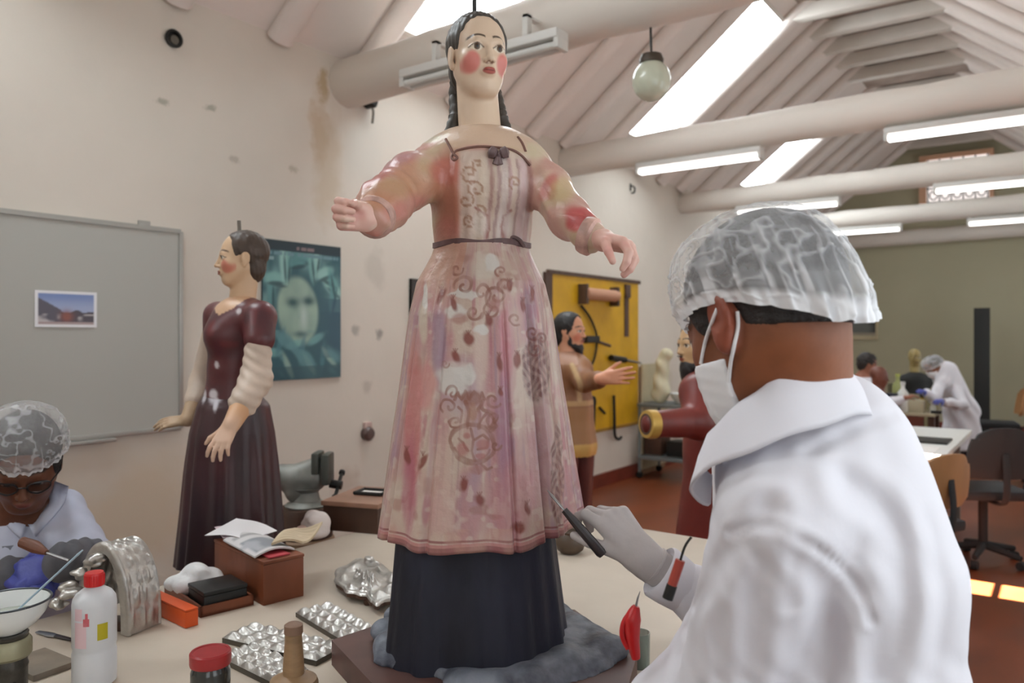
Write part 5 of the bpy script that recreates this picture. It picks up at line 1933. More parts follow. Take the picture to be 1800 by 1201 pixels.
col = dab(col, sstep(.15, .9, (rows[0][0, 2] - v[:, 2]) / (rows[0][0, 2] - BZ)) * .8, (36, 22, 26), .7)
u_, w_ = 900 + v[:, 0] * FPX / MD, 590 - (v[:, 2] - EYE) * FPX / MD
for x, y, rx, ry in ((396, 694, 12, 12), (373, 696, 5, 9), (399, 708, 4, 10)):
    col = dab(col, ellm(u_ + 3 * n1, w_, x, y, rx, ry) * (v[:, 1] < MD), (200, 196, 204), .9)
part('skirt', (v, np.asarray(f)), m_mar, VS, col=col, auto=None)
# arms: white sleeve, bare forearm and hand
m_slv = mat('white_sleeve_paint', (196, 178, 162), .5, var=.12, vscale=14, bump=.2, bscale=30)
EN, WN = c2(450, 668, MD - .13), c2(408, 745, MD - .26)
g = SDF(np.minimum(S_N, EN) - .12, np.maximum(S_N, EN) + (.1, .15, .1), .0045)
g.cone(c2(455, 597, MD - .10), EN, .037, .044, .02)
g.cone(EN, EN * .45 + WN * .55, .044, .041, .02)
g.warp(lambda X, Y, Z: .002 * np.sin(Z * 210 + X * 120))
part('sleeve', g.mesh(2), m_slv, VS, auto=None)
g = SDF(WN - .17, np.maximum(WN, EN) + .06, .0036)
g.cone(EN * .5 + WN * .5, WN, .033, .024, .01)
hand(g, WN, (-.9, -.2, .1), (-.20, -.50, -.62), (.05, -.70, .60), .125, curl=((10, 25, 20), (12, 28, 20), (14, 28, 20), (16, 30, 20)), thumb_c=(-15, 5), spread=9, fat=1.1)
v, f = g.mesh(1)
col = np.tile(lin((202, 158, 120)), (len(v), 1))
col = dab(col, sstep(MD - .24, MD - .30, v[:, 1]), (214, 184, 164), .8)
part('forearm', (v, f), m_skinpaint, VS, col=col, auto=None)
EF, WF = c2(356, 672, MD + .12), c2(330, 738, MD + .02)
g = SDF(np.minimum(EF, WF) - .1, np.maximum(S_F, EF) + .1, .005)
g.cone(c2(377, 588, MD + .10), EF, .038, .038, .02)
g.cone(EF, EF * .5 + WF * .5, .038, .034, .02)
part('sleeve', g.mesh(2), m_slv, VS, auto=None)
g = SDF(WF - .15, np.maximum(EF, WF) + .05, .004)
g.cone(EF * .5 + WF * .5, WF, .028, .022, .01)
hand(g, WF, (0, -.4, 1), (-.92, -.1, -.12), (-.2, -.6, .8), .12, curl=((8, 18, 12),) * 4, thumb_c=(0, 5), spread=4, fat=1.0)
v, f = g.mesh(1)
part('forearm', (v, f), m_skinpaint, VS, col=np.tile(lin((176, 150, 122)), (len(v), 1)), auto=None)
part('foot_plate', Msh().lathe([(.13, -.03), (.14, -.024), (.14, -.004), (.13, 0)], 28, MS0), m_brown, VS)
pl = thing('plinth', 'plain wooden plinth under the maroon statue behind the boxes', 'plinth', (MS0[0], MS0[1], 0))
part('post', Msh().lathe([(.10, .03), (.085, .06), (.085, BZ - .09), (.10, BZ - .066)], 24, (MS0[0], MS0[1], 0)), m_tleg, pl)
part('top', Msh().lathe([(.12, BZ - .066), (.135, BZ - .06), (.135, BZ - .036), (.125, BZ - .0305)], 28, (MS0[0], MS0[1], 0)), m_tleg, pl)
part('foot', Msh().lathe([(.14, 0), (.14, .022), (.12, .031)], 28, (MS0[0], MS0[1], 0)), m_tleg, pl)


# ------------------------------------------------------------------ bearded statue before the yellow board
def beard_and_hair(hd, root, mt, h=.006, long=1.0):
    g = SDF(hd.c - hd.H * 1.0, hd.c + hd.H * 1.0, h)
    P, R, H = hd.p, hd.R, hd.H
    E = lambda c, r, kk=0.0, op='u': g.ell(P(*c), np.array(r) * H, kk * H, op, R)
    E((0, -.085, .145), (.36, .45, .40))
    E((0, -.24, -.12), (.30, .25, .36), .04)
    E((0, .44, .02), (.33, .45, .46), .02, 's')
    for x in (-1, 1):
        E((x * .235, .10, -.22), (.05, .09, .20), .06)
        E((x * .15, .20, -.40), (.08, .09, .09), .06)
    E((0, .27, -.46), (.17, .13, .15 * long), .06)
    E((0, .30, -.46 - .12 * long), (.10, .09, .13 * long), .05)
    E((0, .41, -.212), (.10, .035, .020), .01)
    g.warp(lambda X, Y, Z: .0015 * np.sin(X * 200 + Z * 160) * np.cos(Y * 220))
    return part('hair_and_beard', g.mesh(1), mt, root, auto=None)


BD = 4.6
c3 = lambda px, py, d=BD: C(px, py, d)
B0 = C(1008, 900, BD)
B0[2] = 0
BS = thing('bearded_statue', 'carved bearded man in a brown tunic before the yellow board', 'statue', B0)
BR = frame3((.86, -.50, -.04), (0, 0, 1))
bh = Head(c3(1003, 582), .215, BR)
g = SDF(bh.c - .2, bh.c + .2, .0045)
bh.build(g, False, neck=c3(998, 625), neck_r=.05)
v, f = g.mesh(1)
part('head', (v, f), m_skinpaint, BS, col=bh.paint(v, (206, 150, 120), lips=(150, 80, 70), brow=(40, 30, 26), cheek=(200, 110, 90, .6)), auto=None)
beard_and_hair(bh, BS, mat('black_hair_paint', (34, 30, 30), .5), .0055)
m_tun = mat('brown_robe_paint', (0, 0, 0), .5, attr=True)
g = SDF(c3(940, 800) - (0, .58, 0), c3(1075, 600) + (0, .3, 0), .010)
g.cone(c3(1000, 655), c3(1002, 715), .135, .125, .05)
g.cone(c3(1002, 715), c3(1003, 782), .125, .155, .04)
g.cone(c3(975, 650, BD + .10), c3(1020, 650, BD - .10), .07, .075, .05)
g.cone(c3(1018, 655, BD - .12), c3(1028, 672, BD - .22), .068, .06, .03)
g.cone(c3(1028, 672, BD - .22), c3(1052, 668, BD - .42), .058, .05, .02)
g.warp(lambda X, Y, Z: .005 * np.sin(X * 45 + Y * 40) * (Z < 1.15))
v, f = g.mesh(1)
u_, w_ = 900 + v[:, 0] * FPX / BD, 590 - (v[:, 2] - EYE) * FPX / BD
col = np.tile(lin((132, 88, 58)), (len(v), 1))
col = dab(col, sstep(.0, .6, vnoise(v, 12, 3)), (150, 104, 70), .7)
col = dab(col, (w_ < 640) * (np.abs(u_ - 995) < 16) * 1.0, (190, 150, 130), .6)
col = dab(col, (w_ > 715) * 1.0, (168, 124, 78), .6)
col = dab(col, (np.abs(w_ - 706) < 5) * 1.0, (196, 160, 110), .8)
col = dab(col, (w_ > 775) * 1.0, (204, 164, 90), .9)
col = dab(col, strokem(u_, w_, [(1002, 640), (1012, 670), (1016, 700)], 4), (206, 176, 130), .7)
part('tunic', (v, f), m_tun, BS, col=col, auto=None)
HW = c3(1056, 666, BD - .46)
g = SDF(HW - .26, HW + .26, .006)
g.cone(c3(1046, 668, BD - .38), HW, .036, .030, .02)
hand(g, HW, (0, -.1, 1), (.95, -.28, .12), (.25, -.9, .1), .20, curl=((6, 14, 10),) * 4, thumb_c=(-10, 0), spread=6)
v, f = g.mesh(1)
part('hand', (v, f), m_skinpaint, BS, col=np.tile(lin((214, 150, 118)), (len(v), 1)), auto=None)
g = SDF((B0[0] - .25, BD - .25, .03), (B0[0] + .28, BD + .25, .92), .014)
for s_ in (-1, 1):
    q = np.array([B0[0] + .0 + s_ * .055, BD + s_ * .075, 0])
    g.cone(q + (0, 0, .88), q + (0, 0, .47), .085, .06, .03)
    g.cone(q + (0, 0, .47), q + (0, 0, .12), .056, .046, .02)
    g.cone(q + (0, 0, .085), q + (.13, -.08, .08), .045, .034, .02)
part('legs', g.mesh(1), mat('dark_red_paint', (96, 40, 34), .5, var=.2), BS, auto=None)
part('base_slab', Msh().box((B0[0] - .22, BD - .22, 0), (B0[0] + .26, BD + .22, .045), bevel=.008), m_brown, BS)

# ------------------------------------------------------------------ red robed statue, half hidden by the man
RD = 3.6
c4 = lambda px, py, d=RD: C(px, py, d)
R0 = C(1262, 900, RD)
R0[2] = 0
RS = thing('red_robed_statue', 'carved bearded figure in a dark red robe with a gold cuffed arm stretched out', 'statue', R0)
RR = frame3((-.93, -.36, -.05), (0, 0, 1))
rh = Head(c4(1226, 606), .235, RR)
g = SDF(rh.c - .2, rh.c + .2, .005)
rh.build(g, False, neck=c4(1240, 668), neck_r=.052)
v, f = g.mesh(1)
part('head', (v, f), m_skinpaint, RS, col=rh.paint(v, (196, 160, 120), lips=(150, 84, 70), brow=(36, 30, 26)), auto=None)
beard_and_hair(rh, RS, MATS['black_hair_paint'], .0055, 1.5)
m_red_robe = mat('red_robe_paint', (112, 42, 36), .4, var=.25, vscale=6, bump=.1, bscale=14, spec=.5)
g = SDF((R0[0] - .62, RD - .42, .03), (R0[0] + .30, RD + .34, 1.46), .011)
g.cone(c4(1255, 695), c4(1262, 790), .145, .15, .05)
g.cone(c4(1262, 790), (R0[0], RD, .05), .15, .235, .05)
g.cone(c4(1228, 690, RD - .10), c4(1285, 690, RD + .1), .085, .09, .06)
g.cone(c4(1232, 690, RD - .12), c4(1228, 742, RD - .22), .085, .080, .04)
g.cone(c4(1228, 742, RD - .22), c4(1150, 746, RD - .32), .068, .057, .02)
g.warp(lambda X, Y, Z: .010 * np.sin(X * 42 + Y * 36) * np.clip((1.15 - Z) * 1.5, 0, 1))
part('robe', g.mesh(1), m_red_robe, RS, auto=None)
q0, q1 = c4(1152, 746, RD - .318), c4(1134, 746, RD - .338)
ax = nrm(q1 - q0)
part('gold_cuff', Msh().lathe([(.052, 0), (.061, .004), (.062, .03), (.058, .046), (.044, .048)], 24, q0, ax), mat('gold_paint', (196, 160, 82), .35, .4), RS, label='gilded cuff of the outstretched sleeve')
part('sleeve_opening_shade', Msh().lathe([(0, .030), (.045, .030), (.049, .040), (.045, .0485)], 22, q0, ax), m_brown, RS)  # dark disc added as the shade inside the open sleeve
part('base_slab', Msh().box((R0[0] - .25, RD - .25, 0), (R0[0] + .25, RD + .25, .045), bevel=.008), m_brown, RS)

# ------------------------------------------------------------------ things on the work table (room frame, real sizes)
T = lambda px, py, z=TZ: on_plane(px, py, z)
m_silver = mat('repousse_silver', (190, 187, 182), .36, .8, var=.18, vscale=30, bump=.35, bscale=55)
m_redwood = mat('reddish_wood', (122, 66, 40), .45, var=.3, vscale=9, stretch=(1, 1, .3), bump=.08, bscale=30)
m_darkwood = mat('dark_brown_wood', (74, 48, 34), .5, var=.3, vscale=9, stretch=(1, 1, .3))
m_paper = mat('white_paper', (226, 222, 218), .8, var=.04)
m_cotton = mat('cotton_wool', (222, 222, 222), .95, bump=.6, bscale=30, spec=.1)


def quad_box(A, B, D, h, z=None, inset=0.0):
    """Vertices of a box on three footprint corners (A near, B and D its neighbours), height h."""
    A, B, D = (np.array(q, float) for q in (A, B, D))
    E = B + D - A
    c0 = (A + E) / 2
    P4 = [c0 + (q - c0) * (1 - inset) for q in (A, B, E, D)]
    z0 = A[2] if z is None else z
    lo = [np.array([q[0], q[1], z0]) for q in P4]
    hi = [np.array([q[0], q[1], z0 + h]) for q in P4]
    f = _BOXF
    if np.cross((B - A)[:2], (D - A)[:2]) < 0:
        f = [q[::-1] for q in f]
    return np.array(lo + hi), f


def square_up(A, B, D):
    """Make D - A perpendicular to B - A (table things are rectangular)."""
    A, B, D = (np.array(q, float) for q in (A, B, D))
    e = nrm(B - A)
    d = (D - A) - e * np.dot(D - A, e)
    return A, B, A + d


def bevelled(M, w, seg=2):
    v, f = M
    bm = bmesh.new()
    bv_ = [bm.verts.new(p) for p in v]
    for q in f:
        bm.faces.new([bv_[i] for i in q])
    bmesh.ops.bevel(bm, geom=bm.edges[:], offset=w, segments=seg, profile=.6, affect='EDGES')
    bm.verts.index_update()
    r = np.array([p.co for p in bm.verts]), [tuple(p.index for p in q.verts) for q in bm.faces]
    bm.free()
    return r


# enamel bowl on a dented can, a pale stick leaning in it
kc = W(C(14, 1160, 1.40)); kc[2] = TZ
can = thing('tin_can', 'dented dark metal can under the white bowl at the left edge', 'can', kc, 'room')
zt_ = .965
prof = [(.030, 0), (.033, .002), (.033, .006), (.031, .010), (.031, .05), (.0325, .055), (.031, .06), (.031, zt_ - TZ - .008), (.033, zt_ - TZ - .003), (.030, zt_ - TZ)]
part('can_body', Msh().lathe(prof, 28, kc), mat('dented_tin', (84, 82, 78), .35, .8, var=.4, vscale=25, bump=.5, bscale=18), can)
part('collar', Msh().lathe([(.0335, .07), (.038, .075), (.038, .098), (.0335, .105)], 28, kc), mat('tin_band', (150, 146, 120), .45, .5), can)
for i in range(5):
    a = i * 1.25 + 1.2
    part('air_hole', Msh().lathe([(.0, 0), (.004, .0006), (0, .001)], 10, kc + (.0312 * math.cos(a), .0312 * math.sin(a), .03 + .012 * (i % 2)), (math.cos(a), math.sin(a), 0)), m_dark, can)
bo = kc + (0, 0, zt_ - TZ + .0005)
bowl = thing('enamel_bowl', 'white enamel bowl with a dark blue rim on the tin can', 'bowl', bo, 'room')
m_en = mat('white_enamel', (222, 226, 226), .2, coat=.4)
R_ = .068
out = [(.026, 0), (.030, .003), (.046, .014), (.060, .032), (R_, .056)]
inn = [(R_ - .003, .055), (.056, .033), (.042, .017), (.024, .007), (.0, .005)]
part('bowl_body', Msh().lathe([(0, .0005)] + out + inn, 40, bo), m_en, bowl)
a = np.linspace(0, 2 * PI, 49)
part('rim', Msh().tube(np.c_[bo[0] + R_ * np.cos(a), bo[1] + R_ * np.sin(a), np.full(49, bo[2] + .056)], .0022, 8, False), mat('rim_blue', (44, 52, 60), .3), bowl)
part('milky_liquid', Msh().lathe([(0, .028), (.053, .0285), (.052, .029), (0, .0295)], 36, bo), mat('milky_wash', (196, 202, 190), .15), bowl)
sk = thing('stick', 'thin pale blue plastic stick leaning in the white bowl', 'stick', bo + (0.02, .02, .03), 'room')
a_, b_ = bo + W((.012, 0.0, 0)) + (0, 0, .034), W(C(136, 976, 1.42))
part('shaft', Msh().tube([a_, a_ * .5 + b_ * .5, b_], [.0035, .0042, .004], 8, flat=.5), mat('pale_blue_plastic', (150, 172, 186), .4), sk)
part('tip', Msh().tube([b_, b_ + nrm(b_ - a_) * .012], [.005, .003], 8, flat=.5), MATS['pale_blue_plastic'], sk)

# plastic bottle
bp = T(166, 1200)
bt = thing('plastic_bottle', 'white plastic bottle with a red cap and a yellow square sticker', 'bottle', bp, 'room')
bang = math.atan2(-bp[1], -bp[0])
m_hdpe = mat('milky_plastic', (206, 208, 212), .38, sss=.0)
prof = [(.0, 0), (.033, 0), (.0375, .004), (.038, .012), (.038, .060), (.0365, .064), (.0365, .070), (.038, .074), (.038, .150), (.0365, .160), (.030, .170), (.020, .177), (.0145, .181), (.0145, .190)]
part('bottle_body', Msh().lathe(prof, 40, bp), m_hdpe, bt)
cap_o = Msh().lathe([(.0, .1825), (.0168, .1825), (.0172, .186), (.0168, .204), (.0155, .207), (.0, .2075)], 30, bp)
for i in range(24):
    a = i * 2 * PI / 24
    cap_o.box(bp + (.0165 * math.cos(a) - .0009, .0165 * math.sin(a) - .0009, .185), bp + (.0165 * math.cos(a) + .0009, .0165 * math.sin(a) + .0009, .203))
part('bottle_cap', cap_o, mat('red_cap', (200, 34, 36), .35), bt)
def patch(a0, a1, z0, z1, off=.0006, n=10, r=.038):
    a = np.linspace(a0, a1, n) + bang
    P_ = np.array([[(bp[0] + (r + off) * math.cos(t), bp[1] + (r + off) * math.sin(t), bp[2] + z) for t in a] for z in (z0, z1)])
    return grid_vf(P_)
part('yellow_sticker', patch(.60, .12, .074 + .016, .074 + .046), mat('sticker_yellow', (176, 164, 24), .5), bt)
part('pink_print', patch(-.35, -.95, .078, .125), mat('print_pink', (214, 184, 190), .45), bt)
part('red_mark', patch(-.22, -.50, .118, .132), mat('print_red', (196, 96, 104), .45), bt)
part('red_mark', patch(-.28, -.40, .130, .142, .0008), MATS['print_red'], bt)
part('pink_print', patch(-.55, -.95, .128, .150), MATS['print_pink'], bt)

# the silver arch: embossed band with a rolled front flange and crumpled ornaments
ac = C(180, 1135, 1.70)
ac[2] = TZ
arch = thing('silver_arch', 'embossed silver arch, like an open crown, behind the white bottle', 'silver arch', ac)
ax_e = nrm((.93, -.37, 0))
ax_a = nrm((.40, .92, 0))
hw_, hh, dep = .076, .192, .085
ta = np.linspace(-.02, PI + .02, 90)
def arc_pt(t, k, off):
    off = off + 0 * t
    e = ac - ax_e * ((hw_ + off) * np.cos(t))[:, None]
    e = e + ax_a * dep * k
    e[:, 2] = TZ + .002 + (hh + off) * np.maximum(np.sin(t), 0) ** .85 * (1 - .04 * k)
    return e
rows = []
for k, off in ((0, -.022), (0, -.016), (-.03, -.006), (0, .003), (.05, .004)):
    rows.append(arc_pt(ta, k, off))
for k in np.linspace(.08, .95, 22):
    e = .0042 * np.maximum(0, np.sin(k * 2 * PI * 2.5) * np.sin(ta * 13 + (3 if k > .5 else 0)))
    rows.append(arc_pt(ta, k, .002 + e - .001))
for k, off in ((.97, .005), (1.0, .004), (1.0, -.003), (.9, -.004), (.5, -.004), (.1, -.004), (.02, -.010)):
    rows.append(arc_pt(ta, k, off))
part('band', grid_vf(np.array(rows)), m_silver, arch, auto=None)
# inner face plate with ridges, seen through the arch's mouth
rows = []
for s_ in np.linspace(.25, .98, 16):
    e = ac - ax_e * hw_ * s_ * np.cos(ta)[:, None] + ax_a * (dep * (.45 + .25 * s_))
    e[:, 2] = TZ + .004 + hh * .94 * s_ * np.maximum(np.sin(ta), 0) ** .85
    e = e + ax_a * (.004 * np.sin(s_ * 26) + .0025 * np.sin(ta * 11) * (s_ > .5))[:, None]
    rows.append(e)
part('inner_plate', grid_vf(np.array(rows)), mat('dull_silver', (176, 170, 166), .4, .85, var=.3, vscale=25, bump=.4, bscale=40), arch, auto=None)
def lump(name, c0, r, seed, n, mt, parent, h=.0026, amp=.6, squash=.8):
    g = SDF(np.asarray(c0) - r * 2.0, np.asarray(c0) + r * 2.0, h)
    q = np.random.RandomState(seed)
    for i in range(n):
        d = q.normal(size=3); d /= np.linalg.norm(d)
        g.ell(np.asarray(c0) + d * r * amp * q.uniform(.4, 1), np.array((q.uniform(.3, .7), q.uniform(.3, .7), q.uniform(.25, .5) * squash)) * r, .18 * r)
    return part(name, g.mesh(1), mt, parent, auto=None)
lump('finial', C(166, 985, 1.70), .022, 3, 12, m_silver, arch)
lump('leaf_ornament', C(122, 1038, 1.66), .028, 5, 14, m_silver, arch)
lump('leaf_ornament', C(104, 1062, 1.66), .020, 8, 10, m_silver, arch)
lump('leaf_ornament', C(140, 1008, 1.68), .018, 11, 10, m_silver, arch)
part('foot_block', Msh().box(ac + (-.02, .0, .0005), ac + (.05, .05, .02), bevel=.003), m_darkwood, arch)

# orange box
A, B, D = square_up(T(326, 1106), T(349, 1099), T(276, 1066))
t = thing('orange_box', 'long bright orange plastic box beside the cotton wool tray', 'box', A, 'room')
part('box_body', bevelled(quad_box(A, B, D, .036), .003), mat('orange_plastic', (214, 84, 28), .4, var=.05), t)
v, f = quad_box(A, B, D, .004, TZ + .0365, .0)
part('lid', bevelled((v, f), .0015), MATS['orange_plastic'], t)

# wooden tray with cotton and a black box
A, B, D = square_up(T(352, 1087), T(446, 1064), T(292, 1042))
tr = thing('wooden_tray', 'shallow brown wooden tray beside the orange box', 'tray', A, 'room')
part('tray_bottom', quad_box(A, B, D, .006, TZ + .0003), m_redwood, tr, smooth=False)
E_ = B + D - A
for (p0, p1) in ((A, B), (B, E_), (E_, D), (D, A)):
    dd_ = nrm(p1 - p0)
    nn = np.array([-dd_[1], dd_[0], 0])
    c0 = (A + E_) / 2
    if np.dot(nn, c0 - p0) < 0:
        nn = -nn
    part('tray_side', quad_box(p0, p1, p0 + nn * .006, .024, TZ + .0003), m_redwood, tr, smooth=False)
u1, u2 = nrm(B - A), nrm(D - A)
l1, l2 = np.linalg.norm(B - A), np.linalg.norm(D - A)
q0 = A + u1 * .012 + u2 * .009 + (0, 0, .0068)
bb_ = thing('black_case', 'black oblong case lying in the wooden tray under the cotton', 'case', q0, 'room')
part('case_body', bevelled(quad_box(q0, q0 + u1 * (l1 - .024), q0 + u2 * l2 * .42, .036), .004), mat('black_plastic', (26, 28, 28), .4), bb_)
part('case_lid', bevelled(quad_box(q0, q0 + u1 * (l1 - .024), q0 + u2 * l2 * .42, .010, q0[2] + .0365, -.02), .003), MATS['black_plastic'], bb_)
cq = A + u1 * l1 * .42 + u2 * l2 * .70
g = SDF(cq - (.12, .12, .0), cq + (.12, .12, .12), .0036)
q = np.random.RandomState(4)
for i in range(22):
    s1, s2 = q.uniform(-.36, .36) * l1, q.uniform(-.10, .16) * l2
    g.ell(cq + u1 * s1 + u2 * s2 + (0, 0, .024 + q.uniform(0, .038) * (1 - abs(s1) / (.5 * l1))), (.026, .024, .018), .014)
g.plane((0, 0, -1), -(TZ + .0085))
v, f = g.mesh(1)
single('cotton_wool', (v, f), m_cotton, 'white heap of cotton wool in the wooden tray', 'cotton', cq, 'room', auto=None)

# wooden box with papers on it
A, B, D = square_up(T(463, 1066), T(534, 1048), T(340, 1026))
wbx = thing('wooden_box', 'reddish brown wooden box with papers lying on its lid', 'box', A, 'room')
BH = .098
part('box_body', bevelled(quad_box(A, B, D, BH), .002), m_redwood, wbx)
part('box_lid', bevelled(quad_box(A, B, D, .008, TZ + BH + .0004, -.015), .002), m_redwood, wbx)
u1, u2 = nrm(B - A), nrm(D - A)
l1, l2 = np.linalg.norm(B - A), np.linalg.norm(D - A)
ZL = TZ + BH + .0090


def sheet(name, label, cat, p0, e1, e2, w_, l_, lift, curl, fn, group=None, th=.0012, n=(16, 20), mt=None):
    """A slightly curled sheet: corner p0, sides along e1/e2."""
    u, v = np.meshgrid(np.linspace(0, 1, n[0]), np.linspace(0, 1, n[1]))
    P_ = p0 + u[..., None] * w_ * e1 + v[..., None] * l_ * e2
    P_[..., 2] += lift + curl(u, v)
    col = fn(u.ravel(), v.ravel())
    lo = P_.copy(); lo[..., 2] -= th
    v1, f1 = grid_vf(P_)
    v2, f2 = grid_vf(lo)
    f = f1 + [tuple(i + len(v1) for i in q)[::-1] for q in f2]
    r, c_ = P_.shape[:2]
    ed = [i for i in range(c_)] + [j * c_ + c_ - 1 for j in range(1, r)] + [(r - 1) * c_ + i for i in range(c_ - 2, -1, -1)] + [j * c_ for j in range(r - 2, 0, -1)]
    f += [(ed[i], ed[(i + 1) % len(ed)], ed[(i + 1) % len(ed)] + len(v1), ed[i] + len(v1)) for i in range(len(ed))]
    mt = mt or MATS.get('printed_paper') or mat('printed_paper', (0, 0, 0), .55, attr=True)
    return single(name, (np.concatenate([v1, v2]), f), mt, label, cat, p0, 'room', group=group, col=np.concatenate([col, col]), auto=30)


flat_c = lambda c_: (lambda u, v: np.tile(lin(c_), (len(u), 1)))
GP = 'papers on the wooden box'
sheet('booklet', 'red booklet under the papers, at the near edge of the box lid', 'booklet', A + u1 * .02 + u2 * .01, u1, u2, .055, .07, ZL - TZ, lambda u, v: 0 * u + .004, flat_c((178, 62, 70)), GP, th=.003)
def mag(u, v):
    col = np.tile(lin((206, 204, 204)), (len(u), 1))
    n = uvn(u, v, 5, 3)
    col = mixn(col, (u > .1) * (u < .9) * (v > .1) * (v < .6) * 1.0, (136, 140, 146))
    col = mixn(col, sstep(0, .5, n) * (v < .6) * (v > .1), (168, 170, 176))
    return mixn(col, (v > .66) * (np.sin(v * 90) > .2) * (u > .1) * (u < .85) * .6, (120, 120, 124))
sheet('magazine', 'grey printed magazine lying open on the wooden box', 'magazine', A + u1 * -.005 + u2 * .035, u1, u2, .105, .185, ZL - TZ + .006, lambda u, v: .012 * np.sin(u * PI) + .006 * v, mag, GP, th=.004)
e1 = rotz(u1, .35); e2 = rotz(u2, .35)
sheet('paper_sheet', 'white sheet of paper at the back of the wooden box', 'paper', A + u1 * .03 + u2 * (l2 - .13), e1, e2, .11, .15, ZL - TZ + .016, lambda u, v: .022 * u * v + .006 * np.sin(v * 4), flat_c((226, 224, 226)), GP)
sheet('paper_sheet', 'pinkish white sheet sticking out over the left of the wooden box', 'paper', A + u1 * .0 + u2 * (l2 - .055), rotz(u1, -.2), rotz(u2, -.2), .09, .11, ZL - TZ + .013, lambda u, v: .006 * v, flat_c((206, 184, 190)), GP)
def news(u, v):
    col = np.tile(lin((196, 178, 148)), (len(u), 1))
    col = mixn(col, (np.sin(v * 80) > .3) * (u > .15) * (u < .9) * .35, (140, 120, 96))
    return mixn(col, sstep(.2, .7, uvn(u, v, 5)) * .6, (214, 198, 170))
pn = A + u1 * .045 + u2 * .05
sheet('newspaper', 'folded cream newspaper hanging from the box towards the white bundle', 'newspaper', pn, u1, nrm(u2 * .62 + u1 * .62), .085, .19, ZL - TZ + .026, lambda u, v: .010 * np.sin(u * 3 + v * 4) - .012 * u, news, GP, th=.006)

# crumpled white bundle, dark chest with a frame on it
g0 = T(556, 948)
t = thing('paper_bundle', 'crumpled white and pinkish paper bundle before the dark chest', 'bundle', g0, 'room')
lump('crumpled_paper', g0 + (0, 0, .045), .052, 21, 16, mat('crumpled_white', (214, 204, 200), .8, bump=.4, bscale=20), t, h=.0035, amp=.55, squash=1.1)
lump('pinkish_wrap', g0 + u1 * -.045 + (0, 0, .028), .032, 25, 10, mat('crumpled_pink', (206, 176, 164), .8, bump=.4, bscale=20), t, h=.003)
A, B, D = square_up(T(664, 940), T(690, 926), T(592, 921))
ch = thing('small_chest', 'dark brown wooden chest behind the pink skirt at the table edge', 'chest', A, 'room')
part('chest_body', bevelled(quad_box(A, B + (B - A) * 1.3, D, .083), .003), m_darkwood, ch)
v, f = quad_box(A, B + (B - A) * 1.3, D, .016, TZ + .0835, -.05)
part('chest_lid', bevelled((v, f), .003), mat('lid_wood', (150, 112, 92), .5, var=.2, vscale=10), ch)
q = A + (B - A) * 1.0 + (D - A) * .22
uu, vv = nrm(D - A), nrm(B - A)
fr_ = thing('tray_frame', 'small black edged frame lying on the dark chest', 'frame', q + (0, 0, .101), 'room')
zf = TZ + .1005
for p0, p1 in ((q, q + uu * .10), (q + vv * .07, q + vv * .07 + uu * .10), (q, q + vv * .075), (q + uu * .10, q + uu * .10 + vv * .075)):
    part('frame_bar', Msh().tube([p0 + (0, 0, zf - TZ + .006), p1 + (0, 0, zf - TZ + .006)], .006, 8), m_dark, fr_)
part('frame_inside', quad_box(q, q + vv * .075, q + uu * .10, .003, zf), m_paper, fr_, smooth=False)

# bench vice on a wooden block
vb = W(C(538, 890, 2.92)); vb[2] = 0
vz = EYE - 300 / FPX * 2.92
bl = thing('wood_stump', 'upright brown wooden stump under the grey bench vice', 'stump', vb, 'room')
part('trunk', Msh().lathe([(.095, 0), (.105, .05), (.095, .4), (.10, vz - .02), (.092, vz)], 26, vb), m_darkwood, bl)
part('bark_band', Msh().lathe([(.097, vz - .16), (.106, vz - .15), (.106, vz - .12), (.098, vz - .11)], 26, vb), m_tleg, bl)
m_vice = mat('grey_iron', (136, 136, 130), .5, .3, var=.25, vscale=14)
vo = C(538, 890, 2.92)
vi = thing('bench_vice', 'grey iron bench vice on the stump right of the maroon dress', 'vice', vo)
vx = lambda dx, dz: vo + np.array([dx, 0, dz])
part('base_plate', Msh().lathe([(.075, 0), (.078, .006), (.07, .014), (.052, .022), (.045, .055), (.06, .07)], 24, vo), m_vice, vi)
g = SDF(vo - (.16, .10, .0), vo + (.16, .10, .28), .0045)
g.cone(vx(-.085, .105), vx(.03, .105), .045, .048, .01)
g.cone(vx(-.10, .122), vx(-.02, .118), .035, .035, .02)
g.cone(vx(.0, .135), vx(.035, .150), .036, .034, .02)
g.cone(vx(-.03, .06), vx(-.03, .10), .05, .05, .02)
part('vice_body', g.mesh(1), m_vice, vi, auto=None)
part('fixed_jaw', Msh().box(vx(.030, .125) - (0, .05, 0), vx(.058, .205) + (0, .05, 0), bevel=.008), mat('jaw_iron', (86, 88, 82), .5, .5), vi)
part('moving_jaw', Msh().box(vx(.066, .085) - (0, .05, 0), vx(.096, .200) + (0, .05, 0), bevel=.010), MATS['jaw_iron'], vi)
part('screw', Msh().tube([vx(.09, .085), vx(.135, .078)], .016, 14), m_dark, vi)
part('handle', Msh().tube([vx(.122, .045) - (0, .06, 0), vx(.122, .115) + (0, .06, 0)], .007, 10), m_dark, vi)
for s_ in (-1, 1):
    e = vx(.122, .08) + np.array([0, .06, .035]) * s_
    part('handle_knob', Msh().lathe([(.004, -.01), (.012, -.004), (.012, .006), (.004, .011)], 12, e, (0, .06, .035)), m_dark, vi)

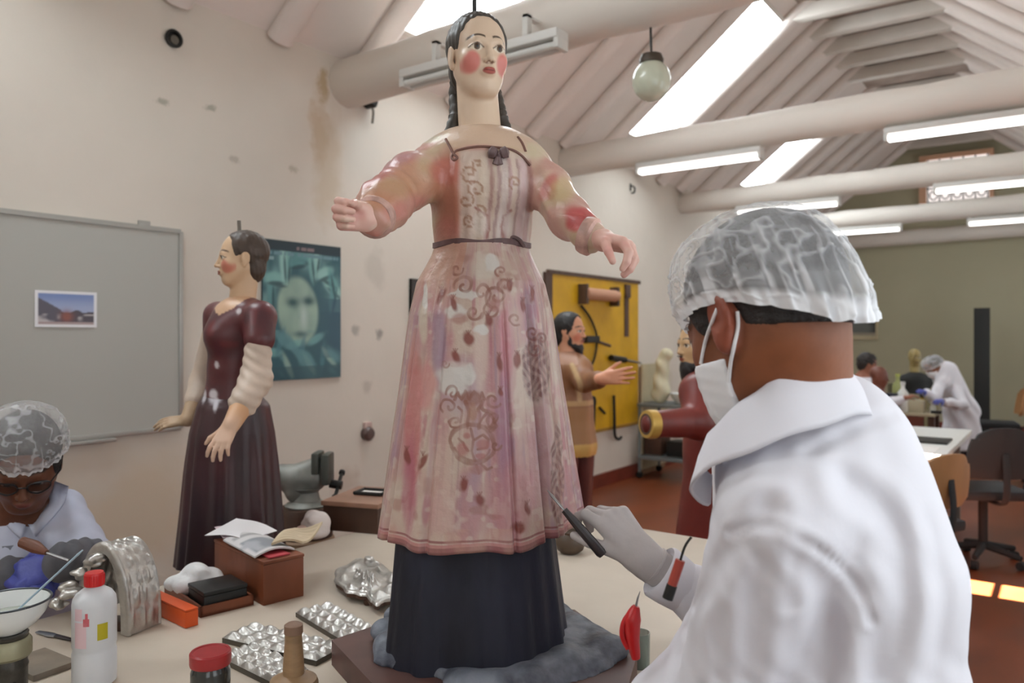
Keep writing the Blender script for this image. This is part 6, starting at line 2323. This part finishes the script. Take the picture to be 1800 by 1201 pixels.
# silver ornament on its wooden backing
sp = [T(588, 1024), T(640, 998), T(700, 1030), T(700, 1062), T(662, 1082), T(642, 1066), T(606, 1056)]
so = thing('silver_ornament', 'scalloped silver ornament on a brown wood backing left of the navy skirt', 'ornament', sum(sp) / len(sp), 'room')
cxy = (sum(sp) / len(sp))[:2]
poly = catmull(np.array([p[:2] for p in sp]), 56, True)
poly = cxy + (poly - cxy) * (1 + .05 * np.sin(np.arange(56) * 2 * PI / 56 * 11))[:, None]
part('wood_backing', Msh().prism(cxy + (poly - cxy) * .95, TZ + .012, TZ + .026), m_darkwood, so, smooth=False)
for k in (3, 20, 38):
    q = cxy + (poly[k] - cxy) * .72
    part('foot', Msh().lathe([(.010, .0003), (.012, .004), (.012, .0118)], 12, (q[0], q[1], TZ)), m_darkwood, so)
rows = []
for s_ in np.linspace(.02, 1, 26):
    p = cxy + (poly - cxy) * s_
    an = np.arange(56) * 2 * PI / 56
    z = TZ + .0285 + .010 * np.maximum(0, np.sin(s_ * 11)) * (.6 + .5 * np.sin(an * 9 + s_ * 5)) + .012 * np.exp(-((s_ - .15) / .15) ** 2) - .006 * (s_ > .98)
    rows.append(np.c_[p, z])
part('silver_plate', grid_vf(np.array(rows), True), m_silver, so, auto=None)
lump('raised_leaf', T(652, 1022) + (0, 0, .050), .022, 31, 10, m_silver, so)
lump('raised_leaf', T(632, 1036) + (0, 0, .040), .018, 33, 10, m_silver, so)


def embossed(A, B, D, name, label, nx, ny, group, th=.010):
    A, B, D = square_up(A, B, D)
    t = thing(name, label, 'plaque', A, 'room', group)
    u_, v_ = B - A, D - A
    part('wood_back', quad_box(A, B, D, th, TZ + .0004), m_dull, t, smooth=False)
    n1, n2 = nx * 8 + 1, ny * 8 + 1
    uu_, vv_ = np.meshgrid(np.linspace(0, 1, n1), np.linspace(0, 1, n2))
    P_ = A + uu_[..., None] * u_ + vv_[..., None] * v_
    b = np.abs(np.sin(uu_ * PI * nx)) * np.abs(np.sin(vv_ * PI * ny))
    edge = np.minimum(np.minimum(uu_, 1 - uu_) * nx, np.minimum(vv_, 1 - vv_) * ny)
    P_[..., 2] = TZ + th + .0012 + .0095 * b ** 1.1 + .004 * np.sin(edge * 5) * (edge < .6)
    part('silver_sheet', grid_vf(P_), m_silver, t, auto=None)
    return t


m_dull = mat('tarnished_edge', (92, 86, 78), .5, .5, var=.2)
GS = 'embossed silver plaques'
embossed(T(612, 1142), T(676, 1123), T(524, 1084), 'silver_plaque', 'embossed silver plaque farthest from the red-lidded jar, against the base block', 3, 7, GS)
embossed(T(556, 1172), T(606, 1144), T(459, 1100), 'silver_plaque', 'embossed silver plaque behind the turned wooden bottle', 3, 6, GS)
embossed(T(480, 1212), T(542, 1187), T(403, 1157), 'silver_plaque', 'embossed silver plaque nearest the red-lidded jar', 4, 5, GS)

# turned wooden bottle, jar with a red lid
wp = W(C(516, 1200, 1.40)); wp[2] = TZ
t = thing('turned_bottle', 'turned wooden bottle with a long neck before the silver plaques', 'bottle', wp, 'room')
m_turn = mat('turned_wood', (146, 116, 84), .5, var=.25, vscale=16, stretch=(1, 1, 4))
part('base', Msh().lathe([(.0, .0003), (.040, .0003), (.043, .006), (.044, .022), (.041, .030), (.026, .036), (.020, .040)], 30, wp), m_turn, t)
part('neck', Msh().lathe([(.019, .040), (.0185, .06), (.0160, .092), (.0150, .112), (.0162, .113)], 24, wp), m_turn, t)
part('stopper', Msh().lathe([(.0165, .1132), (.0168, .116), (.0165, .128), (.012, .131), (0, .1312)], 24, wp), mat('stopper_wood', (126, 98, 80), .6), t)
jp = W(C(370, 1200, 1.385)); jp[2] = TZ
t = thing('glass_jar', 'dark glass jar with a red screw lid at the bottom edge', 'jar', jp, 'room')
part('jar_body', Msh().lathe([(0, .0003), (.031, .0003), (.034, .004), (.034, .052), (.031, .060), (.029, .064)], 32, jp), mat('dark_glass', (44, 46, 44), .12, coat=.5), t)
part('lid', Msh().lathe([(.0, .064), (.0345, .064), (.0355, .067), (.0355, .085), (.033, .088), (.030, .0875), (.029, .086), (0, .086)], 36, jp), mat('red_lid', (156, 38, 42), .4, var=.12, vscale=30), t)
# boards and a blade at the left edge
q = [T(52, 1178), T(140, 1150), T(30, 1150)]
t = single('board_offcut', bevelled(quad_box(*square_up(T(58, 1200), T(136, 1172), T(44, 1160)), .012, TZ + .0004), .002), mat('grey_board', (128, 116, 102), .7, var=.25, vscale=12), 'grey brown offcut of board beside the tin can', 'board', T(58, 1200), 'room')
kn = thing('scraper', 'dark flat scraper lying between the bowl and the white bottle', 'scraper', T(95, 1122), 'room')
a_, b_ = T(66, 1114) + (0, 0, .004), T(126, 1128) + (0, 0, .004)
part('blade', Msh().tube([a_, a_ * .6 + b_ * .4, a_ * .45 + b_ * .55], [.006, .010, .007], 10, flat=.3), m_steel, kn)
part('handle', Msh().tube([a_ * .45 + b_ * .55, b_], [.006, .005], 10, flat=.6), MATS['black_handle'], kn)
# little pot behind the hand, glass jar near the scissors
pp = T(1002, 972)
t = thing('clay_pot', 'dark brown clay pot on the table behind the gloved hand', 'pot', pp, 'room')
part('pot_body', Msh().lathe([(0, .0003), (.026, .0003), (.040, .012), (.046, .032), (.040, .052), (.032, .060), (.034, .066), (.028, .066), (.026, .058), (0, .05)], 28, pp), mat('dark_clay', (76, 60, 46), .5, var=.2), t)
pp = T(1124, 1172)
t = thing('small_glass', 'small greenish glass with dark dregs beside the base block', 'glass', pp, 'room')
m_gl = mat('greenish_glass', (150, 164, 154), .08, coat=.3)
m_gl.node_tree.nodes['Principled BSDF'].inputs['Alpha'].default_value = .55
part('glass_wall', Msh().lathe([(.019, .0003), (.020, .002), (.021, .068), (.0195, .068), (.0185, .006)], 24, pp), m_gl, t)
part('dregs', Msh().lathe([(0, .003), (.0182, .003), (.0184, .018), (0, .0185)], 20, pp), mat('dark_dregs', (44, 54, 46), .3), t)

# ------------------------------------------------------------------ the middle and the far end of the room
# steel trolley with a bowl, canvas and sack by the cream wall
tp = W(C(1186, 822, 8.2)); tp[2] = 0
tr = thing('steel_trolley', 'grey steel trolley by the cream wall behind the gold cuff', 'trolley', tp, 'room')
m_tro = mat('grey_enamel', (110, 116, 116), .5, .3)
w2, d2, h2 = .31, .26, .78
for z, nm in ((h2 - .03, 'top_tray'), (.20, 'lower_tray')):
    part(nm, Msh().box(tp + (-w2, -d2, z), tp + (w2, d2, z + .035), bevel=.006), m_tro, tr)
for sx in (-1, 1):
    for sy in (-1, 1):
        part('post', Msh().tube([tp + (sx * (w2 - .02), sy * (d2 - .02), .06), tp + (sx * (w2 - .02), sy * (d2 - .02), h2)], .018, 8), m_tro, tr)
        part('caster', Msh().lathe([(.0, -.015), (.035, -.015), (.035, .015), (0, .015)], 14, tp + (sx * (w2 - .02), sy * (d2 - .02), .036), (0, 1, 0)), m_dark, tr)
for i, (sx, wd, hh_) in enumerate(((-.2, .10, .22), (.1, .14, .16))):
    q = tp + (sx, 0, .2355)
    single('crate', Msh().box(q + (-wd, -.12, 0), q + (wd, .12, hh_), bevel=.01), m_dark if i else m_darkwood, ('dark wooden crate on the lower tray of the trolley', 'black crate on the lower tray of the trolley')[i], 'crate', q, 'room')
q = W(C(1203, 690, 8.12)); q[2] = h2 + .0055
single('white_basin', Msh().lathe([(0, .0), (.08, .0), (.13, .07), (.15, .11), (.14, .11), (.12, .07), (.07, .012), (0, .012)], 28, q), MATS['white_enamel'], 'white enamel basin on the grey steel trolley', 'basin', q, 'room')
m_canvas = mat('raw_canvas', (192, 180, 150), .85, var=.12, vscale=4)
q = on_left(1142, 700, XL + .08); q[2] = 0
cv_ = thing('canvas_panel', 'tall beige canvas panel leaning on the wall right of the yellow board', 'panel', q, 'room')
part('canvas', Msh().box((XL + .035, q[1] - .12, .06), (XL + .055, q[1] + .52, 1.19)), m_canvas, cv_, smooth=False)
part('stretcher', Msh().box((XL + .005, q[1] - .10, .0), (XL + .034, q[1] + .50, 1.16)), m_tleg, cv_, smooth=False)
q = W(C(1161, 745, 8.22)); q[2] = h2 + .0055
g = SDF(q - (.25, .25, 0), q + (.25, .25, .62), .014)
g.cone(q + (0, 0, .10), q + (.02, 0, .40), .095, .065, .05)
g.cone(q + (.02, 0, .40), q + (.05, .02, .50), .06, .075, .03)
g.plane((0, 0, -1), -q[2])
g.warp(lambda X, Y, Z: .008 * np.sin(Z * 30 + X * 25))
single('cloth_sack', g.mesh(1), mat('cream_sack', (206, 200, 172), .85, var=.1), 'cream cloth sack tied at the top, standing by the white basin', 'sack', q, 'room', auto=None)

# picture and gable wall things
def on_back(px, py, y=14.0):
    ph = math.atan((px - 900) / FPX) - YAW
    r = y / math.cos(ph)
    return W(C(px, py, r * math.cos(ph + YAW)))
a_, b_ = on_back(1470, 535), on_back(1540, 590)
t = thing('framed_photo', 'dark framed photograph of a grey bust on the olive far wall', 'picture', (a_[0], YB, b_[2]), 'room')
u, v = np.meshgrid(np.linspace(0, 1, 40), np.linspace(0, 1, 30))
def bust(u, v):
    col = np.tile(lin((52, 56, 54)), (len(u), 1))
    col = mixn(col, ellm(u, v, .62, .62, .13, .2), (138, 140, 136))
    col = mixn(col, ellm(u, v, .62, .22, .28, .25), (104, 108, 104))
    return mixn(col, (v < .07) * 1.0, (150, 142, 126))
P_ = np.stack([a_[0] + u * (b_[0] - a_[0]), np.full_like(u, YB - .03), b_[2] + v * (a_[2] - b_[2])], -1)
part('photo', grid_vf(P_), MATS['print_0.4'], t, col=bust(u.ravel(), v.ravel()))
for lo, hi in (((a_[0], b_[2] - .07), (b_[0], b_[2])), ((a_[0], a_[2]), (b_[0], a_[2] + .03)), ((b_[0], b_[2] - .07), (b_[0] + .03, a_[2] + .03)), ((a_[0] - .03, b_[2] - .07), (a_[0], a_[2] + .03))):
    part('frame_bar', Msh().box((lo[0], YB - .045, lo[1]), (hi[0], YB - .0005, hi[1])), m_canvas, t, smooth=False)
# standing black screen
q = W(C(1726, 700, 11.25)); q[2] = 0
t = thing('black_screen', 'tall narrow black screen standing before the olive far wall', 'screen', q, 'room', rot=0)
part('leaf', Msh().box(q + (-.10, -.03, .04), q + (.10, .03, 1.90), bevel=.006), mat('black_board', (30, 32, 31), .6), t)
part('foot', Msh().box(q + (-.12, -.20, 0), q + (.12, .20, .04), bevel=.006), MATS['black_board'], t)

# far white-topped table with a tray and a white sheet on it
t = thing('white_table', 'long white table behind the man in the white coat', 'table', (-1.05, 6.1, 0), 'room')
m_wt = mat('white_laminate', (214, 214, 210), .4)
part('table_top', Msh().box((-1.95, 5.45, .715), (-.63, 7.15, .75), bevel=.005), m_wt, t)
for x in (-1.85, -.75):
    for y in (5.55, 7.0):
        part('leg', Msh().box((x, y, 0), (x + .05, y + .05, .715)), m_tro, t, smooth=False)
single('dark_tray', bevelled(quad_box((-.98, 6.05, .7503), (-.68, 6.05, .7503), (-.98, 6.35, .7503), .014), .004), m_dark, 'flat dark tray on the long white table', 'tray', (-.8, 6.2, .75), 'room')
single('sun_patch_sheet', Msh().box((-1.25, 5.48, .7503), (-.70, 5.90, .7525)), m_paper, 'white sheet added for the patch of sun on the long white table', 'paper', (-1.0, 5.5, .75), 'room', smooth=False)  # added sheet, stands in for the sun patch on the table

# far bench with bottles
bd = 8.3
bq = W(C(1628, 760, bd)); bq[2] = 0
fb = thing('far_bench', 'small bench table at the far end before the standing person', 'table', bq, 'room')
part('bench_top', Msh().box(bq + (-.34, -.30, .66), bq + (.12, .14, .69), bevel=.005), mat('bench_beige', (176, 166, 140), .6), fb)
for sx in (-.14, .05):
    for sy in (-.26, .06):
        part('leg', Msh().box(bq + (sx, sy, 0), bq + (sx + .06, sy + .06, .66)), m_darkwood, fb, smooth=False)
part('drawer_front', Msh().box(bq + (-.20, -.31, .50), bq + (.02, -.295, .655)), mat('bench_red', (104, 50, 36), .5), fb, smooth=False)
def far_pt(px, dd=bd):
    p = W(C(px, 700, dd)); p[2] = .6905
    return p
GF = 'bottles and boxes on the far bench'
def far_bottle(name, label, cat, px, dd, prof, c_, cap_c):
    p = far_pt(px, dd)
    t = thing(name, label, cat, p, 'room', GF)
    part('bottle_body', Msh().lathe(prof, 16, p), mat(name + '_paint', c_, .4), t)
    h = prof[-1][1]
    part('bottle_cap', Msh().lathe([(0, h), (prof[-1][0] * 1.2, h), (prof[-1][0] * 1.2, h + .03), (0, h + .03)], 12, p), mat(name + '_cap', cap_c, .4), t)
far_bottle('white_flask', 'white flask on the far bench left of the blue gloves', 'bottle', 1587, 8.22, [(0, 0), (.05, 0), (.055, .02), (.055, .20), (.02, .25), (.02, .29)], (220, 220, 214), (214, 214, 210))
far_bottle('yellow_bottle', 'small dark bottle with a yellow band on the far bench', 'bottle', 1621, 8.33, [(0, 0), (.035, 0), (.038, .01), (.038, .11), (.02, .13), (.02, .15)], (150, 120, 40), (30, 30, 28))
far_bottle('green_bottle', 'yellowish green bottle at the back of the far bench', 'bottle', 1578, 8.5, [(0, 0), (.05, 0), (.055, .02), (.055, .26), (.02, .32), (.02, .36)], (150, 154, 96), (170, 176, 90))
far_bottle('glass_vial', 'small pale vial nearest the blue glove on the far bench', 'bottle', 1640, 8.1, [(0, 0), (.03, 0), (.03, .06), (.02, .08), (.02, .09)], (196, 196, 186), (190, 190, 184))
p = far_pt(1610, 8.2)
single('beige_box', Msh().box(p + (-.07, -.07, 0), p + (.08, .07, .13), bevel=.008), MATS['bench_beige'], 'beige box in the middle of the far bench', 'box', p, 'room')
p = far_pt(1566, 8.2)
single('navy_box', Msh().box(p + (-.10, -.06, 0), p + (.06, .06, .20), bevel=.008), m_navy, 'dark blue box on the far bench beside the white flask', 'box', p, 'room')
p = far_pt(1648, 8.05)
single('palette_knife', Msh().box(p + (-.06, -.04, 0), p + (.04, .04, .03), bevel=.008), m_dark, 'small dark tool case on the corner of the far bench', 'case', p, 'room')

# ochre-faced bust on a stand behind the bench
bq = C(1608, 690, 9.3)
bs = thing('ochre_bust', 'dark clothed bust with an ochre face standing behind the far bench', 'bust', (bq[0], bq[1], 0))
oh = Head(C(1608, 628, 9.3), .20, frame3((-.1, -1, -.1), (0, 0, 1)))
g = SDF((bq[0] - .36, bq[1] - .25, .86), (bq[0] + .36, bq[1] + .25, 1.40), .0105)
oh.build(g, False, neck=C(1608, 655, 9.3), neck_r=.05)
v, f = g.mesh(1)
part('head', (v, f), m_skin, bs, col=oh.paint(v, (150, 132, 84), brow=(50, 44, 30), lips=(110, 84, 60)), auto=None)
g = SDF((bq[0] - .40, bq[1] - .3, .80), (bq[0] + .40, bq[1] + .3, 1.24), .013)
g.cone(C(1590, 672, 9.3), C(1626, 672, 9.3), .09, .09, .06)
g.cone(C(1608, 672, 9.3), C(1608, 692, 9.3), .13, .16, .06)
part('torso', g.mesh(1), mat('black_cloth', (28, 29, 28), .8), bs, auto=None)
z0 = C(0, 706, 9.3)[2]
part('pedestal', Msh().box((bq[0] - .20, bq[1] - .16, 0), (bq[0] + .20, bq[1] + .16, z0 + .03), bevel=.01), mat('olive_pedestal', (132, 122, 88), .7), bs)
part('shoulder_board', Msh().box((bq[0] - .32, bq[1] - .06, z0 + .02), (bq[0] - .20, bq[1] + .03, z0 + .22), bevel=.02), mat('olive_board', (84, 80, 58), .7), bs)


def far_person(label, hc_, H, fwd, up, neck, hip, arms, coat_c, skin_c, hair, cap_on, glove_m, mask_on, legs_to, seat=False, hair_m=None):
    """Full small figure: continuous body, coat, hair or cap, gloves."""
    R = frame3(fwd, up)
    hd = Head(hc_, H, R)
    t = thing('person', label, 'person', (hip[0], hip[1], 0))
    pts = np.array([hc_ + (0, 0, .2), hc_ - (0, 0, .2), neck, hip, legs_to[0], legs_to[-1]] + [p for a in arms for p in a])
    lo, hi = pts.min(0) - .22, pts.max(0) + .22
    lo[2] = max(lo[2], -.01)
    g = SDF(lo, hi, (.011, .011, .011))
    hd.build(g, False, neck=neck, neck_r=.05)
    g.cone(neck, hip, .11, .13, .05)
    for a in arms:
        g.cone(a[0], a[1], .045, .038, .03)
        g.cone(a[1], a[2], .036, .028, .02)
        dv = nrm(a[2] - a[1])
        hand(g, a[2], (0, -1, .2), dv, (.1, -.2, 1), .16, curl=((20, 30, 20),) * 4, fat=1.0)
    for i, q in enumerate(legs_to):
        k_ = (hip + q) / 2 + (np.array([0, 0, .0]) if not seat else nrm((fwd[0], fwd[1], 0)) * .28 + np.array([0, 0, .22]))
        g.cone(hip, k_, .085, .06, .04)
        g.cone(k_, q + (0, 0, .06), .056, .04, .02)
        g.cone(q + (0, 0, .045), q + nrm((fwd[0], fwd[1], 0)) * .14 + (0, 0, .04), .04, .034, .02)
    v, f = g.mesh(1)
    col = hd.paint(v, skin_c, lips=(130, 76, 66), brow=(36, 28, 24))
    z = v[:, 2]
    col = np.where((z < hip[2] - .1)[:, None], lin((44, 44, 52)), col)
    part('body', (v, f), m_skin, t, col=col, auto=None)
    P = hd.p
    g = SDF(hd.c - .19, hd.c + .19, .009)
    g.ell(P(0, -.085, .14), np.array((.36, .45, .40)) * H, 0, 'u', R)
    g.ell(P(0, -.24, -.10), np.array((.28, .25, .30)) * H, .03, 'u', R)
    g.ell(P(0, .46, -.02), np.array((.34, .42, .42)) * H, .008, 's', R)
    if hair:
        g.warp(lambda X, Y, Z: .012 * np.sin(X * 110) * np.sin(Y * 120) * np.sin(Z * 115))
    part('hair', g.mesh(1), hair_m or m_hair_dk, t, auto=None)
    if cap_on:
        cap(hd, .06, .20, .43, .52, .48, -.06, 5, t, n=(80, 30))
    if mask_on:
        g = SDF(hd.c - .19, hd.c + .19, .008)
        g.ell(P(0, .10, -.17), np.array((.31, .35, .38)) * H, 0, 'u', R)
        n_ = R @ np.array([0, -1, -.2]); n_ = nrm(n_)
        g.plane(n_, float(np.dot(n_, P(0, .14, -.2))))
        n_ = nrm(R @ np.array([0, -.2, 1])); g.plane(n_, float(np.dot(n_, P(0, .4, -.08))))
        part('face_mask', g.mesh(1), m_mask, t, auto=None)
    g = SDF(lo, hi, .013)
    hem_z = hip[2] - (.42 if not seat else .05)
    g.cone(neck, hip, .135, .165, .05)
    if not seat:
        g.cone(hip, (hip[0], hip[1], hem_z), .165, .21, .05)
    for a in arms:
        g.cone(neck + (a[0] - neck) * .4, a[0], .08, .068, .05)
        g.cone(a[0], a[1], .062, .056, .03)
        g.cone(a[1], a[1] * .15 + a[2] * .85, .054, .044, .02)
    g.warp(lambda X, Y, Z: .006 * np.sin(X * 38 + Z * 20 + 2 * np.sin(Z * 9)) + .004 * np.sin(Y * 55 - Z * 26))
    hm = nrm(hd.c - neck)
    g.plane((0, 0, 1), neck[2] + .045) if not cap_on else g.cone(neck, neck + hm * .14, .06, .08, .015, 's')
    g.plane((0, 0, -1), -hem_z)
    part('coat', g.mesh(1), coat_c, t, auto=None)
    if glove_m:
        for a in arms:
            g = SDF(a[2] - .2, a[2] + .2, .009)
            hand(g, a[2], (0, -1, .2), nrm(a[2] - a[1]), (.1, -.2, 1), .165, curl=((20, 30, 20),) * 4, fat=1.25)
            part('glove', g.mesh(1), glove_m, t, auto=None)
    return t


c8 = lambda px, py, d=8.5: C(px, py, d)
hip = c8(1690, 722)
far_person('person in a long white coat leaning over the far bench in blue gloves', c8(1640, 645), .225, (-.80, -.25, -.50), (-.4, -.1, .9), c8(1660, 655), hip,
           [(c8(1656, 672, 8.38), c8(1642, 700, 8.30), c8(1625, 690, 8.15)), (c8(1676, 672, 8.42), c8(1692, 712, 8.24), c8(1656, 706, 8.02))],
           m_coat, (130, 84, 64), False, True, m_blue_glove, True, [np.array([hip[0] - .08, 8.44, 0]), np.array([hip[0] + .10, 8.62, 0])])
hip = c8(1482, 735, 8.5)
far_person('person with curly dark hair in a white coat seated left of the far bench', c8(1526, 640, 8.35), .225, (.90, -.25, -.25), (.2, 0, 1), c8(1518, 670, 8.4), hip,
           [(c8(1535, 690, 8.15), c8(1552, 712, 8.05), c8(1590, 700, 8.0)), (c8(1518, 688, 8.45), c8(1535, 712, 8.5), c8(1572, 704, 8.4))],
           m_coat, (150, 98, 78), True, False, None, False, [np.array([hip[0] + .22, 8.12, 0]), np.array([hip[0] + .22, 8.44, 0])], seat=True)
q = W(C(1482, 770, 8.5)); q[2] = 0
t = thing('stool', 'stool under the curly haired person at the far bench', 'stool', q, 'room')
part('seat', Msh().lathe([(0, .36), (.17, .36), (.18, .375), (.16, .39), (0, .39)], 20, q), m_brown, t)
for i in range(4):
    a = PI / 4 + i * PI / 2
    part('leg', Msh().tube([q + (.12 * math.cos(a), .12 * math.sin(a), .36), q + (.17 * math.cos(a), .17 * math.sin(a), 0)], .018, 8), m_brown, t)
# carved brown head on the near corner of the bench
kh = Head(C(1546, 662, 7.6), .20, frame3((.7, -.6, -.1), (0, 0, 1)))
cb = thing('carved_head', 'brown carved head on a post beside the curly haired person', 'carved head', (kh.c[0], kh.c[1], 0))
g = SDF(kh.c - .17, kh.c + .17, .009)
kh.build(g, False, neck=kh.c - (0, 0, .16), neck_r=.05)
part('head', g.mesh(1), mat('carved_wood', (110, 64, 50), .5), cb, auto=None)
part('post', Msh().tube([kh.c - (0, 0, .14), (kh.c[0], kh.c[1], .03)], .03, 10), m_brown, cb)
part('foot', Msh().lathe([(0, 0), (.14, 0), (.14, .03), (0, .035)], 20, (kh.c[0], kh.c[1], 0)), m_brown, cb)


# ------------------------------------------------------------------ chairs
m_ply = mat('tan_plywood', (150, 106, 64), .5, var=.15, vscale=8, stretch=(1, 1, .2))
m_blk = mat('black_fabric', (30, 31, 33), .8)


def office_chair(label, pos, rot, back_m, seat_m, group, sh=.47, bh=.92):
    """Swivel chair; local -y is the back side. Built in its own frame."""
    t = thing('office_chair', label, 'chair', pos, 'room', group, rot)
    ORG[t.name] = np.zeros(3)
    n = 14
    u, v = np.meshgrid(np.linspace(-1, 1, n), np.linspace(0, 1, n))
    w_ = .21 * (1 - .28 * v ** 3) * np.where(v < .15, .85 + v, 1)
    P_ = np.stack([u * w_, -.24 + .05 * u ** 2 - .05 * v, sh + .12 + v * (bh - sh - .12) - .05 * (np.abs(u) ** 3) * (v > .8)], -1)
    lo = P_.copy(); lo[..., 1] -= .022
    def shell(P_, lo):
        v1, f1 = grid_vf(P_)
        f2 = [tuple(i + len(v1) for i in q)[::-1] for q in f1]
        r, c_ = P_.shape[:2]
        ed = [i for i in range(c_)] + [j * c_ + c_ - 1 for j in range(1, r)] + [(r - 1) * c_ + i for i in range(c_ - 2, -1, -1)] + [j * c_ for j in range(r - 2, 0, -1)]
        return np.concatenate([v1, lo.reshape(-1, 3)]), f1 + f2 + [(ed[i], ed[(i + 1) % len(ed)], ed[(i + 1) % len(ed)] + len(v1), ed[i] + len(v1)) for i in range(len(ed))]
    part('backrest', shell(P_, lo), back_m, t)
    part('seat', Msh().box((-.22, -.21, sh - .03), (.22, .22, sh + .035), bevel=.025), seat_m, t)
    part('back_bar', Msh().tube(catmull([(0, -.05, sh - .05), (0, -.26, sh - .03), (0, -.30, sh + .10), (0, -.285, sh + .28)], 16), .022, 8, flat=.5), m_blk, t)
    part('gas_column', Msh().tube([(0, 0, .10), (0, 0, sh - .03)], .028, 12), m_blk, t)
    for i in range(5):
        a = i * 2 * PI / 5 + .3
        lg = part('base_leg', Msh().tube([(0, 0, .115), (.24 * math.cos(a), .24 * math.sin(a), .075)], [.028, .018], 8), m_blk, t)
        part('caster', Msh().lathe([(0, -.02), (.028, -.02), (.028, .02), (0, .02)], 12, (.24 * math.cos(a), .24 * math.sin(a), .029), (-math.sin(a), math.cos(a), 0)), m_blk, lg)
    return t


GC = 'swivel chairs in the far half of the room'
def floor_at(px, d):
    p = W(C(px, 800, d)); p[2] = 0
    return p
office_chair('swivel chair with a tan plywood back right behind the man in white', floor_at(1590, 4.3), math.radians(58), m_ply, m_blk, GC, bh=.885)
office_chair('all black swivel chair beyond the tan-backed one', floor_at(1728, 5.15), math.radians(30), m_blk, m_blk, GC, bh=.92)
office_chair('wooden backed swivel chair to the right of the black screen', floor_at(1752, 9.0), math.radians(100), m_ply, m_blk, GC, bh=.90)
office_chair('wooden backed swivel chair at the very right edge', floor_at(1818, 7.7), math.radians(95), m_ply, m_blk, GC, bh=.92)
